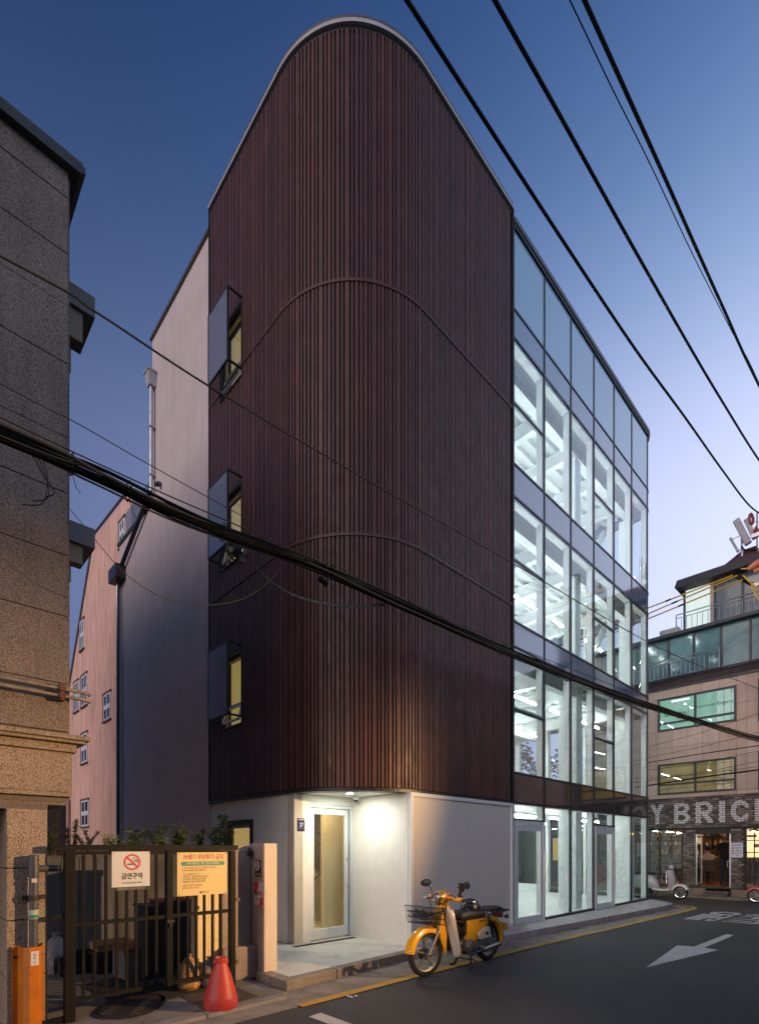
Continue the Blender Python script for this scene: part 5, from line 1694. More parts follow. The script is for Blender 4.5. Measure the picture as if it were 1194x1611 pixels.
part('strap', MB().tube([(hx - .02, -1.08 - .112, hz + .02), (hx + .03, -1.2, hz - .01), (hx + .1, -1.195, hz + .0)], .006, 5).lathe([(.010, 0), (.010, -.006)], 8, (hx + .02, -1.192, hz + .035), 'y'), BLK, hm)


# ------------------------------------------------------------------ round bodied scooters by the brick cafe (own space: front is +x)
def round_scooter(at, rz, body, label):
    t = thing('motor_scooter', label, 'scooter', at, rz, own=True)
    bm_ = M('glossy scooter paint', body, .22, var=.03, coat=.6)
    wheel(t, .62, .215, .215, .09, 5, CHR, disc=False)
    wheel(t, -.60, .215, .215, .09, 5, CHR, disc=False)
    part('front_fender', arch(.62, .215, .25, 165, 25, .085, .005), bm_, t, smooth=True)
    rings = []
    for (x, zb, zt, w) in ((-.92, .45, .56, .10), (-.86, .33, .66, .17), (-.70, .26, .73, .22), (-.45, .25, .74, .23), (-.22, .27, .72, .20), (-.08, .28, .62, .14), (0, .27, .45, .12)):
        rings.append([Vector((x, w * math.cos(a) * (1 if abs(math.sin(a)) < .8 else .9), (zb + zt) / 2 + (zt - zb) / 2 * math.sin(a))) for a in [2 * PI * j / 16 for j in range(16)]])
    part('rear_body', MB().loft(rings), bm_, t, smooth=True)
    part('floorboard', MB().loft([[Vector((x, y * .17, z + q * .03)) for (y, q) in ((-1, -1), (1, -1), (1, 1), (-1, 1))] for (x, z) in ((-.15, .29), (.2, .27), (.36, .30))]), bm_, t, bevel=.012)
    sh = []
    for (z, xf, w) in ((.28, .36, .17), (.45, .42, .21), (.62, .42, .22), (.78, .38, .17), (.90, .34, .09)):
        sh.append([Vector((xf - .07, -w, z)), Vector((xf, -w * .6, z)), Vector((xf + .05, 0, z)), Vector((xf, w * .6, z)), Vector((xf - .07, w, z)), Vector((xf - .085, w * .9, z)), Vector((xf - .03, 0, z)), Vector((xf - .085, -w * .9, z))])
    part('leg_shield', MB().loft(sh), bm_, t, smooth=True)
    part('horn_cover', MB().loft([[Vector((x, w * math.cos(a), z + .02 * math.sin(a))) for a in [2 * PI * j / 8 for j in range(8)]] for (x, z, w) in ((.47, .42, .05), (.50, .6, .05), (.45, .80, .035), (.40, .92, .05))]), bm_, t, smooth=True)
    part('louvre', MB().box(.475, .49, .055, .075, .45, .49).box(.475, .49, .055, .075, .52, .56).box(.465, .48, .055, .075, .59, .63).box(.455, .47, .055, .075, .66, .70), BLK, t)
    part('handlebar_head', MB().ell((.36, 0, .985), (.10, .13, .075)), bm_, t, smooth=True)
    part('headlight', MB().ell((.45, 0, .985), (.03, .065, .065)), CHR, t, smooth=True)
    part('seat', MB().loft([[Vector((x, w * math.cos(a), z + h * math.sin(a))) for a in [2 * PI * j / 12 for j in range(12)]] for (x, z, w, h) in ((-.78, .77, .06, .02), (-.68, .785, .13, .05), (-.4, .79, .14, .055), (-.12, .785, .12, .05), (-.04, .77, .05, .02))]), M('dark seat vinyl', (.02, .022, .03), .5), t, smooth=True)
    for s_ in (-1, 1):
        part('grip', MB().tube([(.33, s_ * .12, 1.0), (.29, s_ * .33, .99)], .019, 8), BLK, t, smooth=True)
        part('lever', MB().tube([(.36, s_ * .16, 1.01), (.38, s_ * .3, 1.02)], .006, 5), CHR, t, smooth=True)
        m1 = part('mirror', MB().tube([(.32, s_ * .15, 1.02), (.30, s_ * .22, 1.17)], .006, 5), CHR, t, smooth=True)
        part('mirror_head', MB().ell((.29, s_ * .24, 1.21), (.012, .05, .05)), CHR, m1, smooth=True)
    part('engine_block', MB().box(-.75, -.2, -.12, .12, .13, .32).tube([(-.3, .14, .16), (-.85, .16, .2)], .05, 10), BLK, t, bevel=.02)
    part('kick_stand', MB().tube([(-.1, .08, .25), (-.16, .18, .01)], .012, 6).tube([(-.1, -.08, .25), (-.16, -.18, .01)], .012, 6), BLK, t, smooth=True)
    return t


round_scooter((13.38, .36, .001), R(-90), (.66, .62, .58), 'white round bodied scooter parked before the cafe window')
round_scooter((13.75, -2.74, .001), R(90), (.5, .03, .02), 'red round bodied scooter parked at the edge of the cafe front')

# ------------------------------------------------------------------ the cafe building across the side street (front plane x = 15)
X0 = 15.0
K = thing('cafe_building', 'stone faced corner building with a brick cafe on its ground floor and glazed upper storeys', 'building', (X0, 0, 0))
YA, YB = 3.2, -7.0          # left and right ends as seen from the street
brick_tones = [M('brown grey brick', (.15, .118, .098), .9, var=.3, vs=9), M('pale tan brick', (.235, .19, .155), .9, var=.25, vs=9), M('dark brick', (.085, .068, .06), .9, var=.3, vs=9)]
wpaint = M('white paint on brick', (.62, .60, .58), .85, var=.08, vs=14)
mort = M('dark mortar', (.035, .03, .027), .95)
part('mortar_wall', MB().holed('x', YB, YA, .0, 3.30, X0 + .004, X0 + .22, [(-1.248, -.266, -.1, 2.15), (.112, 2.6, .27, 2.26), (-3.4, -1.603, .27, 2.26)]), mort, K)


def in_letter(ch, u, v):
    t = .27
    if ch == 'I':
        return True
    if ch == 'Y':
        if v < .5:
            return abs(u - .5) < .15
        return abs(abs(u - .5) - (v - .5) * .72) < .17
    if ch == 'K':
        return u < .3 or abs(abs(v - .5) - (u - .3) * .75) < .17
    if ch == 'C':
        r1 = ((u - .52) / .52) ** 2 + ((v - .5) / .5) ** 2
        r0 = ((u - .54) / .27) ** 2 + ((v - .5) / .28) ** 2
        return r1 < 1 and r0 > 1 and not (u > .55 and .36 < v < .64)
    if ch == 'B':
        if u < .3:
            return True
        lo = v < .52
        c, h = (.27, .27) if lo else (.75, .25)
        w = .5 if lo else .45
        r1 = (max(u - .5, 0) / w) ** 2 + ((v - c) / h) ** 2
        r0 = (max(u - .5, 0) / (w - .27)) ** 2 + ((v - c) / (h - .15)) ** 2
        return r1 < 1 and not (r0 < 1)
    if ch == 'R':
        if u < .3:
            return True
        r1 = (max(u - .5, 0) / .48) ** 2 + ((v - .70) / .30) ** 2
        r0 = (max(u - .5, 0) / .2) ** 2 + ((v - .70) / .14) ** 2
        if r1 < 1 and r0 > 1:
            return True
        return v < .45 and abs(u - (.9 - .95 * v)) < .18
    return False


LET = [('Y', 1.125, .715), ('B', .385, -.10), ('R', -.266, -.765), ('I', -.918, -1.095), ('C', -1.245, -1.74), ('K', -1.885, -2.40)]


def painted(y, z):
    for (ch, a, b) in LET:
        if b <= y <= a and 2.435 <= z <= 3.115:
            return in_letter(ch, (a - y) / (a - b), (z - 2.435) / .68)
    return False


random.seed(21)
BW, BH, PW, PH = .185, .058, .197, .0733
shared = []
for i in range(3):
    shared.append(make_mesh('brick', MB().box(-.016, .012, -BW / 2, BW / 2, -BH / 2, BH / 2), brick_tones[i]))
rest = MB()


def lay(y, z, w, inview):
    """one brick centred at y, z; painted bricks get the paint on their face cell by cell"""
    tone = random.choice((0, 0, 1, 2))
    if w < .05:
        return
    pr = random.uniform(-.004, .004)
    cells = [(painted(y + w / 2 - (i + .5) * w / 7, z + (j - .5) * BH / 2)) for j in range(2) for i in range(7)]
    if not inview:
        rest.box(X0 - .016 + pr, X0 + .012, y - w / 2, y + w / 2, z - BH / 2, z + BH / 2, tone)
        return
    if not any(cells):
        inst('brick', shared[tone], K, (pr, y, z), 0, (1, w / BW, 1))
        return
    mb = MB()
    mb.box(X0 - .0155 + pr, X0 + .012, y - w / 2, y + w / 2, z - BH / 2, z + BH / 2, 0)
    for j in range(2):
        for i in range(7):
            if cells[j * 7 + i]:
                ya, yb = y + w / 2 - i * w / 7, y + w / 2 - (i + 1) * w / 7
                za = z - BH / 2 + j * BH / 2
                mb.add([(X0 - .0168 + pr, ya, za), (X0 - .0168 + pr, yb, za), (X0 - .0168 + pr, yb, za + BH / 2), (X0 - .0168 + pr, ya, za + BH / 2)], [(0, 1, 2, 3)], 1)
    part('brick', mb, [brick_tones[tone], wpaint], K)


for r in range(14):
    z = 2.275 + PH * (r + .5)
    y = YA - (PW / 2 if r % 2 else 0)
    while y > YB:
        lay(y - BW / 2, z, BW, -2.05 < y - BW / 2 < 1.3)
        y -= PW
npier = 0
for (pa, pb) in ((.108, -.262), (-1.25, -1.60), (2.95, 2.62), (-3.42, -3.9)):
    r = 0
    while .30 + PH * (r + 1) < 2.27:
        z = .30 + PH * (r + .5)
        y = pa
        k_ = 0
        while y > pb + .02:
            w = min(BW * (.5 if (r % 2 and k_ == 0) else 1), y - pb)
            vis = pa < .2 and pb > -2 and npier < 50
            lay(y - w / 2, z, w, vis)
            npier += 1 if vis else 0
            y -= w + .012
            k_ += 1
        r += 1
part('brickwork', rest, brick_tones, K, kind='stuff')
# stone base and steps
tanst = granite('tan base stone', [(.12, .09, .06), (.26, .2, .14), (.34, .27, .2)], .3)
for (a, b) in ((.10, 3.2), (-.55, .097), (-1.9, -1.26), (-3.2, -1.903), (-7, -3.203)):
    part('base_stone', MB().box(X0 - .05, X0 + .2, a if a < b else b, b if b > a else a, .0, .272), tanst, K, bevel=.006)
part('step', MB().box(X0 - .50, X0 - .05, -1.24, -.56, .05, .13).box(X0 - .30, X0 - .052, -1.24, -.56, .13, .215), M('dark stone step', (.11, .095, .085), .8, var=.2), K, bevel=.006)
wood = M('dark weathered wood', (.06, .042, .03), .8, var=.3, vs=12)
part('ledge', MB().box(X0 - .03, X0 + .2, -1.246, -.268, .272, .335), wood, K)
# stone facing
tile_m = [M('pinkish stone slab', (.53, .37, .29), .75, var=.10, vs=3, streak=.12), M('paler pinkish stone slab', (.58, .42, .34), .75, var=.10, vs=3, streak=.1)]
W3 = (-1.395, .901, 5.64, 6.77)
W2 = (-1.395, .901, 3.436, 4.495)
W3b, W2b = (-4.3, -1.96, 5.5, 6.85), (-4.3, -1.96, 3.40, 4.6)
ycuts = [3.2, 2.7, 2.25, 1.8, 1.35, .901, .45, 0, -.46, -.93, -1.395, -1.675, -1.96, -2.5, -3.1, -3.7, -4.3, -5, -5.7, -6.4, -7]
zcuts = [3.31, 3.436, 3.97, 4.495, 5.06, 5.64, 6.2, 6.77, 7.08]
for i in range(len(ycuts) - 1):
    for j in range(len(zcuts) - 1):
        a, b, c, d = ycuts[i + 1], ycuts[i], zcuts[j], zcuts[j + 1]
        cy, cz = (a + b) / 2, (c + d) / 2
        if any(w[0] < cy < w[1] and w[2] < cz < w[3] for w in (W3, W2, W3b, W2b)):
            continue
        dy = random.uniform(-.003, .003)
        part('stone_slab', MB().box(X0 + dy, X0 + .03, a + .004, b - .004, c + .004, d - .004), random.choice(tile_m), K)
part('upper_wall', MB().holed('x', YB, YA, 3.31, 7.08, X0 + .02, X0 + .25, [W3, W2, W3b, W2b]), mort, K)
part('flashing', MB().box(X0 - .03, X0 + .02, YB, YA, 3.292, 3.312), M('brown flashing', (.1, .06, .045), .6), K)
fr_m = M('dark blue grey window frame', (.028, .032, .045), .4)


def lit_pane_mat(name, c1, c2, s):
    m, t, p, out = nodes(name)
    c = ramp(t, noise(t, 2.2, 5, .6), [(.35, c1), (.65, c2)])
    p.inputs['Base Color'].default_value = (.1, .1, .1, 1)
    t.links.new(c, p.inputs['Emission Color'])
    p.inputs['Emission Strength'].default_value = s
    return m


teal = lit_pane_mat('glow panel behind teal glass', (.15, .31, .25), (.24, .40, .32), 1.25)
olive = lit_pane_mat('glow panel behind amber glass', (.17, .11, .02), (.40, .27, .07), .62)
amber2 = lit_pane_mat('warm glow panel', (.5, .26, .05), (.45, .3, .1), .9)
striplight = emit('lit strip lamp seen through the window', (.95, 1, .9), 5)
for (W, m_, zs, dp_) in ((W3, teal, 5.90, 1.6), (W2, olive, 3.78, 1.6), (W3b, olive, 5.9, 1.9), (W2b, amber2, 3.78, 1.9)):
    t = .06
    ym_ = (W[0] + W[1]) / 2
    fr = MB()
    for (p0, p1, q0, q1) in ((W[0], W[0] + t, W[2], W[3]), (W[1] - t, W[1], W[2], W[3]), (W[0] + t, W[1] - t, W[2], W[2] + t), (W[0] + t, W[1] - t, W[3] - t, W[3]), (ym_ - t / 2, ym_ + t / 2, W[2] + t, W[3] - t), (W[0] + t, ym_ - t / 2, zs - t / 2, zs + t / 2), (ym_ + t / 2, W[1] - t, zs - t / 2, zs + t / 2)):
        fr.box(X0 - .03, X0 + .06, p0, p1, q0, q1)
    w = part('window', fr, fr_m, K)
    part('pane', MB().box(X0 + .02, X0 + .028, W[0] + t, W[1] - t, W[2] + t, W[3] - t), MAT['glass'], w)
    part('glow_panel', MB().box(X0 + dp_, X0 + dp_ + .02, W[0] - 1.2, W[1] + 2.2, W[2] - .3, W[3] + .7), m_, w)  # glowing panel stands in for the lit room behind the window
    tb = MB()
    for (yy, zz) in ((W[0] + .5, W[3] + .2), (W[1] - 1.2, W[3] + .35), (W[0] + 1.6, W[3] + .1)):
        tb.box(X0 + 1.0, X0 + 1.03, yy, yy + .55, zz, zz + .03)
    part('strip_lamp', tb, striplight, w)
pl_ = M('dark window lettering', (.02, .03, .03), .5)
part('lettering', text_mb('EDEL FRAU', .15, frame_x(X0 + .017, .32, 6.18) @ Matrix.Identity(4), bold=.002), pl_, K)
part('lettering', text_mb('noonoo fingers', .17, frame_x(X0 + .017, -.79, 6.30), bold=.001), pl_, K)
# dark shingle band, glazed fourth storey, parapet, fifth storey and red roof
shm = M('dark brown shingle', (.055, .035, .035), .85, var=.3, vs=10)
shb = MB().extr([(X0 - .02, 0, 7.085), (X0 + .25, 0, 7.085), (X0 + .25, 0, 7.44), (X0 + .12, 0, 7.44)], (0, YA, 0)).extr([(X0 - .02, 0, 7.085), (X0 + .25, 0, 7.085), (X0 + .25, 0, 7.44), (X0 + .12, 0, 7.44)], (0, YB, 0))
part('shingle_band', shb, shm, K)
tabs = MB()
for r in range(3):
    for k in range(32):
        yy = YA - .12 - k * .22 - (.11 if r % 2 else 0)
        x1 = X0 - .02 + .14 * (r * .115 + .02) / .355
        tabs.extr([(x1 - .012, yy, 7.10 + r * .115), (x1 - .012, yy - .2, 7.10 + r * .115), (x1 + .03, yy - .2, 7.2 + r * .115), (x1 + .03, yy, 7.2 + r * .115)], (.006, 0, 0))
part('shingles', tabs, shm, K, kind='stuff')
part('fascia_board', MB().box(X0 - .05, X0 + .0, YB, YA, 7.06, 7.13).box(X0 - .04, X0 + .05, YB, YA, 7.43, 7.455), fr_m, K)
tg_ = M('teal tinted glazing', (.09, .2, .21), .1, var=.3, vs=1.5, spec=.8, coat=.4)
ys4 = [3.2, 2.2, 1.4, .663, -.116, -.901, -1.702, -2.5, -3.3, -4.5]
for i in range(len(ys4) - 1):
    part('glazing', MB().box(X0 + .36, X0 + .38, ys4[i + 1] + .035, ys4[i] - .035, 7.46, 8.92), tg_, K)
    part('glazing_post', MB().box(X0 + .33, X0 + .42, ys4[i + 1] - .032, ys4[i + 1] + .032, 7.46, 8.92), fr_m, K)
part('terrace_cap', MB().box(X0 + .2, X0 + 5, YB, YA, 8.92, 9.06), M('dark cap metal', (.04, .045, .045), .5), K)
part('terrace_gutter', MB().box(X0 + .14, X0 + .2, YB, YA, 8.93, 9.03), fr_m, K)
steelr = M('stainless railing', (.5, .48, .47), .3, .9)


def railing(x, ya, yb, z0, z1, step, lab):
    rl_ = MB().tube([(x, ya, z1), (x, yb, z1)], .02, 8).tube([(x, ya, z1 - .12), (x, yb, z1 - .12)], .014, 8).tube([(x, ya, z0 + .08), (x, yb, z0 + .08)], .014, 8)
    o = part('railing', rl_, steelr, K, smooth=True)
    bm_ = make_mesh('baluster', MB().tube([(0, 0, 0), (0, 0, 1)], .011, 6), steelr)
    y = ya
    while y > yb:
        inst('baluster', bm_, o, (x - X0, y, z0 + .08), 0, (1, 1, z1 - .2 - z0))
        y -= step
    for y in (ya, yb):
        inst('baluster', bm_, o, (x - X0, y, z0), 0, (2, 2, z1 - z0))


railing(X0 + .12, 2.6, -.90, 7.45, 8.12, .14, '')
railing(X0 + .45, .45, -3.2, 9.06, 9.72, .16, '')
part('lit_glazing', MB().box(X0 + .8, X0 + .82, -.56, .25, 9.06, 10.62), lit_pane_mat('pale lit sun room glass', (.62, .74, .70), (.68, .8, .77), 1.05), K)
part('glazing_post', MB().box(X0 + .77, X0 + .86, -.66, -.57, 9.06, 10.62).box(X0 + .77, X0 + .86, .255, .32, 9.06, 10.62).box(X0 + .77, X0 + .86, -1.45, -1.38, 9.06, 10.62), fr_m, K)
gg = M('grey glazing', (.16, .19, .2), .12, var=.1, coat=.4)
part('glazing', MB().box(X0 + .8, X0 + .82, -1.378, -.662, 9.06, 10.62), gg, K)
part('glazing', MB().box(X0 + .8, X0 + .82, -4.0, -1.452, 9.06, 10.62), gg, K)
part('curtain', MB().extr([(X0 + .75, -.50, 9.1), (X0 + .77, -.56, 9.1), (X0 + .79, -.50, 9.1)], (0, 0, 1.5)).extr([(X0 + .75, -.55, 9.1), (X0 + .77, -.60, 9.1), (X0 + .79, -.55, 9.1)], (0, 0, 1.5)), M('pale pink curtain', (.5, .4, .38), .9), K)
part('roof_eave', MB().extr([(X0 + .35, .48, 10.66), (X0 + .35, .40, 10.88), (X0 + .35, -5, 10.88), (X0 + .35, -5, 10.64), (X0 + .35, .3, 10.62)], (5, 0, 0)), M('dark eave board', (.045, .04, .045), .7, var=.3), K)
part('fifth_wall', MB().box(X0 + .83, X0 + 5, -5, .30, 9.06, 10.62), M('grey side wall', (.22, .22, .22), .8), K)
redr = M('dark red roof sheeting', (.10, .022, .026), .6, var=.15, vs=8)
part('red_roof', MB().extr([(X0 + .5, -.86, 10.885), (X0 + 1.6, -1.25, 11.75), (X0 + 1.6, -5, 11.75), (X0 + .5, -5, 10.885)], (2.0, 0, .02)), redr, K)
rs = MB()
for k in range(9):
    q = k / 9
    rs.cbox((X0 + .49 + 1.1 * q, -3.2 + -.2 * q, 10.90 + .865 * q), (.02, 4.0, .03))
part('roof_course', rs, redr, K)
part('side_wall', MB().box(X0 + .25, X0 + 6, YA - .2, YA, 0, 9).box(X0 + .25, X0 + 6, YB, YB + .2, 0, 9).box(X0 + 5.8, X0 + 6, YB + .2, YA - .2, 0, 9), tile_m[0], K)
for z in (2.55, 4.95, 7.2):
    part('storey_floor', MB().box(X0 + .25, X0 + 5.8, YB + .2, YA - .2, z, z + .15), M('dim floor', (.2, .18, .16), .8), K)
ac = MB().box(X0 + .32, X0 + .62, .35, .95, 9.06, 9.28)
solo('air_conditioner', ac, M('pale air conditioner casing', (.4, .38, .37), .6), 'pale air conditioner box on the cafe building terrace edge', 'air conditioner', bevel=.02)
# antennas on the roof
an = thing('mobile_antenna', 'cluster of grey panel antennas on a mast on the red roof', 'antenna', (X0 + 1.4, -1.5, 11.2))
agm = M('grey antenna casing', (.36, .33, .34), .5)
ax_ = X0 + .9
Rt = Matrix.Rotation(R(-14), 3, 'X')
part('panel', MB().cbox((ax_, -1.38, 12.02), (.14, .20, 1.0), Matrix.Rotation(R(-20), 3, 'X')), agm, an, bevel=.03)
part('panel', MB().cbox((ax_ + .12, -1.58, 12.08), (.08, .14, .8), Matrix.Rotation(R(-18), 3, 'X')), agm, an, bevel=.02)
part('slim_panel', MB().cbox((ax_, -1.16, 11.68), (.07, .075, .62), Matrix.Rotation(R(-22), 3, 'X')), agm, an, bevel=.02)
part('mast', MB().tube([(ax_ + .1, -1.8, 11.1), (ax_ + .1, -1.8, 12.5)], .06, 10).tube([(ax_ + .05, -1.36, 11.1), (ax_ + .05, -1.36, 11.9)], .035, 8), MAT['zinc'], an, smooth=True)
part('arm', MB().tube([(ax_ + .05, -1.1, 11.92), (ax_ + .05, -1.42, 11.97)], .02, 6).tube([(ax_ + .05, -1.2, 11.46), (ax_ + .05, -1.4, 11.5)], .02, 6).tube([(ax_ + .1, -1.45, 11.75), (ax_ + .1, -1.8, 11.85)], .02, 6).tube([(ax_ + .1, -1.45, 12.25), (ax_ + .1, -1.8, 12.25)], .02, 6), MAT['zinc'], an, smooth=True)
part('cable_loop', MB().tube(spline([(ax_, -1.36, 11.55), (ax_ - .05, -1.48, 11.35), (ax_, -1.65, 11.3), (ax_ + .05, -1.85, 11.3)]), .022, 6).tube(spline([(ax_, -1.22, 11.33), (ax_, -1.27, 11.2), (ax_ + .05, -1.36, 11.15)]), .01, 5), MAT['cable'], an, smooth=True)

# ---- cafe ground floor
rust = M('rusty window iron', (.05, .028, .02), .7, .3, var=.4, vs=20)
for (a, b, nm) in ((2.58, .115, 'left'), (-1.606, -3.38, 'right')):
    fr = MB().box(X0 - .0, X0 + .07, b, b + .045, .272, 2.262).box(X0 - .0, X0 + .07, a - .045, a, .272, 2.262).box(X0, X0 + .07, b + .045, a - .045, 2.215, 2.262).box(X0, X0 + .07, b + .045, a - .045, .272, .32)
    for k in range(1, 5):
        fr.box(X0 + .01, X0 + .05, b + .045, a - .045, .32 + k * .379 - .012, .32 + k * .379 + .012)
    n_ = 7
    for k in range(1, n_):
        yy = b + (a - b) * k / n_
        fr.box(X0 + .012, X0 + .048, yy - .012, yy + .012, .32, 2.215)
    w = part('cafe_window', fr, rust, K)
    part('pane', MB().box(X0 + .025, X0 + .033, b + .045, a - .045, .32, 2.215), MAT['glass'], w)
part('door_head', MB().box(X0 - .04, X0 + .2, -1.246, -.268, 2.06, 2.148), M('dark door head', (.02, .018, .016), .6), K)
for (y, sg) in ((-.285, -1), (-1.232, 1)):
    lf = MB().box(X0 + .0, X0 + .045, y - .022, y + .022, .34, 2.055).box(X0 + .56, X0 + .60, y - .022, y + .022, .34, 2.055).box(X0 + .045, X0 + .56, y - .02, y + .02, 2.0, 2.055).box(X0 + .045, X0 + .56, y - .02, y + .02, .34, .42)
    w = part('glass_door', lf, MAT['steel'], K)
    part('pane', MB().box(X0 + .045, X0 + .56, y - .004, y + .004, .42, 2.0), MAT['glass'], w)
    part('door_handle', MB().tube([(X0 + .06, y + sg * .02, .98), (X0 + .06, y + sg * .09, .98), (X0 + .06, y + sg * .09, 1.16), (X0 + .06, y + sg * .02, 1.16)], .012, 6).tube([(X0 + .06, y - sg * .02, .98), (X0 + .06, y - sg * .09, .98), (X0 + .06, y - sg * .09, 1.16), (X0 + .06, y - sg * .02, 1.16)], .012, 6), CHR, w, smooth=True)
wallw = M('warm dark interior wall', (.16, .10, .06), .8, var=.3, vs=3)
part('cafe_shell', MB().box(X0 + 4.0, X0 + 4.1, YB + .2, YA - .2, .3, 2.55).box(X0 + .25, X0 + 4, 2.62, 2.7, .3, 2.55).box(X0 + .25, X0 + 4, -3.6, -3.5, .3, 2.55), wallw, K)
part('cafe_floor', MB().box(X0 + .22, X0 + 4, -3.5, 2.62, .25, .33), M('red brown cafe floor', (.20, .05, .025), .4, var=.2), K)
part('cafe_ceiling', MB().box(X0 + .25, X0 + 4, -3.5, 2.62, 2.45, 2.5), M('brown ceiling', (.3, .2, .12), .8), K)
part('counter', MB().box(X0 + 3.1, X0 + 3.5, -.9, 2.4, .33, 1.35), wood, K)
part('back_poster', MB().box(X0 + 3.96, X0 + 3.99, -1.6, -.95, 1.25, 2.3), lit_pane_mat('self-glowing cream menu wall', (.85, .58, .28), (.9, .62, .3), 1.8), K)  # poster emits by itself, for the orange light in the doorway
part('red_banner', MB().box(X0 + 3.93, X0 + 3.955, -1.6, -1.15, 1.62, 1.75), M('red banner', (.5, .03, .02), .5), K)
part('partition', MB().box(X0 + 2.4, X0 + 2.45, -.62, -.50, .33, 2.45).box(X0 + 2.4, X0 + 2.45, -1.5, -.62, 1.98, 2.06), wood, K)
shv = MB()
for k in range(5):
    shv.box(X0 + 3.75, X0 + 3.98, -.85, 2.5, .6 + k * .36, .63 + k * .36)
for k in range(7):
    shv.box(X0 + 3.76, X0 + 3.98, -.85 + k * .5, -.82 + k * .5, .33, 2.2)
sh_o = part('shelf', shv, wood, K)
random.seed(8)
ms_ = [M('amber jar', (.5, .25, .05), .3), M('dark jar', (.08, .06, .05), .4), M('pale jar', (.5, .45, .38), .4)]
js = MB()
for k in range(5):
    y = -.78
    while y < 2.4:
        h_ = random.uniform(.1, .24)
        js.lathe([(.04, 0), (.045, .02), (.045, h_ * .7), (.02, h_ * .85), (.02, h_)], 7, (X0 + 3.84, y, .632 + k * .36), mi=random.randrange(3))
        y += random.uniform(.1, .22)
part('shelf_jars', js, ms_, sh_o, kind='stuff')
ws = MB()
for yy in (-1.2, .6, 1.8):
    for xx in (1.2, 2.6):
        ws.box(X0 + xx, X0 + xx + .03, yy, yy + .55, 2.40, 2.44)
part('strip_lamp', ws, emit('lit warm strip lamp', (1, .8, .5), 9), K)


def pendant(y, x, label):
    P_ = (x, y, 2.0)
    t = thing('pendant_lamp', label, 'lamp', (x, y, 2.2), group='glowing lamps at the cafe front')
    part('cord', MB().tube([(x, y, 2.45), (x, y, 2.22)], .006, 5), BLK, t)
    part('shade', MB().lathe([(.02, .10), (.05, .085), (.12, .03), (.16, 0), (.155, 0), (.11, .025), (.02, .08)], 18, (x, y, 2.13)), M('copper lamp shade', (.35, .14, .05), .3, .9), t, smooth=True)
    part('bulb', MB().ell((x, y, 2.13), (.05, .05, .045)), emit('lit warm bulb', (1, .52, .16), 40), t, smooth=True)
    return t


pendant(.31, X0 + .16, 'glowing copper lamp at the top of the left cafe window')
pendant(-1.82, X0 + .16, 'glowing copper lamp at the top of the right cafe window')
cl_ = thing('ceiling_lamp', 'warm lamp under the cafe ceiling behind the open door', 'lamp', (X0 + 2.0, -.7, 2.4))
part('diffuser', MB().lathe([(.001, 0), (.14, 0), (.14, -.04), (.001, -.05)], 16, (X0 + 2.0, -.4, 2.45)), emit('lit cafe lamp', (1, .55, .2), 60), cl_)
part('diffuser', MB().lathe([(.001, 0), (.14, 0), (.14, -.04), (.001, -.05)], 16, (X0 + 2.8, 1.3, 2.45)), emit('lit cafe lamp', (1, .55, .2), 45), cl_)
# menu notice on the right pier
mn = thing('menu_board', 'white notice with four red pictures beside the cafe door', 'sign', (X0 - .03, -1.41, 1.3))
part('plate', MB().box(X0 - .034, X0 - .024, -1.575, -1.262, 1.30, 1.765), M('white notice board', (.6, .6, .68), .5, var=.02), mn)
dd_ = MB()
for k in range(4):
    dd_.add([(X0 - .0352, -1.315 + .032 * math.cos(a), 1.68 - k * .085 + .03 * math.sin(a)) for a in [2 * PI * j / 12 for j in range(12)]], [tuple(range(12))])
part('picture', dd_, M('red brown picture print', (.45, .08, .05), .5), mn)
ml = MB()
for k in range(4):
    for q_ in range(2):
        ml.add([(X0 - .0352, -1.365, 1.695 - k * .085 - q_ * .028), (X0 - .0352, -1.55 + q_ * .04, 1.695 - k * .085 - q_ * .028), (X0 - .0352, -1.55 + q_ * .04, 1.706 - k * .085 - q_ * .028), (X0 - .0352, -1.365, 1.706 - k * .085 - q_ * .028)], [(0, 1, 2, 3)])
ml.add([(X0 - .0352, -1.38, 1.345), (X0 - .0352, -1.46, 1.345), (X0 - .0352, -1.46, 1.365), (X0 - .0352, -1.38, 1.365)], [(0, 1, 2, 3)])
part('print', ml, bkp, mn)


# ---- people in the cafe
def figure(name, label, joints, bones, radii, at, rz, clothes, skin=None, hair=None, head=None, facing=None):
    t = thing('person', label, 'person', at, rz, own=True)
    me = bpy.data.meshes.new('body')
    me.from_pydata(joints, bones, [])
    o = bpy.data.objects.new('body', me)
    col.objects.link(o)
    sk_ = o.modifiers.new('s', 'SKIN')
    for i, r_ in enumerate(radii):
        me.skin_vertices[0].data[i].radius = (r_, r_ * .85)
    me.skin_vertices[0].data[0].use_root = True
    ss_ = o.modifiers.new('d', 'SUBSURF')
    ss_.levels = ss_.render_levels = 2
    dg_ = bpy.context.evaluated_depsgraph_get()
    ev_ = bpy.data.meshes.new_from_object(o.evaluated_get(dg_))
    bpy.data.objects.remove(o)
    b = bpy.data.objects.new('body', ev_)
    ev_.materials.clear()
    for m_ in clothes:
        ev_.materials.append(m_[0])
    for p in ev_.polygons:
        p.use_smooth = True
        c = p.center
        for i, (m_, f_) in enumerate(clothes):
            if f_(c):
                p.material_index = i
                break
    col.objects.link(b)
    b.parent = t
    hx_, hy_, hz_ = head
    part('hair', MB().ell((hx_ - facing[0] * .02, hy_ - facing[1] * .02, hz_ + .03), (.095, .09, .105), 14, 10), hair, t, smooth=True)
    part('face', MB().ell((hx_ + facing[0] * .03, hy_ + facing[1] * .03, hz_), (.075, .072, .10), 14, 10).ell((hx_ + facing[0] * .11, hy_ + facing[1] * .11, hz_ - .01), (.015, .015, .022)), skin, t, smooth=True)
    return t


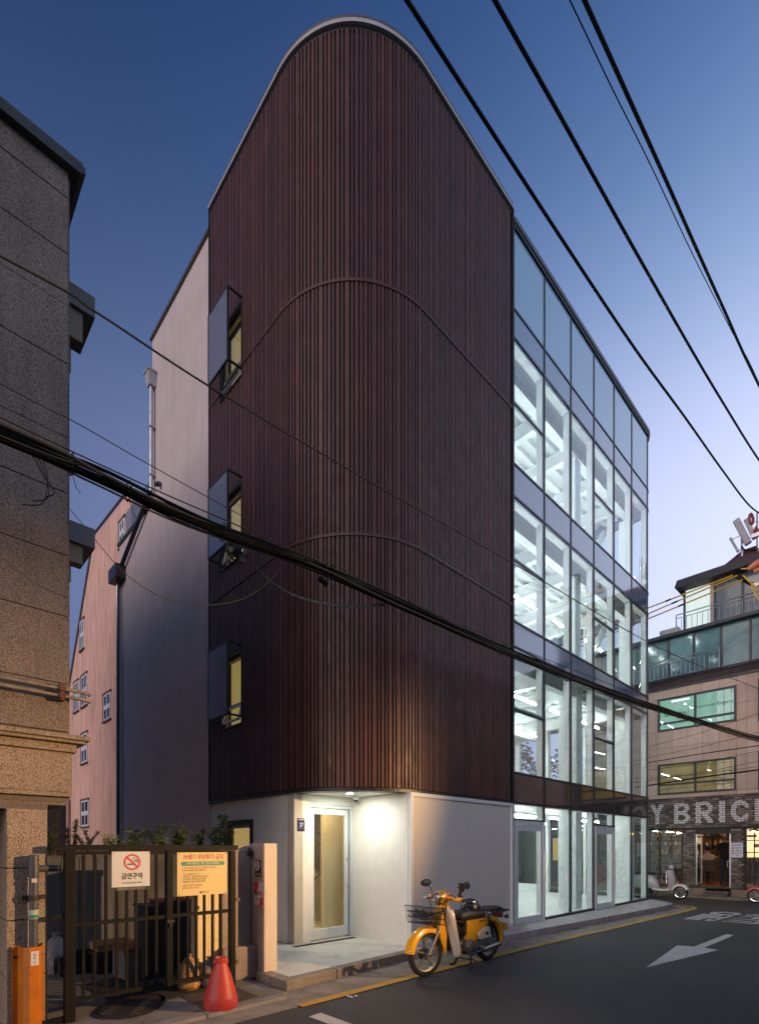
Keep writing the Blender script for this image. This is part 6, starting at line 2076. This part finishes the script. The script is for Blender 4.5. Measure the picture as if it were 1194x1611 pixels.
skin = M('skin', (.42, .24, .17), .6)
hairm = M('black hair', (.012, .01, .01), .5)
dkc = M('dark clothes', (.014, .015, .02), .9)
blc = M('dark blue trousers', (.02, .03, .06), .9)
wtc = M('cream top', (.42, .34, .29), .9)
J = [(0, 0, .92), (0, 0, 1.15), (0, 0, 1.38), (0, 0, 1.50), (0, 0, 1.60), (.10, .0, .88), (.11, .02, .48), (.11, -.01, .06), (.11, .12, .03), (-.10, .0, .88), (-.11, .03, .48), (-.11, .0, .06), (-.11, .13, .03), (.19, 0, 1.38), (.25, -.02, 1.12), (.22, .12, .92), (-.19, 0, 1.38), (-.25, -.02, 1.12), (-.22, .12, .92)]
Eg = [(0, 1), (1, 2), (2, 3), (3, 4), (0, 5), (5, 6), (6, 7), (7, 8), (0, 9), (9, 10), (10, 11), (11, 12), (2, 13), (13, 14), (14, 15), (2, 16), (16, 17), (17, 18)]
Rd = [.15, .14, .16, .06, .07, .10, .075, .05, .045, .10, .075, .05, .045, .065, .05, .04, .065, .05, .04]
figure('person', 'person in dark clothes standing inside the open cafe door', J, Eg, Rd, (X0 + 1.4, -.80, .33), R(80), [(skin, lambda c: c.z > 1.46 or (abs(c.x) > .15 and c.z < .98 and c.z > .85)), (dkc, lambda c: c.z > .9), (blc, lambda c: True)], skin, hairm, (0, .0, 1.66), (0, 1))
JS = [(0, 0, .48), (0, .02, .75), (0, .05, .98), (0, .07, 1.08), (0, .08, 1.18), (.10, .05, .48), (.12, .45, .5), (.12, .47, .08), (.12, .58, .04), (-.10, .05, .48), (-.12, .45, .5), (-.12, .47, .08), (-.12, .58, .04), (.19, .05, .97), (.24, .14, .74), (.14, .36, .76), (-.19, .05, .97), (-.24, .14, .74), (-.14, .36, .76)]
figure('person', 'person in a cream top sitting at a table left inside the cafe door', JS, Eg, Rd, (X0 + 1.5, -.26, .33), R(-60), [(skin, lambda c: c.z > 1.05 or (c.y > .3 and .68 < c.z < .85)), (wtc, lambda c: c.z > .55), (blc, lambda c: True)], skin, hairm, (0, .09, 1.25), (0, 1))
figure('person', 'person in a cream top sitting inside the right cafe window', JS, Eg, Rd, (X0 + .75, -2.0, .33), R(180), [(skin, lambda c: c.z > 1.05 or (c.y > .3 and .68 < c.z < .85)), (wtc, lambda c: c.z > .55), (blc, lambda c: True)], skin, hairm, (0, .09, 1.25), (0, 1))


def chair(x, y, rz, label):
    t = thing('cafe_chair', label, 'chair', (x, y, .33), rz, own=True, group='chairs inside the cafe')
    part('seat', MB().box(-.2, .2, -.2, .2, .43, .46), wood, t, bevel=.01)
    part('backrest', MB().box(-.2, .2, -.22, -.19, .46, .85), wood, t, bevel=.01)
    for (a, b) in ((-.17, -.17), (.17, -.17), (-.17, .17), (.17, .17)):
        part('leg', MB().tube([(a * .8, b * .8, .43), (a * 1.15, b * 1.15, 0)], .012, 6), CHR, t)


chair(X0 + 1.5, -.26, R(-60), 'dark chair under the person sitting left inside the cafe door')
chair(X0 + .75, -2.0, R(180), 'dark chair under the person in the right cafe window')
chair(X0 + .8, .35, R(200), 'empty dark chair inside the left cafe window, near its brick pier')
chair(X0 + .8, .95, R(170), 'empty dark chair inside the left cafe window, hidden by the white scooter')

# ------------------------------------------------------------------ low house and tree seen through the glass building
lh = thing('low_house', 'low dark house beyond the glass building on the side street', 'building', (15.2, 6, 0))
part('wall', MB().box(15.2, 19, 3.5, 12, 0, 2.75), M('dim house wall', (.09, .085, .08), .9, var=.3), lh)
part('window', MB().box(15.17, 15.2, 3.9, 4.9, 1.1, 2.0), emit('lit amber window far off', (.8, .45, .15), .5), lh)
part('roof', MB().box(15.0, 19.2, 3.4, 12.2, 2.752, 2.9), M('dark flat roof', (.05, .05, .055), .8), lh)


def tree(x, y, h, r, label, lm):
    t = thing('street_tree', label, 'tree', (x, y, 0))
    tr = MB().tube([(x, y, 0), (x + .05, y, h * .3), (x - .05, y + .05, h * .6), (x, y, h * .9)], [.14, .11, .07, .02], 8)
    lv = MB()
    for k in range(26):
        a = random.uniform(0, 2 * PI)
        z = h * random.uniform(.35, .95)
        L = r * random.uniform(.5, 1.0) * (1.2 - abs(z / h - .6))
        e = Vector((x + math.cos(a) * L, y + math.sin(a) * L, z + L * .5))
        tr.tube([(x, y, z * .92), tuple((Vector((x, y, z)) + e) / 2), tuple(e)], [.035, .02, .006], 5)
        for q in range(36):
            p = Vector((x, y, z)).lerp(e, random.uniform(.3, 1.1)) + Vector((random.gauss(0, .25), random.gauss(0, .25), random.gauss(0, .2)))
            leaf_fan(lv, p, Vector((random.gauss(0, 1), random.gauss(0, 1), .2)), 4, .17, .045, .6)
    part('trunk', tr, barkm, t)
    part('crown', lv, lm, t)


tree(20.5, 8.5, 6.6, 2.0, 'autumn brown tree seen through the second floor windows', M('autumn leaf', (.13, .06, .035), .8, var=.4, vs=9))

# ------------------------------------------------------------------ poles and overhead cables
PXY = (13.3, -3.0)
up_ = thing('utility_pole', 'tall grey concrete utility pole at the corner with crossarms and insulators', 'pole', (PXY[0], PXY[1], 0))
part('shaft', MB().lathe([(.17, 0), (.12, 11.3)], 16, (PXY[0], PXY[1], 0)), MAT['concrete'], up_, smooth=True)
part('crossarm', MB().box(PXY[0] - .05, PXY[0] + .05, PXY[1] - .9, PXY[1] + .9, 10.4, 10.5).box(PXY[0] - .05, PXY[0] + .05, PXY[1] - .2, PXY[1] + .9, 9.0, 9.1), MAT['zinc'], up_)
for k, yy in enumerate((-.8, -.3, .35, .8)):
    part('insulator', MB().lathe([(.03, 0), (.07, .02), (.05, .06), (.08, .09), (.05, .13), (.03, .2)], 12, (PXY[0], PXY[1] + yy, 10.5)), M('red brown insulator', (.35, .07, .03), .35, coat=.4), up_, smooth=True)
part('transformer', MB().lathe([(.22, 7.0), (.26, 7.05), (.26, 7.8), (.2, 7.9)], 18, (PXY[0] - .2, PXY[1] + .42, 0)), MAT['concrete'], up_, smooth=True)


def cable(name, label, pts, r, m, cat='cable', group=None, n=6, k=8):
    return solo(name, MB().tube(spline(pts, k), r, n), m, label, cat, smooth=True, group=group)


def dn(pts):
    """points of a hanging wire: each one lies on a plane of the street frame"""
    return [un(*p) if isinstance(p[2], str) else Vector(p) for p in pts]


for i, (lb, y, pts, r) in enumerate((('leftmost of three thick black power lines crossing the sky', -2.63, [(600, -62), (640, 0), (880, 371), (1000, 551), (1077, 656.6), (1136, 740), (1181, 798)], .016),
                                     ('middle one of three thick black power lines crossing the sky', -3.09, [(700, -142), (778, 0), (880, 181), (946, 300), (1000, 397), (1087, 550), (1140, 639), (1194, 725)], .016),
                                     ('rightmost of three thick black power lines crossing the sky', -3.56, [(850, -154), (919, 0), (989, 155), (1045, 279), (1097, 396), (1140, 491), (1194, 608)], .016))):
    P3 = [un(u, v, 'y', y) for (u, v) in pts]
    a = P3[0] + (P3[0] - P3[1]) * 6
    P3 = [a] + P3 + [Vector((PXY[0] - .05, y + (.05 if i == 0 else 0), 10.7))]
    cable('power_line', lb, P3, r, MAT['cable'], 'power line', 'thick power lines over the street')
P3 = [un(u, v, 'y', -3.4) for (u, v) in [(850, -95), (896, 0), (962, 138), (1025, 264), (1088, 398), (1154, 528), (1194, 604)]]
cable('power_line', 'thin grey wire beside the rightmost thick power line', [P3[0] + (P3[0] - P3[1]) * 3] + P3 + [Vector((PXY[0] - .1, PXY[1] - .5, 10.4))], .005, MAT['cable'], 'power line')

# the thick bundle along the street
path = dn([(0, 682, 'y', -.7), (150, 747, 'y', -.7), (300, 818, 'y', -.7), (500, 893, 'y', -.7), (640, 955, 'y', -.72), (806, 1030, 'y', -.75), (920, 1075, 'y', -.85), (1020, 1110, 'y', -1.0), (1110, 1138, 'x', 12.6), (1200, 1163, 'x', 13.1)])
path = [path[0] + (path[0] - path[1]) * 5] + path + [Vector((13.25, -2.9, 4.9))]
path = spline(path, 8)
CBN = thing('cable_bundle', 'thick bundle of black telephone cables sagging across the street front', 'cable', tuple(path[20]))
random.seed(5)
NS = 19
for s_ in range(NS):
    a0, rr0 = random.uniform(0, 2 * PI), .056 * math.sqrt(random.random())
    r_ = random.choice((.007, .009, .011, .015))
    pp = []
    for i, p in enumerate(path):
        a = a0 + i * .035 * (1 if s_ % 2 else -1) + .25 * math.sin(i * .3 + s_)
        q = rr0 * (1 + .25 * math.sin(i * .21 + s_ * 1.7))
        pp.append(p + Vector((0, math.cos(a) * q * .9, math.sin(a) * q * 1.15)))
    part('cable_strand', MB().tube(pp, r_, 6), MAT['cable'] if s_ % 3 else MAT['cable_brown'], CBN, smooth=True)
for i in range(12, len(path) - 4, 7):
    p = path[i]
    ring = [p + Vector((.0, .072 * math.cos(a), .080 * math.sin(a))) for a in [2 * PI * j / 14 for j in range(14)]]
    part('cable_tie', MB().tube(ring, .005, 4, closed=True).tube([ring[10], ring[10] + Vector((.03, 0, -.10)), ring[10] + Vector((.06, .0, -.13))], .003, 4), MAT['cable'], CBN)
cable('wire', 'brown suspension wire running just above the cable bundle', dn([(-260, 525, 'y', -.7), (0, 656, 'y', -.7), (239, 768, 'y', -.7), (400, 838, 'y', -.7), (640, 945, 'y', -.7), (806, 1016, 'y', -.72), (1020, 1100, 'y', -.9)]), .006, MAT['cable_brown'])
cable('wire', 'single brown cable high over the bundle, crossing the ribbed cladding', [un(0, 402, 'y', -.7) + Vector((-4, 0, -.6))] + dn([(0, 402, 'y', -.7), (150, 490, 'y', -.7), (330, 608, 'y', -.7), (560, 745, 'y', -.7), (806, 886, 'y', -.72), (1040, 1021, 'y', -.9), (1194, 1084, 'x', 13.2)]), .009, MAT['cable_brown'])
cable('wire', 'thin wire slanting down to join the cable bundle in front of the cladding', [un(0, 600, 'y', -.7) + Vector((-3, 0, .1))] + dn([(0, 603, 'y', -.7), (113, 661, 'y', -.7), (239, 733, 'y', -.7), (400, 822, 'y', -.7), (500, 875, 'y', -.7), (600, 928, 'y', -.7)]), .004, MAT['cable_brown'])
cable('wire', 'thin loose wire hanging in a long loop below the bundle', dn([(50, 700, 'y', -.68), (75, 755, 'y', -.66), (135, 830, 'y', -.62), (190, 895, 'y', -.6), (240, 932, 'y', -.6), (290, 950, 'y', -.6), (330, 952, 'y', -.6), (380, 943, 'y', -.6), (420, 918, 'y', -.62), (441, 893, 'y', -.66)]), .0035, MAT['cable_brown'])
tw = MB()
for (dx, q) in ((-6, 0), (4, 1), (12, 2)):
    tw.tube(spline(dn([(40 + dx, 690, 'y', -.66), (55 + dx * .8, 715, 'y', -.6), (72 + dx * .3, 750, 'y', -.62), (80 - dx, 775 + 8 * q, 'y', -.62), (60 - dx * 2, 782 + 6 * q, 'y', -.62)])), .004, 4)
solo('wire', tw, MAT['cable'], 'knot of loose black wire ends hanging from the bundle before the granite wall', 'cable', smooth=True)
dc = thing('drop_cable', 'blue black drop cable looping from a bundle bracket under the middle window box', 'cable', un(378, 868, 'y', -.55))
m_drop = M('blue grey drop cable', (.05, .055, .075), .5)
for q in (0, 1, 2):
    part('strand', MB().tube([p + Vector((0, .01 * q, .012 * q)) for p in spline(dn([(380, 866, 'y', -.55), (400, 890, 'y', -.55), (430, 918, 'y', -.55), (470, 940, 'y', -.57), (520, 952, 'y', -.6), (570, 955, 'y', -.63), (606, 952, 'y', -.68)]))], .007, 5), m_drop, dc, smooth=True)
cpt = un(374, 868, 'y', -.55)
part('connector', MB().cbox(cpt, (.09, .06, .11), Matrix.Rotation(R(25), 3, 'Y')).cbox(cpt + Vector((.03, -.02, -.07)), (.05, .05, .08)).tube([cpt + Vector((-.03, 0, .03)), cpt + Vector((-.09, .02, .06)), cpt + Vector((-.10, .02, -.02)), cpt + Vector((-.02, .02, -.1))], .012, 6), MAT['black_metal'], dc, bevel=.008)
part('clamp', MB().ell(cpt + Vector((.05, -.03, .01)), (.025, .03, .03)), MAT['zinc'], dc, smooth=True)
spl_ = un(508, 915, 'y', -.7)
solo('splice_box', MB().tube([spl_ + Vector((-.05, 0, .02)), spl_ + Vector((.06, 0, -.01))], .03, 10), MAT['cable'], 'small black cable splice hanging under the bundle before the cladding', 'cable joint', smooth=True)
# yellow insulated conductors at the corner pole
for i, (lb, v0, v1) in enumerate((('uppermost', 957, 905), ('middle', 966, 906), ('lowest', 974, 914))):
    a, b = un(1018, v0, 'x', 12.6), un(1152 + i * 8, v1 - i * 1, 'x', 13.2)
    t = thing('insulated_wire', '%s of three yellow sleeved wires rising to the corner pole' % lb, 'wire', tuple(a), group='yellow sleeved wires')
    part('sleeve', MB().tube([a + (a - b) * 1.6, a, b], .022, 8), MAT['yellow'], t, smooth=True)
    e = Vector((PXY[0], PXY[1] + .9 - i * .05, 9.06))
    part('bare_end', MB().tube([b, b.lerp(e, .35), e], .024, 8), MAT['cable'], t, smooth=True)
    c = a.lerp(b, .22 + .06 * i)
    part('joint', MB().tube([c, a.lerp(b, .29 + .06 * i)], .028, 8), MAT['cable'], t, smooth=True)
for i, (lb, pts) in enumerate((('slack yellow cable hanging beside the corner pole', [(1168, 905), (1178, 915), (1190, 925), (1200, 930)]), ('lower slack yellow cable dropping at the picture edge', [(1180, 915), (1186, 932), (1196, 948)]), ('short yellow jumper cable under the orange covers', [(1165, 895), (1180, 894), (1198, 890)]))):
    cable('jumper_cable', lb, [un(u, v, 'x', 12.9) for u, v in pts], .022, MAT['yellow'])
oc = M('salmon orange insulating cover', (.62, .2, .09), .5)
a, b = un(1175, 896, 'x', 12.85), un(1215, 872, 'x', 12.85)
solo('insulating_cover', MB().tube([a, a.lerp(b, .2), b], [.05, .09, .11], 10).tube([a + Vector((0, -.15, -.12)), b + Vector((0, -.05, -.22))], .06, 8), oc, 'salmon orange insulating covers on the corner pole wires', 'cover', smooth=True)
lp = un(1181, 812, 'y', -2.63)
solo('line_clamp', MB().tube(spline([lp + Vector((0, 0, .06)), lp + Vector((-.03, .03, .0)), lp + Vector((-.02, .02, -.14)), lp + Vector((.02, -.02, -.18)), lp + Vector((.04, -.03, -.06)), lp + Vector((.02, 0, .05))]), .03, 8), M('orange red insulator clamp', (.25, .05, .025), .5), 'orange red clamp hanging on the leftmost power line', 'insulator', smooth=True)
# thin wires in front of the cafe building
random.seed(13)
for i, (a, b, lb) in enumerate((((1018, 1200), (1200, 1172), 'thick black wire sagging between the two cafe building window rows'), ((1018, 1236), (1200, 1210), 'sagging black cable crossing the amber windows'), ((1018, 1176), (1200, 1120), 'thin wire crossing the stone front under the teal windows'), ((1018, 1192), (1200, 1150), 'thin wire just above the thick black wire on the stone front'),
                                ((1018, 1212), (1200, 1180), 'thin wire just below the thick black wire on the stone front'), ((1018, 1228), (1200, 1196), 'thin wire above the sagging black cable at the amber windows'), ((1018, 1224), (1200, 1205), 'faint wire across the tops of the amber windows'))):
    pa, pb = un(*a, 'x', 14.2), un(*b, 'x', 13.5)
    m3 = (pa + pb) / 2 + Vector((0, 0, -.05 if i > 1 else .02))
    cable('wire', lb, [pa + (pa - pb) * .6, pa, m3, pb, pb + (pb - pa) * .3], .014 if i == 0 else (.022 if i == 1 else .006), MAT['cable'])

# ------------------------------------------------------------------ the other side of the street, behind the camera (seen only as reflections and light)
OP = thing('opposite_building', 'plain dark building on the other side of the street', 'building', (0, -9.2, 0))
part('wall', MB().box(-14, 36, -15, -9.2, 0, 6.2), M('dim opposite wall', (.07, .07, .078), .9, var=.2), OP)
part('parapet', MB().box(-14.1, 36.1, -15, -9.1, 6.203, 6.35), MAT['coping_dark'], OP)
for i in range(15):
    part('window', MB().box(-12 + i * 3, -10.2 + i * 3, -9.22, -9.18, 3.9, 5.1), dgl, OP)
    part('shutter', MB().box(-12.4 + i * 3, -9.9 + i * 3, -9.23, -9.18, 0, 2.5), MAT['dark_alu'], OP)
LX, LY, LZ = 4.6, -8.5, 3.35
wl = thing('wall_lamp', 'warm hooded lamp on the building across the street', 'lamp', (LX, LY, LZ))
part('arm', MB().tube([(LX, -9.2, LZ + .12), (LX, LY, LZ + .12)], .02, 8), MAT['black_metal'], wl, smooth=True)
part('hood', MB().lathe([(.02, .10), (.42, .045), (.42, .04), (.02, .08)], 28, (LX, LY, LZ)), MAT['black_metal'], wl, smooth=True)
part('bulb', MB().ell((LX, LY, LZ - .03), (.03, .03, .03)), emit('lit sodium bulb', (1, .55, .2), 60), wl, smooth=True)
pt = bpy.data.lights.new('wall_lamp_light', 'SPOT')
pt.spot_size = R(55)
pt.spot_blend = .8
pt.energy = 8600
pt.color = (1, .60, .27)
pt.shadow_soft_size = .05
po = bpy.data.objects.new('wall_lamp_light', pt)
col.objects.link(po)
po.parent = wl
po.location = (0, 0, .022)
po.rotation_euler = (Vector((-2.9, 0, 3.3)) - Vector((LX, LY, LZ))).to_track_quat('-Z', 'Y').to_euler()
# small litter on the road
lt = MB()
for (u, v) in ((553, 1571), (560, 1569), (548, 1570)):
    p = un(u, v, 'z', 0)
    lt.add([(p.x, p.y, .004), (p.x + .05, p.y + .01, .012), (p.x + .045, p.y + .05, .006), (p.x + .01, p.y + .04, .018)], [(0, 1, 2, 3)])
solo('paper_scrap', lt, M('crumpled white paper', (.5, .5, .5), .8), 'crumpled white paper scraps on the road by the yellow line', 'litter')
